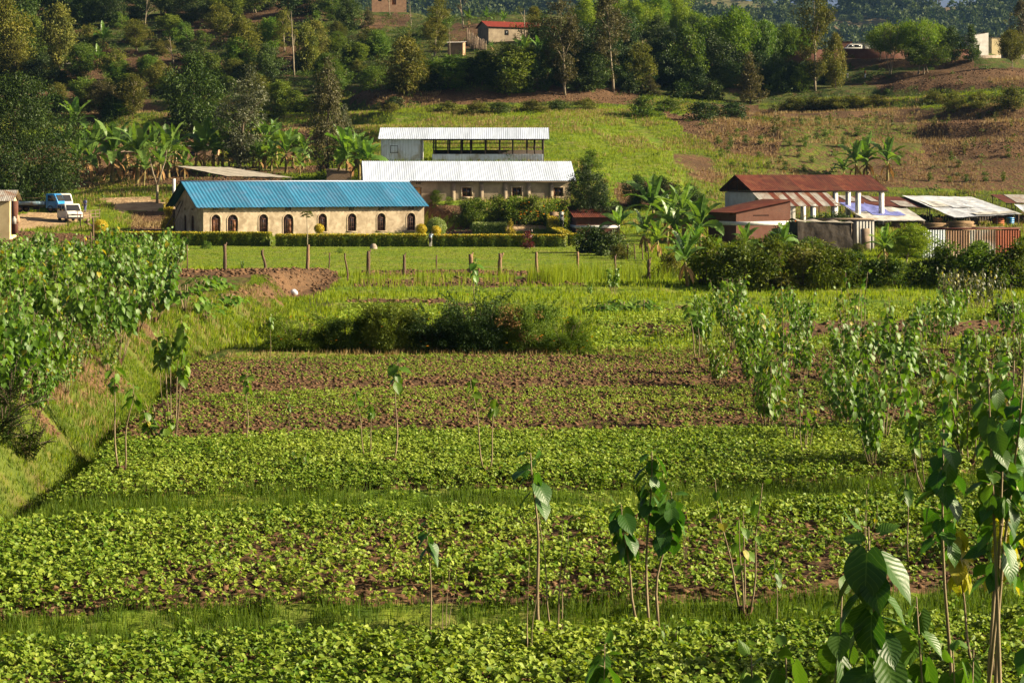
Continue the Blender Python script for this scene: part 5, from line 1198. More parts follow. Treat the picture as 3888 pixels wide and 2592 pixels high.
# ------------------------------------------------------------------ vehicles
def wheel(parent, x, y, r, w, rim=True):
    q = MB(); prof = [(r * .62, -w / 2), (r * .93, -w / 2), (r, -w * .3), (r, w * .3), (r * .93, w / 2), (r * .62, w / 2), (r * .62, -w / 2)]; q.lathe(prof, 22)
    o = bpy.data.objects.new('wheel', None); COL.objects.link(o); o.parent = parent; o.location = (x, y, r)
    ty = q.build('tyre', M['tyre'], o, True); ty.rotation_euler = (R(90), 0, 0)
    q = MB(); q.lathe([(0.001, -w * .35), (r * .3, -w * .42), (r * .35, -w * .25), (r * .63, -w * .2), (r * .63, w * .2), (r * .35, w * .25), (r * .3, w * .42), (.001, w * .35)], 18); rm = q.build('rim', M['rim'], o, True); rm.rotation_euler = (R(90), 0, 0)
def truck():
    """flatbed lorry, cab towards +x"""
    x, y, z = on_ground(70, 233); z = P3(0, 806, 233)[2]
    t = thing('flatbed_truck', 'blue cab flatbed truck with faded drop sides under the big dark tree', 'truck', (x - .4, 233, z), R(-14))
    W = 1.8
    ch = MB(); ch.box((-.2, .35, .55), (5.3, .5, .72)); ch.box((-.2, 1.3, .55), (5.3, 1.45, .72)); ch.box((1.0, .5, .6), (1.1, 1.3, .7)); ch.box((2.2, .3, .35), (2.9, .6, .7)); ch.build('chassis', M['black_plastic'], t)
    bd = MB(); bd.box((-.5, -.05, .75), (3.85, W + .05, .87)); bd.build('bed_floor', M['dark_wood'], t)
    for a, b in ((((-.5, -.07, .88), (3.85, -.02, 1.28))), (((-.5, W + .02, .88), (3.85, W + .07, 1.28))), (((-.55, -.02, .88), (-.5, W + .02, 1.28)))):
        s_ = MB(); s_.box(a, b)
        if b[0] > 3:
            for q in np.arange(-.2, 3.8, .8): s_.box((q, a[1] - .015 if a[1] < 0 else b[1], .9), (q + .06, a[1] if a[1] < 0 else b[1] + .015, 1.26))
        s_.build('side_board', M['truck_pale'], t)
    rk = MB(); rk.tube([[3.75, .0, .88], [3.75, 0, 1.95]], .03, 6); rk.tube([[3.75, W, .88], [3.75, W, 1.95]], .03, 6); rk.tube([[3.75, 0, 1.95], [3.75, W, 1.95]], .03, 6); rk.tube([[-.45, -.04, 1.25], [-.45, -.04, 1.7]], .03, 5); rk.tube([[-.45, -.04, 1.68], [3.75, -.04, 1.68]], .02, 5); rk.build('rail', M['rim'], t)
    cab = MB(); prof = [(3.95, .5), (3.95, 2.12), (4.05, 2.2), (5.0, 2.2), (5.12, 2.12), (5.52, 1.3), (5.58, .95), (5.58, .5)]; cab.prism(prof, .0, W); c = cab.build('cab', M['truck_blue'], t, bevel=.05)
    wd = MB()
    for yy in (-.012, W + .004): wd.prism([(4.25, 1.32), (4.25, 2.0), (4.95, 2.0), (5.28, 1.32)], yy, yy + .008)
    wd.build('side_window', M['glass'], c)
    ws = MB(); ws.add(np.array([[5.16, .14, 2.06], [5.16, W - .14, 2.06], [5.53, W - .14, 1.34], [5.53, .14, 1.34]]) + np.array([.012, 0, .006]), [[0, 3, 2, 1]]); ws.build('windscreen', M['glass'], c)
    dr = MB(); dr.box((4.22, -.014, .72), (4.235, -.002, 2.0)); dr.box((5.2, -.014, .72), (5.215, -.002, 1.3)); dr.box((4.22, -.014, .70), (5.215, -.002, .715)); dr.box((4.3, -.03, 1.15), (4.45, -.015, 1.19)); dr.build('door_line', M['black_plastic'], c)
    for yy in (.1, W - .4): hl = MB(); hl.box((5.57, yy, .75), (5.60, yy + .3, .93)); hl.build('headlight', M['lamp_glass'], c, bevel=.01)
    bp = MB(); bp.box((5.5, -.02, .42), (5.72, W + .02, .62)); bp.build('bumper', M['black_plastic'], t, bevel=.03)
    mi = MB(); mi.tube([[5.2, 0, 1.7], [5.35, -.22, 1.75]], .015, 5); mi.box((5.32, -.32, 1.5), (5.36, -.16, 1.85)); mi.build('mirror', M['black_plastic'], c)
    for xx in (.55, 4.55):
        for yy in (.12, W - .12): wheel(t, xx, yy, .42, .24)
    return t
truck()
def van(name, label, px, d, py, rz, sc=1.0, hood=True):
    p_ = P3(px, py, d); t = thing(name, label, 'van', p_, rz); W = 1.65
    b = MB()
    prof = [(0, .35), (0, 1.55), (.15, 1.85), (2.7, 1.9), (2.95, 1.82), (3.62, 1.12), (4.02, 1.0), (4.12, .8), (4.12, .35)] if hood else [(0, .35), (0, 1.7), (.15, 1.9), (2.9, 1.95), (3.2, 1.85), (3.75, 1.1), (3.85, .8), (3.85, .35)]
    b.prism(prof, -W / 2, W / 2); body = b.build('body', M['van_white'], t, bevel=.07)
    top = prof[4]; bot = prof[5]
    ws = MB(); ws.add(np.array([[top[0] + .03, -W / 2 + .16, top[1] - .05], [top[0] + .03, W / 2 - .16, top[1] - .05], [bot[0] - .03, W / 2 - .10, bot[1] + .05], [bot[0] - .03, -W / 2 + .10, bot[1] + .05]]) + np.array([.02, 0, .015]), [[0, 3, 2, 1]]); ws.build('windscreen', M['glass'], body)
    for s_ in (-1, 1):
        sw = MB(); y0 = s_ * (W / 2 + .004); sw.prism([(1.95, 1.15), (1.95, 1.7), (2.8, 1.7), (3.35, 1.15)], y0, y0 + s_ * .008); sw.prism([(.3, 1.15), (.3, 1.7), (1.8, 1.7), (1.8, 1.15)], y0, y0 + s_ * .008); sw.build('side_window', M['glass'], body)
        xe = prof[-1][0]; hl = MB(); hl.box((xe - .01, s_ * .6 - .17, .68), (xe + .03, s_ * .6 + .17, .86)); hl.build('headlight', M['lamp_glass'], body, bevel=.01)
    xe = prof[-1][0]; gr = MB(); gr.box((xe - .01, -.4, .70), (xe + .025, .4, .84)); gr.build('grille', M['black_plastic'], body)
    bp = MB(); bp.box((xe - .08, -W / 2 - .01, .32), (xe + .12, W / 2 + .01, .52)); bp.build('bumper', M['black_plastic'], t, bevel=.03)
    for xx in (.75, 3.3):
        for yy in (-W / 2 + .1, W / 2 - .1): wheel(t, xx, yy, .32, .2)
    t.scale = (sc,) * 3; return t
van('pickup_van', 'white van facing the field with its dark windscreen showing', 245, 232, 840, R(-62), 1.1)
van('minivan', 'white minivan mostly hidden behind the blue truck cab', 205, 243, 806, R(-60), 1.2, hood=False)
van('parked_car', 'white car parked behind the brick wall on the upper right ridge', 3270, 383, 200, R(185), .85)

# ------------------------------------------------------------------ people
def skin_mesh(name, nodes, edges, mat, parent, sub=1, root=0):
    me = bpy.data.meshes.new(name); me.from_pydata([q[:3] for q in nodes], edges, []); me.materials.append(mat)
    o = bpy.data.objects.new(name, me); COL.objects.link(o); o.parent = parent
    mo = o.modifiers.new('skin', 'SKIN'); mo.use_smooth_shade = True
    lay = me.skin_vertices[0].data
    for i, q in enumerate(nodes): lay[i].radius = (q[3], q[4] if len(q) > 4 else q[3]); lay[i].use_root = (i == root)
    if sub: s_ = o.modifiers.new('sub', 'SUBSURF'); s_.levels = sub; s_.render_levels = sub
    return o
def person(px, d, py, hgt, rz, label, shirt, legs, pose='stand', group=None, long_coat=False):
    p_ = P3(px, py, d); t = thing('person', label, 'person', p_, rz, group); t.scale = (hgt / 1.72,) * 3
    bend = {'stand': 0.0, 'stoop': .55, 'walk': .05}[pose]; st = {'stand': .06, 'stoop': .10, 'walk': .24}[pose]
    def up(z, y=0.0, x=0.0):  # torso points lean forward (-y) above the hips
        h_ = z - .92; return (x, y - math.sin(bend) * h_, .92 + math.cos(bend) * h_)
    N = []; E = []
    def nd(p, r, par=None, r2=None):
        N.append((*p, r, r2 or r)); i = len(N) - 1
        if par is not None: E.append((par, i))
        return i
    pel = nd((0, 0, .92), .14, None, .11); wst = nd(up(1.08), .125, pel, .10); chs = nd(up(1.30), .15, wst, .11); nk0 = nd(up(1.44), .075, chs); nk = nd(up(1.50), .055, nk0)
    h0 = nd(up(1.56, -.015), .075, nk, .085); h1 = nd(up(1.64, -.01), .082, h0, .095); nd(up(1.70), .055, h1, .065)
    for s_ in (-1, 1):
        fy = -st * s_; hip = nd((.09 * s_, 0, .86), .09, pel); kn = nd((.10 * s_, fy * .6 - .03, .49), .062, hip); an = nd((.10 * s_, fy + (.03 if pose != 'walk' else .04 * s_), .09), .042, kn); nd((.11 * s_, fy - .15, .035), .035, an, .03)
        sh = nd(up(1.40, 0, .17 * s_), .062, chs); ay = fy if pose == 'walk' else -.05 - .3 * bend
        el = nd((.24 * s_, sh and up(1.12)[1] - .02 + ay * .3, up(1.12)[2]), .042, sh); wr = nd((.25 * s_, up(.9)[1] - .10 + ay, up(1.12)[2] - .24), .030, el); pm = nd((.25 * s_, up(.9)[1] - .12 + ay, up(1.12)[2] - .31), .032, wr, .018)
        wx, wy, wz = N[pm][:3]
        for f, (dx, ln) in enumerate(((-.026, .07), (-.009, .08), (.009, .075), (.026, .06))):
            k1 = nd((wx + .2 * dx, wy + dx, wz - .04), .010, pm); k2 = nd((wx - .008 * s_, wy + dx * 1.1 - .01, wz - .04 - ln * .6), .009, k1); nd((wx - .02 * s_, wy + dx * 1.1 - .02, wz - .04 - ln), .007, k2)
        tb = nd((wx - .015 * s_, wy - .035, wz + .0), .011, wr); nd((wx - .02 * s_, wy - .055, wz - .045), .008, tb)
    body = skin_mesh('body', N, E, M['skin'], t)
    head_c = np.array(up(1.63, -.01))
    # face: nose, eyes and mouth set on the head; ears at the sides
    fm_ = MB(); fm_.tube([head_c + [0, -.09, .02], head_c + [0, -.115, -.015], head_c + [0, -.09, -.022]], [.008, .014, .012], 6)
    for s_ in (-1, 1): fm_.tube([head_c + [.083 * s_, .0, .02], head_c + [.092 * s_, .01, -.02]], [.014, .010], 6)
    fm_.build('nose_and_ears', M['skin'], t, True)
    em = MB()
    for s_ in (-1, 1): em.tube([head_c + [.024 * s_, -.090, .018], head_c + [.046 * s_, -.084, .018]], .007, 5)
    em.build('eyes', M['cloth_white'], t); mm = MB(); mm.tube([head_c + [-.024, -.088, -.05], head_c + [.024, -.088, -.05]], .006, 5); mm.build('mouth', M['hair'], t)
    hm = MB(); a = np.linspace(0, 1.75, 7); hm.lathe([(.094 * math.sin(q) + .001, .10 * math.cos(q)) for q in a], 14, c=tuple(head_c + np.array([0, .012, .018]))); hm.build('hair', M['hair'], t, True)
    # clothing
    SN = [(*up(.93), .165, .135), (*up(1.10), .15, .125), (*up(1.30), .172, .132), (*up(1.42), .10, .09)]; SE = [(0, 1), (1, 2), (2, 3)]
    for s_ in (-1, 1):
        i = len(SN); q = [v for v in N if abs(v[0] - .17 * s_) < 1e-6][0]; e = N[[j for j, v in enumerate(N) if abs(v[0] - .24 * s_) < 1e-6][0]]
        SN += [(*q[:3], .078), (*e[:3], .062)]; SE += [(2, i), (i, i + 1)]
    skin_mesh('shirt', SN, SE, M[shirt], t)
    TN = [(0, 0, .95, .16, .13)]; TE = []
    for s_ in (-1, 1):
        i = len(TN); hp = (.09 * s_, 0, .84, .11); kn = [v for v in N if abs(v[0] - .10 * s_) < 1e-6]; TN += [hp, (*kn[0][:3], .082), (*kn[1][:3], .068)]; TE += [(0, i), (i, i + 1), (i + 1, i + 2)]
    if long_coat: TN[0] = (0, 0, .9, .19, .15)
    skin_mesh('trousers', TN, TE, M[legs], t)
    fw = MB()
    for s_ in (-1, 1):
        q = [v for v in N if abs(v[0] - .11 * s_) < 1e-6][0]; fw.tube([[q[0], q[1] + .17, .04], [q[0], q[1] + .05, .05], [q[0], q[1] - .06, .035]], [.045, .05, .035], 8)
    fw.build('shoes', M['cloth_dark'], t, True)
    return t
person(1634, 197, 941, 1.70, R(165), 'person in a pale blue shirt and grey trousers in the gap of the yellow hedge', 'cloth_light', 'cloth_grey', 'stoop')
person(323, 236, 806, 1.68, R(-20), 'person in a grey violet outfit standing on the grass right of the white van', 'cloth_violet', 'cloth_violet', 'stand', long_coat=True)
person(205, 256, 723, 1.72, R(60), 'person in bright blue work clothes under the big dark tree', 'cloth_blue', 'cloth_blue', 'stoop')
person(2715, 352, 319, 1.70, R(30), 'person in a grey jacket and white trousers on the hillside path', 'cloth_grey', 'cloth_white', 'stoop')
person(3218, 349, 298, 1.0, R(0), 'small person dressed in white on the path below the ridge wall', 'cloth_white', 'cloth_white', 'stand')
person(3285, 349, 297, 1.5, R(-60), 'person in an orange top and pale blue trousers on the upper path', 'cloth_orange', 'cloth_light', 'walk')

# ------------------------------------------------------------------ hedges, lawn posts and garden
def hedge(name, label, pts, wid, hgt, mat='hedge', top='hedge_yellow', dens=260, topden=330, leafL=.15, cat='hedge', group=None, hvar=.05):
    """clipped hedge along ground points (x, y); sits on the terrain"""
    P = np.array(pts, float); fo = MB(); core = MB(); yl = MB()
    o0 = np.array([P[0, 0], P[0, 1], height(P[0, 0], P[0, 1], False).item()]); t = thing(name, label, cat, o0, 0, group)
    for a, b in zip(P[:-1], P[1:]):
        dv = b - a; L = np.linalg.norm(dv); e = dv / L; nr = np.array([-e[1], e[0]]); ns = max(2, int(L / 1.5))
        for i in range(ns):
            q0 = a + dv * i / ns; q1 = a + dv * (i + 1) / ns; zz = [height(*q, False).item() for q in (q0, q1)]; V = []
            for z_ in (0, 1):
                for q, zg in ((q0, zz[0]), (q1, zz[1])):
                    for s_ in (-1, 1): r = q + nr * s_ * (wid / 2 - .09); V.append([r[0], r[1], zg + (hgt - .10 if z_ else -.4)])
            core.add(np.array(V) - o0, [[0,2,6,4],[1,5,7,3],[4,6,7,5],[0,4,5,1],[2,3,7,6]], .15)
        def put(mb, n_, face, m_t):
            u = rng.random(n_) * L; w = (rng.random(n_) - .5) * wid; h = rng.random(n_) * hgt
            if face == 'top': h = np.full(n_, hgt) ; N = np.array([0, 0, 1.0])
            elif face == 'end': 
                u = np.where(rng.random(n_) < .5, 0, L); N = np.array([0, 0, .3])
            else:
                s_ = -1 if face == 'a' else 1; w = np.full(n_, s_ * wid / 2.0); N = np.array([*(nr * s_), .3])
            q = a + e * u[:, None] + nr * w[:, None]; zg = height(q[:, 0], q[:, 1], False)
            hv = hvar * (fbm(q[:, 0] * .8, q[:, 1] * .8, 111) - .5) * 2
            C = np.stack([q[:, 0], q[:, 1], zg + h + hv * (h / hgt)], 1) - o0 + rng.normal(0, .035, (n_, 3))
            D = unit(n_) + N * .5; LL = rng.uniform(.7, 1.3, n_) * leafL; mb.leaves(DIA, C, D, unit(n_) * .8 + N, LL, LL * .6, np.clip(rng.normal(m_t, .25, n_), 0, 1))
            return
        for f in 'ab': put(fo, int(L * hgt * dens), f, .5)
        put(fo, int(wid * hgt * dens * 2), 'end', .5)
        if top: put(yl, int(L * wid * topden), 'top', .6); put(fo, int(L * wid * dens * .5), 'top', .7)
        else: put(fo, int(L * wid * dens * 1.3), 'top', .8)
        if top:   # yellow shoots also run down the upper edge
            n_ = int(L * 420); u = rng.random(n_) * L; s_ = np.where(rng.random(n_) < .5, -1, 1); h = hgt - np.abs(rng.normal(0, .26, n_)) % hgt; cl = fbm(u * .7, h * 3 + 4, 113) > .40
            u, s_, h = u[cl], s_[cl], h[cl]; n_ = len(u); q = a + e * u[:, None] + nr * (s_ * wid / 2)[:, None]; C = np.stack([q[:, 0], q[:, 1], height(q[:, 0], q[:, 1], False) + h], 1) - o0 + rng.normal(0, .03, (n_, 3))
            LL = rng.uniform(.07, .13, n_); yl.leaves(DIA, C, unit(n_), unit(n_) + np.array([0, 0, .6]), LL, LL * .6)
    core.build('inner_twigs', M['hedge'], t); fo.build('foliage', M[mat], t)
    if yl.n: yl.build('yellow_tips', M[top], t)
    return t
def gxy(px, d): return ((px - CX) / F * d, d)
HG = 'clipped hedges in front of the blue roofed hall'
hedge('hedge', 'long clipped hedge with yellow top, left of the doorway gap before the hall', [gxy(362, 200), gxy(1028, 198)], .9, 1.28)
hedge('hedge', 'clipped yellow topped hedge in the middle, between the two gaps', [gxy(1052, 197), gxy(1621, 196)], .9, 1.12)
hedge('hedge', 'clipped yellow topped hedge running right from the stooping person', [gxy(1647, 196), gxy(2150, 195)], .9, 1.12)
hedge('hedge', 'short clipped hedge turning back towards the red roofed outhouse', [gxy(2185, 198), gxy(2100, 206), gxy(2098, 217)], 1.0, 1.1)
hedge('hedge', 'pale clipped hedge on the slope above, the long upper one', [gxy(1722, 216), gxy(1850, 217), gxy(1922, 218)], 1.0, .95, 'pale_hedge', None)
hedge('hedge', 'pale clipped hedge on the slope, the short box below the long one', [gxy(1798, 208), gxy(1922, 208)], 1.2, 1.15, 'pale_hedge', None)
hedge('hedge', 'small pale clipped hedge right of the hall corner by the round shrub', [gxy(1615, 222), gxy(1665, 222)], 1.0, .7, 'pale_hedge', None)
def ball(label, px, d, py, rpx, mat, stem=False, cat='topiary', core='hedge'):
    r = rpx * d / F; c = P3(px, py, d); zg = height(c[0], d, False).item(); t = thing('topiary_shrub', label, cat, (c[0], d, zg)); h = c[2] - zg
    n_ = int(900 * r * r * 4 + 300); dd = unit(n_); fo = MB(); L = rng.uniform(.07, .13, n_)
    C = dd * r * rng.uniform(.86, 1.04, n_)[:, None] * np.array([1, 1, .95]) + np.array([0, 0, h]); fo.leaves(DIA, C, dd * .4 + unit(n_), dd + unit(n_) * .6, L, L * .6); fo.build('foliage', M[mat], t)
    cr = MB(); a = np.linspace(0, math.pi, 9); cr.lathe([(r * .84 * math.sin(q) + .001, -r * .8 * math.cos(q)) for q in a], 12, c=(0, 0, h)); cr.build('inner_twigs', M[core], t, True)
    st = MB(); st.tube([[0, 0, -.1], [0, 0, h]], .05, 6); st.build('stem', M['pale_bark'], t)
ball('large pale green clipped ball at the right corner of the hall', 1657, 206, 863, 38, 'pale_hedge')
ball('yellow ball shrub behind the left end of the hedge', 383, 204, 858, 25, 'hedge_yellow', core='hedge_yellow')
ball('yellow ball on a thin stem between two arched windows', 1212, 201, 868, 18, 'hedge_yellow', core='hedge_yellow')
ball('yellow ball shrub at the hedge end left of the stooping person', 1599, 201, 870, 21, 'hedge_yellow', core='hedge_yellow')
ball('small yellow ball in front of the large pale green ball', 1656, 199, 876, 18, 'hedge_yellow', core='hedge_yellow')
tree('yellowbush', 640, 795, 760, 70, 'yellow leaved bush at the roadside left of the hall', d=222, mat='hedge_yellow', nvar=1)
tree('yellowbush', 1937, 880, 832, 34, 'slim yellow green shrub at the end of the clipped hedges', d=207, mat='hedge_yellow', nvar=1)
tree('coffee', 2000, 965, 868, 62, 'small tree with dark red leaves standing at the right hedge', cat='tree', d=190, name='red_leaf_tree', mat='red_leaf', nvar=1)
tree('bush', 782, 945, 912, 44, 'small round green bush on the lawn before the left hedge', nvar=2)
tree('coffee', 1290, 962, 940, 30, 'little weed clump on the lawn by a stone', cat='bush', name='bush')
mb = MB(); mb.lathe([(.001, .42), (.2, .36), (.34, .15), (.38, -.1)], 9); o = mb.build('lawn_stone', M['stone'], None, True); x, y, z = ground_at(1418, 945); o.location = (x, y, z + .1); tag(o, 'pale stone on the lawn in front of the middle hedge', 'stone')
# papaya sapling on its own thin trunk, behind the tall post
x, y, z = on_ground(1166, 176); t = thing('papaya_tree', 'thin papaya sapling with a tuft of leaves in front of the hall', 'tree', (x, y, z))
mb = MB(); mb.tube([[0, 0, -.1], [.03, 0, 1.8], [-.02, 0, 3.6]], [.06, .05, .035], 7); mb.build('trunk', M['pale_bark'], t)
mb = MB()
for i in range(11):
    a = i * 2.4; e = 1.1 - i * .14; D = np.array([math.cos(a) * math.cos(e), math.sin(a) * math.cos(e), math.sin(e)]); T = np.array([-.02, 0, 3.55]) + D * .38; mb.tube([[-.02, 0, 3.55], T], .012, 4)
    for f in np.linspace(-1.2, 1.2, 6):
        dd = np.array([math.cos(a + f), math.sin(a + f), -.45 + .2 * math.sin(e)]); mb.leaves(OVAL, T[None], dd[None], np.array([[0, 0, 1.0]]), .34, .13)
mb.build('crown', M['mid_leaf'], t)

# fence posts: (column, base row, top row, width px)
POSTS = [(276,972,933,9,'b'),(285,973,925,10,'b'),(301,972,916,6,'b'),(318,976,905,8,'b'),(345,970,881,9,'b'),(355,958,826,10,'b'),(404,1008,951,9,'b'),(541,1004,933,16,'p'),(622,1002,957,10,'b'),(712,1025,929,6,'t'),(854,1025,927,18,'d'),(1005,1023,950,13,'k'),(1167,1024,929,17,'p'),(1249,1020,960,7,'t'),
         (1318,1068,962,9,'k'),(1398,1052,956,20,'d'),(1535,1046,967,16,'d'),(1657,1052,972,8,'t'),(1788,1045,965,22,'s'),(1897,1046,963,21,'p'),(2037,1044,958,15,'p'),(2193,1042,957,13,'p'),(2335,1030,972,13,'d'),(2463,1060,985,18,'d'),(2382,985,930,7,'t'),(2412,985,928,6,'t'),(2440,986,930,6,'t'),(2466,990,936,6,'t'),(2540,1010,945,6,'t')]
NAMES = {276:'shortest leftmost fence post before the earth yard',285:'reddish fence post in the left row, second from its near end',301:'thin grey stake in the left fence row',318:'plain fence post in the left row below the van',345:'tall fence post one before the tallest of the left row',355:'tallest fence post of the left row at the hedge end',
 404:'fence post rising behind the left mulberry leaves',541:'pale sunlit fence post among mulberry tops on the left',622:'short fence post just right of the mulberry tops',712:'thin bare stake on the lawn edge left of the dark earth plot',854:'stout dark fence post at the near edge of the lawn',1005:'crooked dark fence post with a knotted top',1167:'tall pale fence post in front of the papaya sapling',1249:'thin stake right of the papaya sapling',
 1318:'leaning thin fence post left of the stout reddish one',1398:'stout reddish brown fence post among the reeds',1535:'plain brown fence post in the middle of the lawn edge',1657:'thin dark stake in the middle fence row',1788:'fence post with a leafy mulberry top in front',1897:'thick forked topped fence post on the lawn edge',2037:'pale split fence post left of the tall reeds',2193:'narrow pale fence post right of the tall reeds',
 2335:'short fence post near the shaded end of the lawn',2463:'dark fence post at the right end of the row',2382:'thin stake before the banana shade, first of four',2412:'thin stake before the banana shade, second of four',2440:'thin stake before the banana shade, third of four',2466:'thin stake before the banana shade, last of four',2540:'thin stake beside the tall banana trunk'}
post_dark = mat_plain('dark_post', (.15,.095,.06), (.075,.05,.035), .9, 5, bump_s=.6, bump_scale=14, stretch=(1,1,.15))
for px, by, ty, w, k in POSTS:
    x, y, z = ground_at(px, by); s_ = y / F; hh = (by - ty) * s_; r = w * s_ * .38; mb = MB(); q = np.linspace(0, 1, 7)[:, None]
    bend = rng.normal(0, .05 if k in 'kt' else .02, 2)
    pts = np.concatenate([q * bend * 2 + (.07 * np.sin(q * 5) if k == 'k' else 0) + rng.normal(0, .012, (7, 2)), -.3 + q * (hh + .3)], 1)
    mb.tube(pts, r * (1.08 - .18 * q[:, 0]) * (1 + rng.normal(0, .05, 7)), 8)
    if k in 'dks' and w > 12: mb.tube([pts[-2], pts[-1] + [r * 1.1, 0, .12]], [r * .6, r * .35], 6)
    if px == 1897: mb.tube([pts[-2] + [0, 0, -.1], pts[-1] + [r * 1.6, 0, .05]], [r * .7, r * .45], 6)
    o = mb.build('fence_post', post_dark if k in 'dkbt' and px not in (285,) else M['post'], None, True); o.location = (x, y, z); tag(o, NAMES[px], 'fence post', 'fence posts around the lawn')

# things of the yard on the left
def bench_pile():
    p_ = P3(398, 725, 258); t = thing('bench_stack', 'stack of new orange wood benches beside the road behind the hall', 'bench stack', p_, R(6))
    mb = MB()
    for k in range(4): mb.box((k * .06, k * .3, .05), (2.2 + k * .05, k * .3 + .08, 1.0 + .03 * k)); 
    mb.build('bench_side', M['pale_wood'], t)
    mb = MB(); mb.box((1.5, -1.0, .0), (4.0, -.9, .75)); mb.box((1.5, -.88, .70), (4.0, -.3, .78)); mb.box((2.3, .2, .3), (4.6, .9, 1.0)); mb.build('bench_front', M['pale_wood'], t)
    mb = MB(); 
    for k in range(3): mb.box((3.6 + .2 * k, -.6, .05 + .1 * k), (5.0, -.2 + .1 * k, .13 + .1 * k), .5, .1 * k)
    mb.build('loose_planks', M['old_board'], t)
bench_pile()
def rail_fence():
    a, b = P3(295, 825, 224), P3(378, 822, 226); t = thing('rail_fence', 'rusty pipe rail fence right of the white van', 'fence', a); mb = MB(); dv = b - a
    for f in (0, .25, .55, .8, 1.0): 
        q = MB(); q.tube([dv * f + [0, 0, -.6], dv * f + [0, 0, .75 + .12 * (f == 1)]], .045, 6); q.build('rail_post', M['rim'], t)
    for h in (-.05, .3, .68): mb.tube([dv * -.1 + [0, 0, h], dv + [0, 0, h + .05]], .035, 5)
    mb.build('rails', M['rim'], t)
    p_ = P3(255, 845, 218); t = thing('work_table', 'rusty metal table with thin legs in front of the white van', 'table', p_, R(8)); mb = MB()
    mb.box((0, 0, .80), (1.5, .8, .86)); mb.build('tabletop', M['rust_tin'], t)
    for x in (.06, 1.4):
        for y in (.06, .7): q = MB(); q.tube([[x, y, -.4], [x, y, .8]], .04, 6); q.build('leg', M['dark_wood'], t)
    mb = MB(); p_ = P3(318, 845, 216); mb.box((0, 0, 0), (1.3, .5, .08)); mb.box((.1, .05, .08), (.4, .45, .5)); o = mb.build('tilted_cart', M['rim']); o.location = p_; o.rotation_euler = (.3, .5, .2); tag(o, 'tipped rusty cart bed beside the rail fence', 'cart')
    mb = MB(); mb.box((-.16, -.1, 0), (.16, .1, .34)); mb.tube([[-.1, 0, .38], [.1, 0, .38]], .03, 5); o = mb.build('jerrycan', M['yellow_plastic'], bevel=.03); x, y, z = on_ground(322, 205); o.location = (*P3(322, 862, 205)[:2], z); tag(o, 'yellow jerrycan lying on the grass below the cart', 'jerrycan')
    t = thing('churn', 'grey metal churn beside a brown sack by the brick pillar', 'churn', P3(53, 850, 200)); mb = MB(); mb.lathe([(.001, 0), (.24, 0), (.25, .5), (.12, .66), (.16, .74), (.001, .76)], 16); mb.build('churn_body', M['grey_tin'], t, True)
    mb = MB(); mb.lathe([(.001, 0), (.26, .02), (.28, .35), (.2, .7), (.08, .85), (.001, .86)], 12); o = mb.build('grain_sack', M['mud'], None, True); o.location = P3(66, 848, 200.5); tag(o, 'brown sack standing by the grey churn', 'sack')
    for k in range(9):
        q = MB(); q.lathe([(.001, .0), (.22, .02), (.26, .14), (.15, .30), (.001, .34)], 8); o = q.build('litter_bag', M['white_tarp'], None, True); px = [6, 16, 28, 38, 2, 20, 96, 50, 1115][k]; py = [945, 952, 944, 937, 958, 962, 962, 957, 1120][k]; x, y, z = ground_at(px, py); o.location = (x, y, z); o.rotation_euler = (rng.normal(0, .5), rng.normal(0, .5), rng.uniform(0, 6)); tag(o, 'crumpled white plastic bag in the litter heap at the left edge' if k < 8 else 'white plastic bag lying by the earth bank mid field', 'bag', 'white bags in the litter heap' if k < 8 else None)
rail_fence()

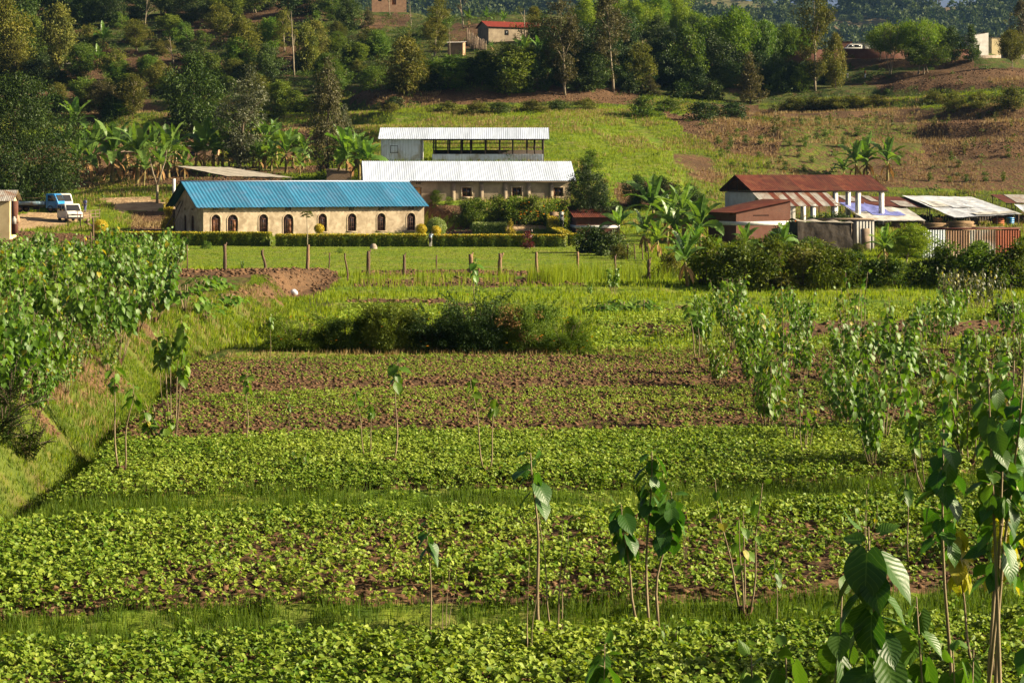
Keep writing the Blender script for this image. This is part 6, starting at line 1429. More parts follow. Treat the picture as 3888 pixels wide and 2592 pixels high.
# ------------------------------------------------------------------ trees: kind, column, base row, top row, crown width (photo px), label
tree('mango', 50, 0, 280, 470, 'huge dark glossy tree on the left above the blue truck', d=246, nvar=1)
T = [
 ('olive', 30, 300, -10, 210, 'tall olive green tree at the far left top edge', None),
 ('olive', 218, 275, 5, 150, 'leafy tree with a bare trunk beside the tiny mud hut', None),
 ('shrubtree', 118, 262, 60, 130, 'grey green tree between the two olive trees of the left edge', None),
 ('round', 320, 110, -50, 140, 'dark tree at the top edge left of the upper banana plants', None),
 ('round', 420, 100, -60, 120, 'dark tree at the top edge behind the upper banana plants', None),
 ('sparse', 547, 132, -60, 90, 'thin pale trunked tree at the top edge', None),
 ('round', 720, 95, -40, 150, 'dark tree at the top edge right of the pale trunked tree', None),
 ('shrubtree', 860, 90, -30, 130, 'grey bushy tree on the top edge above the light green tree', None),
 ('olive', 930, 268, 62, 170, 'light olive green tree in the middle of the left hillside', None),
 ('shrubtree', 905, 285, 140, 130, 'bright bushy tree in front of the light olive tree', 'mid_leaf'),
 ('shrubtree', 1030, 185, 52, 95, 'rounded light green tree right of the light olive tree', 'bright_leaf'),
 ('sparse', 1118, 290, -5, 100, 'tall thin tree with a straight pale stem on the left hillside', 'olive_leaf'),
 ('shrubtree', 1165, 285, 90, 110, 'dark olive tree close right of the tall thin tree', 'olive_leaf'),
 ('round', 735, 530, 205, 270, 'big dark round tree behind the banana row', None),
 ('olive', 390, 440, 300, 150, 'grey olive tree behind the left banana plants', 'brown_leaf'),
 ('olive', 495, 440, 285, 130, 'yellowish olive tree left of the big dark round tree', None),
 ('shrubtree', 320, 400, 290, 120, 'low grey green tree right of the tiny mud hut', None),
 ('silver', 905, 660, 250, 190, 'tall tree with silvery flowering crown behind the blue roof', None),
 ('silver', 1245, 690, 210, 135, 'tall narrow grey brown tree right of the silvery tree', 'brown_leaf'),
 ('silver', 1330, 600, 400, 80, 'slim silvery flowering shrub left of the white shed', None),
 ('tall', 1650, 230, -30, 120, 'tall feathery tree left of the red roofed house', None),
 ('shrubtree', 1545, 362, 140, 190, 'olive tree with a short trunk above the white shed', 'olive_leaf'),
 ('sapling', 1553, 180, 88, 22, 'slender sapling with a tuft at its top above the olive tree', None),
 ('round', 1325, 130, -30, 110, 'dark tree below the hilltop brick house', None),
 ('conical', 1398, 100, 25, 62, 'small dark conical tree by the hilltop brick house', None),
 ('sparse', 1562, 105, -20, 44, 'slim bluish tree left of the tall feathery tree', 'silver_leaf'),
 ('sparse', 1480, 60, -70, 60, 'thin tree at the top edge beside the hilltop house', None),
 ('sparse', 1760, 60, -90, 80, 'thin tree against the pale sky at the top edge', None),
 ('shrubtree', 1720, 335, 200, 180, 'dark leafy low tree left of the grey hut', 'mid_leaf'),
 ('shrubtree', 1835, 330, 200, 130, 'dark leafy low tree below the stick fence', 'mid_leaf'),
 ('shrubtree', 1940, 350, 150, 220, 'tree with a leaning pale trunk below the red roofed house', 'mid_leaf'),
 ('sparse', 1990, 240, 0, 120, 'airy tree in front of the red roof', 'olive_leaf'),
 ('tall', 2040, 235, 20, 110, 'leafy tree hiding the right half of the red roof', 'olive_leaf'),
 ('round', 2080, 320, 140, 160, 'deep shaded tree behind the leaning trunk', None),
 ('tall', 2145, 362, -20, 165, 'very tall tree with a forked trunk on the middle ridge', 'brown_leaf'),
 ('tall', 2330, 352, -30, 165, 'very tall brownish tree with a straight bare trunk', 'brown_leaf'),
 ('broad', 2235, 190, -10, 150, 'bright green tree between the two very tall trees', None),
 ('broad', 2440, 170, -5, 160, 'bright green tree right of the straight trunked tree', None),
 ('broad', 2570, 160, -20, 170, 'bright green tree at the top edge left of the blue hill', None),
 ('round', 2250, 340, 180, 170, 'dark tree in the shade between the tall trunks', None),
 ('olive', 2430, 345, 150, 135, 'olive tree with a thin pale trunk on the middle ridge', None),
 ('round', 2530, 330, 130, 180, 'dark tree right of the thin pale trunk', None),
 ('conical', 2475, 365, 290, 90, 'small grey green conical bush below the olive tree', None),
 ('shrubtree', 2610, 335, 85, 140, 'upright grey green tree with spiky shoots on the ridge', None),
 ('broad', 2755, 305, 28, 250, 'largest bright topped tree of the ridge, left of the twin headed tall tree', None),
 ('round', 2700, 325, 120, 200, 'dark tree under the largest bright topped tree', None),
 ('conical', 2850, 390, 190, 125, 'pale brown conical tree standing on the bank below the ridge', None),
 ('broad', 2985, 270, 88, 140, 'bright round tree left of the twin headed tall tree', None),
 ('shrubtree', 2905, 300, 60, 90, 'slim dark tree between two bright ridge trees', None),
 ('tall', 3095, 345, -60, 160, 'tallest tree of the ridge, narrow and dark against the blue hill', 'olive_leaf'),
 ('shrubtree', 3168, 332, 118, 95, 'upright yellow green shrub leaning on the tallest tree', 'olive_leaf'),
 ('shrubtree', 3035, 345, 235, 100, 'shaded low tree under the tallest tree', 'mid_leaf'),
 ('umbrella', 3380, 285, 85, 150, 'spreading tree with slim trunks above the brick wall, left half of the pair', None),
 ('umbrella', 3490, 285, 72, 170, 'spreading tree with slim trunks above the brick wall, right half of the pair', None),
 ('broad', 3522, 278, 150, 190, 'round tree with a short leaning trunk on the upper bank', 'mid_leaf'),
 ('round', 3615, 240, 105, 110, 'dark tree right of the spreading pair', None),
 ('conical', 3690, 235, 95, 80, 'dark feathery conifer in front of the white villa', 'dark_leaf'),
 ('round', 3745, 160, 62, 110, 'dark tree behind the white villa', None),
 ('broad', 3845, 262, 112, 120, 'olive tree with a bare trunk near the right edge', 'olive_leaf'),
 ('sparse', 3820, 170, -40, 70, 'very thin tall tree with bare branches at the right edge', 'olive_leaf'),
 ('tall', 3895, 190, -30, 110, 'tall brown tree cut by the right edge', 'brown_leaf'),
 ('round', 2420, 790, 665, 125, 'dark leafy tree behind the banana plants right of the cypress', None),
 ('round', 2520, 800, 670, 150, 'shaded dark tree behind the large banana plants', None), ('round', 2620, 800, 700, 130, 'shaded dark tree behind the brick house left wall', None),  # dark leaf colour carries the shade behind the bananas
 ('shrubtree', 1655, 770, 722, 55, 'small open bush against the long tan wall', 'mid_leaf'),
]
for k, px, b, tp, w, lab, mt in T: tree(k, px, b, tp, w, lab, mat=mt)
tree('sparse', 1710, 250, 60, 40, 'dead bare looking slim tree by the stick fence', mat='brown_leaf')
tree('cypress', 2243, 0, 622, 205, 'dense dark oval cypress right of the long tan building', d=209, nvar=1)
# bare forked tree among the bananas
x, y, z = on_ground(597, 246); t = thing('forked_tree', 'bare pale forked tree among the banana plants', 'tree', (x, y, z)); mb = MB()
mb.tube([[0, 0, -.2], [0, 0, 2.2]], [.17, .15], 8); mb.tube([[0, 0, 2.1], [-.5, 0, 3.6], [-.95, .1, 5.6]], [.12, .10, .04], 7); mb.tube([[0, 0, 2.1], [.5, .1, 3.8], [1.0, 0, 5.2], [1.2, 0, 6.6]], [.12, .1, .07, .03], 7); mb.build('trunk', M['pale_bark'], t)
mb = MB(); cs = np.stack([rng.normal(.2, 1.3, 22), rng.normal(0, .8, 22), rng.uniform(5.2, 7.4, 22)], 1); tuft_cloud(mb, cs, .5, 30, .2); mb.build('crown', M['mid_leaf'], t)
# stick fence and dead branch by the red roofed house
mb = MB()
for q in np.linspace(0, 1, 46):
    c = P3(1772 + 75 * q, 140 + 42 * q + 10 * math.sin(q * 3), 383 - 6 * q); mb.tube([c + [0, 0, -1.5], c + [rng.normal(0, .1), 0, 1.5 + rng.normal(0, .2)]], .06, 4)
tag(mb.build('stick_fence', M['old_board']), 'fence of upright sticks left of the red roofed house', 'fence')

# bushes
B = [('bush',1765,852,765,110,'bushy shrub in the bed before the long tan building, leftmost of the row',0),('bush',1800,842,752,130,'full green shrub under the left window of the long tan building',0),('bush',1880,850,742,130,'green shrub right of the left window of the long building',0),('bush',1955,848,742,150,'shrub with orange flowers under the middle window of the long building',1),('bush',2030,852,740,140,'tall flowering shrub between middle and right windows of the long building',1),('bush',2105,848,758,130,'green shrub under the right window of the long building',1),('coffee',1705,778,744,40,'small open shrub at the foot of the long wall by the door',0),
 ('darkbush',2240,960,850,170,'dark shrub under the big banana plants at the lawn end',0),('darkbush',2320,970,870,150,'dark leafy shrub in the shade at the lawn end, right one',0),('yellowbush',2360,985,925,80,'small yellow green bush at the shaded lawn corner',0),
 ('darkbush',690,470,400,110,'dark bush under the big round tree',0),('bush',660,170,110,90,'round bush on the red earth terrace below the top banana plants',0),('bush',690,130,78,70,'bright green bush on the upper left terrace',0),('bush',770,170,120,110,'low bush on the red earth patch',0),('bush',405,260,205,120,'green bush beside the lone banana plants of the left slope',0),('yellowbush',610,205,150,80,'pale bush at the edge of a terrace on the left slope',0),
 ('bush',660,330,282,110,'bush below the red terrace, left one',0),('bush',560,250,212,80,'weedy bush on the second terrace',0),('bush',1130,420,350,150,'wild bush on the terrace right of the silvery tree',0),('bush',1260,200,140,130,'bright bush on the lush slope, upper left one',0),('bush',1330,245,170,120,'bright bush in the middle of the lush slope',0),('bush',1430,215,150,130,'green bush on the lush slope right of its middle',0),('bush',1290,320,240,150,'leafy bush at the foot of the lush slope',0),('bush',1420,330,250,130,'leafy bush left of the short trunked olive tree',0),('yellowbush',1400,160,110,110,'pale bush on the lush slope under the hilltop house',0),
 ('darkbush',1640,345,270,160,'dark bush between the olive tree and the grey hut',0),('darkbush',2045,345,262,140,'dark bush under the leaning trunk tree',0),('darkbush',2200,340,270,120,'dark bush between the two tall trunks',0),('darkbush',2390,345,280,120,'dark bush right of the straight bare trunk',0),('darkbush',2590,372,300,130,'dark bush on the bank left of the conical tree',0),('darkbush',2700,380,300,120,'dark bush near the person in grey on the path',0),('darkbush',2960,345,265,130,'dark bush on the bank under the bright ridge tree',0),
 ('yellowbush',1480,425,388,90,'scrubby bush on the bank above the white shed, left',0),('darkbush',1500,405,365,90,'dark scrub below the first earth heap',0),('yellowbush',1690,430,385,130,'scrubby yellow bush above the white shed roof',0),('yellowbush',1800,432,385,130,'scrubby bush on the bank right of the yellow one',0),('darkbush',1900,430,382,110,'dark scrub on the bank below the pale earth heap',0),('yellowbush',2010,425,380,130,'scrub bush on the bank below the middle heaps',0),('darkbush',2120,420,378,120,'dark scrub bush below the red earth heap',0),('yellowbush',2230,415,370,120,'scrub bush below the largest red earth heap',0),
 ('bush',2450,440,365,170,'big green bush at the top corner of the grass slope',0),('bush',2540,420,375,110,'green bush right of the grass slope corner',0),('darkbush',2680,455,375,150,'dark bush on the bank beneath the conical tree',0),('darkbush',2790,450,385,140,'dark bush right of the one beneath the conical tree',0),
 ('yellowbush',3010,420,372,130,'yellowish bush in the bank hedge row, first',0),('yellowbush',3090,418,366,130,'yellowish bush in the bank hedge row, second',0),('yellowbush',3170,412,372,120,'yellowish bush in the bank hedge row, third',0),('yellowbush',3250,405,366,120,'yellowish bush in the bank hedge row, fourth',0),('yellowbush',3340,400,364,120,'yellowish bush in the bank hedge row, last',0),('yellowbush',3540,405,342,130,'round bush on the right bank below the heaps',0),('yellowbush',3625,420,346,90,'upright bush on the right bank',0),('yellowbush',3720,405,345,110,'bush on the right bank left of the last one',0),('yellowbush',3835,410,330,130,'large bush on the bank at the right edge',0),
 ('sapling',2935,525,392,44,'ivy covered stump standing on the slope edge',0),('bush',2240,640,570,110,'grassy bush behind the cypress top',0),('bush',2130,420,405,40,'tiny shrub on the grass slope',0),
]
def flowers(parent_lab, px, py, d, w, h, n_):
    pass
for k, px, b, tp, w, lab, fl in B:
    r = tree(k, px, b, tp, w, lab, mat=('olive_leaf' if 'ivy' in lab else None), cat='bush' if k != 'sapling' else 'stump', name='ivy_stump' if 'ivy' in lab else 'bush')
    if fl:
        mb = MB(); n_ = 26; dd = unit(n_); dd[:, 1] = -np.abs(dd[:, 1]); dd[:, 2] = np.abs(dd[:, 2]); C = dd * np.array([1.7, 1.7, 2.3]) * .98
        for q in range(4):
            a = rng.uniform(0, 6.28, n_); mb.leaves(DIA, C, np.stack([np.cos(a + q * 1.57), np.sin(a + q * 1.57), np.full(n_, .4)], 1), unit(n_) + [0, 0, 1], .12, .12)
        o = mb.build('blossoms', M['flower'], r)
# the tangle of bushes in front of the market
for px, b, tp, w, k, lab in [(2680,1082,930,190,'bush','wild bush left of the thick tangle before the brick house'),(2800,1090,950,200,'bush','dark mound of the tangle below the small banana plants'),(2920,1092,930,220,'bush','highest leafy mound of the tangle before the dark tarpaulin'),(3030,1090,960,200,'yellowbush','dark creeper mound right of the highest one'),(3150,1088,970,200,'bush','rough mound of the tangle before the white shack'),(3260,1085,985,190,'bush','low dark mound under the lone banana plant'),(3370,1085,1000,180,'bush','grassy mound right of the lone banana plant'),
   (3440,1005,850,190,'broad','round bright tree right of the lone banana plant'),(3600,1085,950,220,'bush','dark bush before the white tin sheet'),(3730,1092,950,240,'bush','dark bush before the grey tin sheet'),(3860,1100,940,240,'bush','dark bush before the orange tin sheet at the right edge'),(3500,1080,1000,150,'darkbush','low dark bush between round tree and tin stall'),
   (2560,1060,985,120,'yellowbush','grassy clump at the foot of the tall banana trunk'),(3830,1210,1168,130,'darkbush','black green clump on the grass near the right edge'),(2990,1000,915,120,'bush','creeper on the dark tarpaulin corner'),(3120,1010,930,90,'sapling','upright weed before the tarpaulin stall'),(3010,900,830,110,'darkbush','shrub with red flowers between the brick house and the columns'),(3180,880,800,150,'darkbush','leafy shrub under the open hall'),(3100,880,820,110,'bush','leafy shrub behind the front columns')]:
    r = tree(k, px, b, tp - (34 if b > 1000 and k != 'broad' else 0), w * 1.15, lab, cat='tree' if k == 'broad' else 'bush', name='tree' if k == 'broad' else 'bush')
    if 'red flowers' in lab:
        mb = MB(); n_ = 14; dd = unit(n_); dd[:, 1] = -np.abs(dd[:, 1]); C = dd * np.array([1.5, 1.5, 1.0]) + [0, 0, 1.4]
        for q in range(4): mb.leaves(DIA, C, unit(n_), unit(n_), .22, .2)
        mb.build('blossoms', mat_leaf('red_petal', (.6,.04,.01), (.7,.10,.02), .3, .6, hue=0, obj_var=0), r)
rt = np.random.default_rng(3)
for i in range(34):
    px = rt.uniform(2560, 3888); d = rt.uniform(150, 196); b = HY + F * (H - height((px - CX) / F * d, d).item()) / d; w = rt.uniform(45, 150)
    tree(rt.choice(['bush', 'yellowbush', 'bush', 'darkbush', 'olive', 'conical']), px, b, b - w * rt.uniform(.4, 1.0), w, 'wild bush in the overgrown strip before the market sheds', cat='bush', name='bush', group='wild bushes before the market')
# the great marigold bush in the middle of the field: six plants grown together
GB = [(1130,1335,1190,260,'yellowbush','pale flowering bush at the left end of the big thicket'),(1320,1338,1188,250,'bush','leafy bush left of the thicket centre with white edged leaves'),(1470,1342,1125,260,'bush','bush with a pointed top left of the thicket centre'),(1640,1345,1150,300,'darkbush','darkest bush in the centre of the thicket'),(1820,1345,1095,300,'darkbush','tallest bush of the thicket with orange flowers'),(1990,1345,1125,280,'bush','bush right of the thicket centre with brown dead leaves'),(2150,1348,1195,220,'yellowbush','thin twiggy bush at the right end of the big thicket')]
for k in ('bush', 'darkbush', 'yellowbush'):
    pass
def thicket_mesh(kind, v):
    kk = dict(bush=('mid_leaf', .95), darkbush=('dark_leaf', 1.0), yellowbush=('bright_leaf', .9))[kind]  # leaf tones hold the thicket's shaded middle and lit ends
    mb = MB(); nt = 330; a = rng.uniform(0, 6.283, nt); t = rng.uniform(0, .75, nt); rad = 1.45 * rng.random(nt) ** .4
    C = np.stack([rad * np.cos(a), rad * np.sin(a), t * 1.7], 1)
    la = rng.uniform(0, 6.28, 11); lr = 1.5 * rng.random(11) ** .5; LC = np.stack([lr * np.cos(la), lr * np.sin(la), rng.uniform(.5, 2.25, 11) - .3 * lr], 1); li = rng.integers(0, 11, nt); lobe = rng.random(nt) < .72
    C = np.where(lobe[:, None], LC[li] + unit(nt) * rng.uniform(.15, .55, nt)[:, None], C); C[:, 2] = np.abs(C[:, 2]); tuft_cloud(mb, C, .30 * rng.uniform(.6, 1.3, nt), 85, .095, .42, .3, .5, DIA)
    # long sprays that break the outline
    n_ = 46; a = rng.uniform(0, 6.28, n_); b0 = np.stack([1.1 * np.cos(a), 1.1 * np.sin(a), rng.uniform(.8, 2.2, n_)], 1)
    for i in range(n_):
        q = np.linspace(0, 1, 8)[:, None]; dr = np.array([math.cos(a[i]), math.sin(a[i]), rng.uniform(.4, 1.3)]); pts = b0[i] + q * dr * rng.uniform(.4, .9); mb.tube(pts[[0, 4, 7]], .008, 3, .3)
        for j in range(3): mb.leaves(DIA, pts, unit(8) + dr * .3, unit(8) + [0, 0, 1], .12, .05)
    return mb.mesh('thicket_foliage', M[kk[0]])
TH = {}
for px, b, tp, w, k, lab in GB:
    if k not in TH: TH[k] = thicket_mesh(k, len(TH))
    x, y, z = ground_at(px, b); y += w * y / F * .35; x = (px - CX) / F * y; z = height(x, y).item(); t = thing('marigold_bush', lab, 'bush', (x, y, z), rng.uniform(0, 6.28), 'bushes of the thicket'); s_ = w * y / F / 3.4
    t.scale = (s_, s_, ((HY - tp) * y / F + H - z) / 2.6)
    c = bpy.data.objects.new('foliage', TH[k]); COL.objects.link(c); c.parent = t
    st = MB()
    for q in range(7): a = q * .9; st.tube([[.1 * math.cos(a), .1 * math.sin(a), -.1], [.5 * math.cos(a), .5 * math.sin(a), 1.0], [.8 * math.cos(a), .8 * math.sin(a), 1.9]], [.03, .02, .01], 5)
    st.build('stems', M['bark'], t)
    n_ = {'yellowbush': 26, 'bush': 12, 'darkbush': 12}[k]; fm_ = MB(); dd = unit(n_); dd[:, 2] = np.abs(dd[:, 2]); C = dd * np.array([1.75, 1.75, 2.5]) * .98
    for q in range(6): a = q * 1.05; fm_.leaves(DIA, C, np.tile([math.cos(a), math.sin(a), .3], (n_, 1)), unit(n_) * .3 + [0, -.6, 1], .075, .06)
    fm_.build('blossoms', M['flower'], t)
    if 'brown dead' in lab:
        db = MB(); cs = np.stack([rng.uniform(-1, 1, 16), rng.uniform(-1.8, -1.1, 16), rng.uniform(.6, 2.2, 16)], 1); tuft_cloud(db, cs, .25, 40, .11, .4, .6, .2); db.build('dead_leaves', M['banana_dry'], t)

# bananas: column, base row, top row, label
BA = [(298,700,490,'tall banana plant beside the big dark tree'),(345,690,470,'banana plant second right of the big dark tree'),(425,700,430,'tall sunlit banana plant before the pink mud wall'),(455,690,560,'young banana plant before the pink mud wall'),(520,700,425,'banana plant with pale upright leaves near the forked tree'),(545,705,560,'banana plant with drooping leaves above the bench stack'),(640,680,440,'banana plant right of the bare forked tree'),(700,680,560,'young banana plant near the grey awning left end'),(775,660,425,'banana plant left of the silvery tree'),(845,650,440,'banana plant under the silvery tree'),(1005,640,425,'sunlit banana plant right of the silvery tree'),(1030,650,520,'young banana plant in front of the sunlit one'),(1085,660,470,'banana plant with one tall upright leaf'),(1140,670,560,'banana plant before the bare earth slope'),(1320,690,450,'banana plant left of the white tin shed'),(1365,690,490,'banana plant leaning over the end of the pale roof'),(1295,690,540,'banana plant beside the tan brick store'),
      (275,560,350,'banana plant behind the big dark tree, higher up'),(388,200,78,'lone sunlit banana plant on the left hillside terrace'),(475,172,128,'small banana plant right of the lone sunlit one'),(368,262,165,'young banana plant below the lone sunlit one'),(470,60,-60,'banana plant at the top edge, left of the pair'),(612,66,-70,'banana plant with a dry orange trunk at the top edge'),
      (1868,195,148,'small banana plant below the red roofed house wall'),(1990,250,120,'shaded banana plant in front of the red roofed house, left'),(2050,255,125,'shaded banana plant in front of the red roofed house, right'),(1780,50,-30,'banana plant on the skyline, first'),(1850,55,-20,'banana plant on the skyline, second'),(1910,52,-10,'banana plant on the skyline, third'),(1250,60,-20,'banana plant at the top edge left of the hilltop house'),
      (2480,900,640,'banana plant with tall pale leaves right of the cypress'),(2600,920,665,'large banana plant left of the open rusty hall'),(2350,930,758,'banana plant before the red roofed outhouse'),(2530,930,740,'banana plant between the two large ones'),(2612,1090,850,'banana plant with a brown dry trunk in the foreground tangle'),(2720,1000,880,'small bright banana plant left of the brick house corner'),(2830,990,830,'banana plant before the brick house corner'),(2970,985,820,'banana plant before the brick house right wall'),(2690,985,940,'young banana shoot in the tangle'),(3362,1015,830,'lone banana plant beside the round bright tree'),
      (3250,690,515,'banana plant on the slope behind the rusty hall, left'),(3300,690,500,'banana plant on the slope behind the rusty hall, middle'),(3370,690,505,'banana plant on the slope behind the rusty hall, right'),(3200,700,580,'low banana plant on the slope behind the rusty hall'),(2300,880,720,'banana plant half hidden by the cypress'),(2660,960,720,'banana plant touching the left wall of the brick house')]
for px, b, tp, lab in BA: banana(px, b, tp, lab)

for px, b, h in [(255,640,190),(320,640,170),(370,650,200),(480,660,210),(580,640,190),(610,690,170),(665,640,170),(740,650,170),(810,650,190),(870,640,160),(960,640,180),(985,660,150),(1050,610,170),(1110,640,170),(1150,640,150),(1280,640,170),(1350,640,160),(1395,680,170)]:
    banana(px, b, b - h, 'banana plant in the crowded grove behind the blue roofed hall', group='banana grove behind the hall')
for px, b, h in [(2455,960,190),(2500,980,170),(2560,960,200),(2580,1000,150),(2640,990,160),(2550,900,210),(2650,920,180)]:
    banana(px, b, b - h, 'banana plant in the clump left of the brick house', group='banana clump left of the brick house')
for px, b, tp, w in [(2330,150,-20,150),(2500,140,-15,150),(2640,170,20,160),(2690,190,60,140),(2830,200,70,150),(2900,210,80,130),(3045,240,110,120),(3340,230,95,140),(3440,225,85,150),(3560,215,95,130)]:
    tree('broad', px, b, tp, w, 'sunlit green tree of the row along the ridge top', group='sunlit row along the ridge top')
for px, b, tp, w, k in [(-30,200,-60,200,'olive'),(80,140,-80,180,'round'),(180,80,-90,160,'olive'),(260,90,-70,150,'round'),(380,60,-90,140,'shrubtree'),(520,70,-70,150,'round'),(640,60,-60,130,'shrubtree'),(800,60,-60,150,'round'),(960,50,-70,140,'olive'),(1020,40,-80,150,'round'),(1100,70,-40,120,'shrubtree'),(1200,60,-60,130,'round'),(1260,80,-20,110,'olive')]:
    tree(k, px, b, tp, w, 'dark tree of the belt along the top of the left hillside', group='tree belt at the top of the left hillside', mat='dark_leaf' if k != 'olive' else 'mid_leaf')  # darker leaf materials stand in for shade along the hilltop
for px, b, tp, w, k in [(2010,330,180,150,'round'),(2180,300,120,150,'shrubtree'),(2300,310,120,170,'round'),(2370,320,180,130,'shrubtree'),(2480,320,150,150,'round'),(2640,320,170,150,'round'),(2800,320,170,160,'round'),(2880,320,190,130,'shrubtree'),(2950,330,200,130,'round'),(1780,320,220,140,'round'),(1880,330,210,150,'shrubtree'),(2140,330,200,120,'round'),(2260,335,230,110,'round'),(2360,340,240,110,'round'),(2440,335,220,120,'round'),(2560,335,240,120,'round'),(2640,345,250,110,'shrubtree'),(2720,340,250,120,'round'),(2770,335,220,120,'shrubtree'),(2900,340,250,120,'round'),(3000,330,230,110,'round'),(3060,325,230,110,'shrubtree'),(3130,320,230,90,'shrubtree'),(2070,240,60,140,'round'),(2300,220,50,140,'round'),(2380,200,40,130,'shrubtree'),(2500,220,60,140,'round'),(2640,230,60,150,'round'),(2860,240,90,120,'round'),(2200,230,60,120,'shrubtree')]:
    tree(k, px, b, tp, w, 'shaded tree in the dark belt under the ridge', group='shaded tree belt under the ridge', mat='dark_leaf')  # dark leaves on every kind put the shade under the ridge into colour
for px, b, tp, w, k in [(60,330,150,130,'olive'),(150,340,200,140,'round'),(300,300,170,120,'shrubtree'),(520,200,70,110,'tall'),(590,340,230,120,'olive'),(660,250,120,90,'sparse'),(800,330,190,120,'shrubtree'),(1010,330,170,130,'round'),(1080,200,40,100,'tall'),(1190,230,70,120,'olive'),(1240,330,200,110,'shrubtree'),(980,420,280,130,'olive'),(1060,440,290,110,'shrubtree'),(830,140,10,110,'olive'),(450,330,230,110,'shrubtree')]:
    tree(k, px, b, tp, w, 'tree scattered among the terraces of the left hillside', group='scattered trees of the left hillside', mat='dark_leaf' if k == 'round' else None)
rb = np.random.default_rng(11); done = 0
for _ in range(900):
    px, b = rb.uniform(-20, 1700), rb.uniform(70, 470)
    if in_poly(np.array([px]), np.array([b]), [(420,205),(640,205),(640,300),(430,300)])[0] or (px > 1320 and b > 330) or rb.random() < .3: continue
    w = rb.uniform(50, 120); tree(rb.choice(['bush', 'darkbush', 'yellowbush', 'shrubtree', 'olive']), px, b, b - w * rb.uniform(.6, 1.05), w, 'wild bush scattered over the terraces of the left hillside', cat='bush', group='wild bushes of the left hillside', name='bush'); done += 1
    if done > 85: break
# coffee bushes and saplings on the right slope
sl = [(2725,550),(2765,585),(2775,560),(2800,525),(2828,545),(2885,548),(2975,480),(3010,480),(3040,480),(3105,478),(3000,555),(3060,560),(3100,530),(3145,545),(3200,560),(3255,520),(3130,520),(3035,600),(3080,620),(2960,620),(2920,645),(2980,650),(3050,650),(3420,600),(3610,610),(3640,640),(3530,690),(3605,690),(3670,695),(3740,690),(3810,690),(3830,600),(2780,640),(2830,660),(2880,600),(2740,600)]
for i, (px, b) in enumerate(sl): tree('coffee', px, b, b - rng.uniform(26, 44), rng.uniform(24, 38), 'knee high coffee bush dotted over the tilled slope behind the market', cat='coffee bush', group='coffee bushes on the tilled slope')
for px, b, h in [(3325,480,60),(3388,480,62),(3460,475,52),(3550,480,45),(3540,490,40),(3780,470,52),(3790,450,45),(3840,490,50),(3605,465,35),(3700,570,55),(3150,475,48),(3660,600,70)]:
    tree('sapling', px, b, b - h, 16, 'thin staked sapling on the bare slope at the upper right', cat='sapling', group='saplings on the bare slope', mat='olive_leaf')

# the far ridge trees against the sky
for i, (px, d, w, h_, lab) in enumerate([(3205,1500,17,12,'flat topped tree on the far skyline, leftmost of the hazy row'),(3240,1500,14,9,'small flat topped tree on the far skyline'),(3300,1490,30,22,'largest hazy tree on the far skyline'),(3345,1490,24,18,'hazy tree right of the largest on the far skyline'),(3430,1495,20,16,'dark hazy tree on the far skyline'),(3480,1498,12,10,'small hazy tree on the far skyline'),(2990,1500,12,12,'hazy tree on the far skyline left of the tallest ridge tree'),(3560,1500,22,16,'hazy tree on the far skyline towards the right')]):
    x = (px - CX) / F * d; z = far_z(np.array([x]), np.array([d]))[0]
    if ('umbrella', 0) not in PROTO: PROTO[('umbrella', 0)] = make_tree('umbrella', 0)
    cm, tm = PROTO[('umbrella', i % 2)]; r = thing('skyline_tree', lab, 'tree', (x, d, z - .3), i); r.scale = (w / 10, w / 10, h_ / 7.5)
    for nm, me in (('crown', cm), ('trunk', tm)):
        c = bpy.data.objects.new(nm, me); COL.objects.link(c); c.parent = r
        if nm == 'crown': c.material_slots[0].link = 'OBJECT'; c.material_slots[0].material = M['far_leaf']

# ------------------------------------------------------------------ mulberries
for k, a in {'m0': (8, 2.6, .24, .75, False, .66, 13), 'm1': (9, 2.5, .23, .85, False, .66, 12), 'm2': (7, 2.7, .25, .65, False, .6, 14), 'm3': (9, 2.2, .22, .8, False, .8, 13), 'm4': (8, 2.3, .17, .8, False, .75, 11), 'm5': (9, 2.0, .15, .8, False, .8, 12),
             'm8': (5, 2.7, .19, .6, False, .6, 17), 'm6': (7, 2.6, .19, .7, False, .76, 17), 'm7': (9, 2.35, .175, .8, False, .82, 17), 'one': (1, 2.3, .25, .1, True, .30, 17), 'one2': (2, 2.4, .26, .35, True, .28, 16), 'three': (3, 2.6, .27, .4, True, .42, 20), 'tallc': (7, 3.4, .27, .55, True, .30, 15), 'sparse': (4, 2.3, .20, .6, True, .6, 6), 'bare': (3, 2.6, .2, .5, True, .15, 3), 'low': (4, .9, .20, .35, True, .8, 12),
             'near': (1, 2.9, .30, .05, True, .62, 21), 'near2': (2, 2.4, .26, .45, True, .62, 17), 'neart': (4, 3.9, .175, .45, True, .30, 26)}.items():
    MUL[k] = make_mulberry(*a, yellow=.10 if k in ('sparse', 'm4') else 0 if k in ('near', 'near2', 'neart', 'three', 'one', 'one2') else .02)
G1 = 'mulberry shrubs standing in the bean beds'
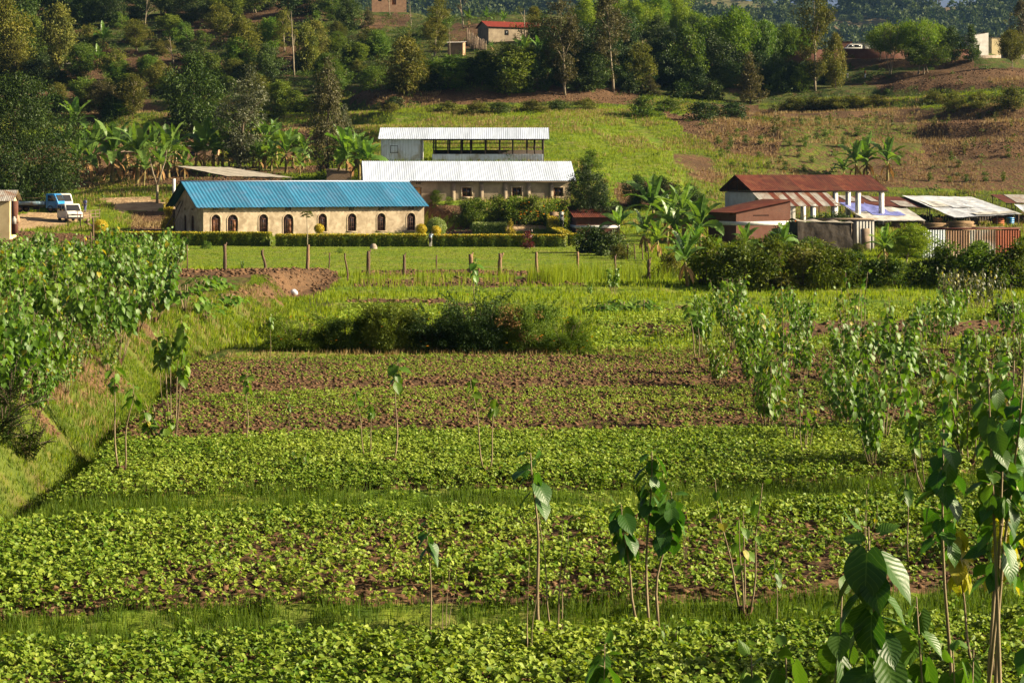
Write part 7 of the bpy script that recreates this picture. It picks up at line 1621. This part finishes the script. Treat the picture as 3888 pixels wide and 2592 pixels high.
for px, d, tp, kind, lab, wide in [
    (455,44.5,1380,'one2','mulberry shrub of two bare shoots with leafy tops nearest the grassy bank',1), (655,51,1208,'tallc','tall many shooted mulberry cluster at the left of the brown bed',.9), (612,50,1540,'low','low leafy mulberry at the foot of the tall cluster',1.3), (925,50,1408,'one','single slim mulberry shoot left of centre on the green bed',1), (1090,53,1528,'one','short single mulberry shoot with a drooping tuft in the brown bed',1), (1480,46,1365,'one','tallest single mulberry shoot on the green bed near the middle',1), (1395,47,1480,'one2','pair of mulberry shoots left of the tallest single one',1),
    (1850,44.5,1430,'one2','two shooted mulberry with a visible cut stump in the middle',1), (1140,45,1705,'low','knee high dark mulberry on the green bed edge',1), (2065,29.5,1712,'one','mulberry with one leafy head left of the big twin headed one',1.15), (2110,29.7,1960,'bare','bare mulberry shoots beside the leafy headed one',1), (2466,29.8,1728,'three','dark twin headed mulberry on the near bed, right of the middle',1.1), (1640,29,1978,'one','slim mulberry with a small tuft on the near bed left of the middle',1), (1690,29.2,2140,'bare','thin bare shoots behind the slim tufted mulberry',.8), (2005,27.4,2110,'bare','thin leaning bare shoots at the bottom middle',.7),
    (2830,31,1825,'sparse','yellowing sparse mulberry on the near bed towards the right',1), (2960,29,2120,'one','small dark leaved single mulberry before the yellowing one',1), (3290,35,1840,'sparse','pale yellow green mulberry at the right of the second bed',1), (3465,34,1798,'one','single dark mulberry head right of the pale yellow one',1.1), (130,37.5,1960,'low','dark leafy mulberry in the corner where bed meets bank',1.2), (2600,34,2080,'bare','single wilted leaf shoot right of the twin headed mulberry',.7), (2540,27.6,2370,'low','leafy young mulberry at the near bed edge',.8), (1785,84,985,'one','very tall thin mulberry shoot behind the thicket against the fence',.9), (1020,74,1195,'one','thin mulberry shoot left of the thicket',.8), (920,122,990,'m3','mulberry sprout in the dark earth plot',.7), (2650,72,1145,'one2','twin mulberry at the near edge of the right stand, leftmost',1.3),
    (2330,112,1010,'m2','leafy mulberry on the grass right of the thicket, taller one',1), (2240,108,1080,'m2','slim mulberry above the right end of the thicket',.8), (2400,104,1120,'m5','low mulberry right of the taller one on the grass',.9)]:
    mulberry(px, d, tp, lab, kind, G1, wide=wide, mat='mulberry_dark' if kind in ('one', 'one2', 'three') and d < 36 else None)
NEAR = [(3385,13.2,1995,'near','big dark mulberry shoot in the right foreground, foremost of all',1.0,3.9),(3110,13.8,2285,'near2','broad leafed mulberry at the bottom right, left of the foremost shoot',.9,1.0),(3570,13.9,2290,'near2','broad leafed mulberry at the bottom right, right of the foremost shoot',.8,2.2),(3800,13.2,2330,'near2','mulberry leaves in the bottom right corner',.8,.4),(2268,15.5,2455,'near','bright mulberry tip rising from the bottom edge in the middle',.9,1.5),(2885,14.0,2500,'near','mulberry tip at the bottom edge right of the middle',.9,2.6),
        (3690,17.0,1375,'neart','tall mulberry clump with dangling dark heads near the right edge',1.0,.2),(3900,16.0,1420,'neart','tall dark mulberry clump cut by the right edge',1.0,1.4),(3740,26,1800,'three','yellow leaved mulberry behind the tall clumps',1.0,.7)]
for px, d, tp, kind, lab, wide, rz in NEAR: mulberry(px, d, tp, lab, kind, 'mulberry shrubs in the right foreground', rz=rz, wide=wide, mat='mulberry_yellow' if 'yellow leaved' in lab else 'mulberry_dark')
# the right hand stand: rows with bases between d 46 and 84
rr = np.random.default_rng(5); spots = []
for _ in range(4000):
    d = rr.uniform(43, 88) if rr.random() < .85 else rr.uniform(18, 43); px = rr.uniform(2640, 4400); pb = HY + F * H / d
    left = np.interp(pb, [1240, 1350, 1500, 1700, 1850], [2650, 2640, 2760, 2960, 3250]) if d > 43 else 3960
    if px < left: continue
    x = (px - CX) / F * d
    if all((x - a) ** 2 + (d - b) ** 2 > 2.15 ** 2 for a, b, _ in spots): spots.append((x, d, px))
    if len(spots) >= 92: break
for i, (x, d, px) in enumerate(spots):
    kind = rr.choice(['m6', 'm7', 'm4', 'm6', 'm2', 'sparse'] if px < 3250 else ['m6', 'm8', 'm8', 'm2', 'sparse', 'm7'])
    hgt = rr.uniform(1.5, 2.9) * (1 if px > 2900 else .92); z = height(x, d).item(); tp = HY + F * (H - z - hgt) / d
    mulberry(px, d, tp, 'leafy mulberry shrub in the dense stand on the right of the bean beds', kind, 'mulberry stand right of the beds', xyz=(x, d, z), wide=rr.uniform(.85, 1.1))
# the left hand stand on the bank
spots = []
for _ in range(6000):
    d = 46 + 64 * rr.random() ** .8; bx = float(bank_x(np.array(d))); x = rr.uniform(min(-.31 * d, bx - 2.5), bx + .1)
    if d > 72 and CX + F * x / d > 620: continue
    if all((x - a) ** 2 + (d - b) ** 2 > (1.25 if d < 68 else 1.6) ** 2 for a, b in spots): spots.append((x, d))
    if len(spots) >= 112: break
for x, d in spots:
    z = height(x, d).item(); px = CX + F * x / d; hgt = rr.uniform(2.0, 2.7) * np.interp(d, [46, 60, 110], [.85, 1, 1.05]); tp = HY + F * (H - z - hgt) / d
    mulberry(px, d, tp, 'leafy mulberry shrub in the dense stand on the left bank', rr.choice(['m0', 'm1', 'm2', 'm3']), 'mulberry stand on the left bank', xyz=(x, d, z), wide=rr.uniform(.9, 1.15))
for px, d, h_ in [(2,120,2.0),(90,122,2.2),(160,126,2.6),(235,124,2.2),(410,130,3.0),(445,128,2.8),(480,124,2.4),(520,118,2.2),(590,122,2.6),(640,124,2.6),(680,126,2.3),(560,112,2.2),(480,110,2.2)]:
    x, y, z = on_ground(px, d); mulberry(px, d, HY + F * (H - z - h_) / d, 'taller mulberry shrub in the back row before the lawn fence', rr.choice(['m2', 'm3', 'm0']), 'mulberry back row before the fence', xyz=(x, y, z))
for px, d, h_ in [(3620,100,2.2),(3660,100,2.4),(3700,101,2.3),(3740,102,2.5),(3780,101,2.0),(3590,102,2.4)]:
    x, y, z = on_ground(px, d); mulberry(px, d, HY + F * (H - z - h_) / d, 'pale mulberry shrub in the clump before the dark bushes on the right', 'm4', 'mulberry clump before the dark bushes', xyz=(x, y, z), wide=.7, mat='silver_leaf')
# broad leaved garden plants at the end of the left plot
for px, d, h_, lab in [(700,82,1.5,'dark castor plant with wide leaves at the end of the left plot'),(780,84,1.1,'castor plant with star shaped leaves by the grassy bank'),(640,84,1.0,'cabbage like plant in the left plot'),(860,92,.8,'bluish cabbage plant near the bank top'),(820,97,.8,'cabbage plant in the far garden row'),(760,95,.9,'leafy garden plant behind the castor plants'),(600,92,1.1,'leafy garden plant left of the castor plants'),(2350,100,.9,'pumpkin leaved plant right of the thicket'),(2440,101,.9,'second pumpkin leaved plant by the earth heap'),(2290,99,.8,'low broad leaved plant at the thicket end')]:
    x, y, z = on_ground(px, d); mb = MB()
    n_ = 70; a = rng.uniform(0, 6.28, n_); r = rng.random(n_) ** .5 * .95; C = np.stack([r * np.cos(a), r * np.sin(a), h_ * (1 - .6 * r ** 2) * rng.uniform(.5, 1, n_)], 1); e = rng.normal(-.3, .3, n_)
    mb.leaves(HEART_S, C, np.stack([np.cos(a), np.sin(a), e], 1), np.stack([np.cos(a) * .3, np.sin(a) * .3, np.ones(n_)], 1), rng.uniform(.22, .4, n_), rng.uniform(.2, .34, n_))
    r = thing('garden_plant', lab, 'plant', (x, y, z)); mb.build('foliage', M['mulberry'], r, True); mb = MB()
    for q in range(5): mb.tube([[0, 0, -.05], [.3 * math.cos(q * 1.25), .3 * math.sin(q * 1.25), h_ * .8]], .02, 4)
    mb.build('stems', M['shoot'], r)
for i in range(26):
    d = rr.uniform(43, 64); bx = float(bank_x(np.array(d))); x = bx + rr.uniform(-1.7, .2); z = height(x, d).item(); h_ = rr.uniform(.9, 1.7)
    mulberry(CX + F * x / d, d, HY + F * (H - z - h_) / d, 'low leafy mulberry on the brink of the left bank', rr.choice(['m5', 'm3', 'm4']), 'low mulberries on the brink of the bank', xyz=(x, d, z))
# feathery shrubs at the left edge of the bank
for px, d, h_, lab in [(40,46,1.6,'feathery dark shrub at the left edge of the bank, upper'),(110,45,1.3,'feathery dark shrub on the bank below the mulberries'),(10,44,1.2,'feathery shrub at the left edge, lower')]:
    x, y, z = on_ground(px, d); r = thing('feathery_shrub', lab, 'bush', (x, y, z)); mb = MB(); st = MB()
    for q in range(26):
        a = rng.uniform(0, 6.28); e = rng.uniform(.3, 1.3); s0 = np.array([.1 * math.cos(a), .1 * math.sin(a), rng.uniform(.1, h_ * .5)]); qq = np.linspace(0, 1, 12)[:, None]
        pts = s0 + qq * np.array([math.cos(a) * math.cos(e), math.sin(a) * math.cos(e), math.sin(e)]) * h_ * .8 + np.concatenate([0 * qq, 0 * qq, -qq ** 2 * .35], 1); st.tube(pts[::3], .01, 4)
        for sg in (-1, 1): mb.leaves(DIA, pts, np.tile([-math.sin(a) * sg, math.cos(a) * sg, -.35], (12, 1)) + unit(12) * .2, np.tile([0, 0, 1.0], (12, 1)), .17 * (1.2 - qq[:, 0]), .035)
    mb.build('foliage', M['dark_leaf'], r); st.build('stems', M['bark'], r)

# ------------------------------------------------------------------ the air
hz, n, l, p = new_mat('air'); n.remove(p)
vol = n.new('ShaderNodeVolumePrincipled'); vol.inputs['Color'].default_value = (.30, .58, 1.0, 1); vol.inputs['Density'].default_value = .00004; vol.inputs['Anisotropy'].default_value = .25
l.new(vol.outputs[0], n['Material Output'].inputs['Volume'])
mb = MB(); mb.box((-1950, -110, -45), (1950, 1990, 215)); tag(mb.build('haze', hz), kind='stuff')
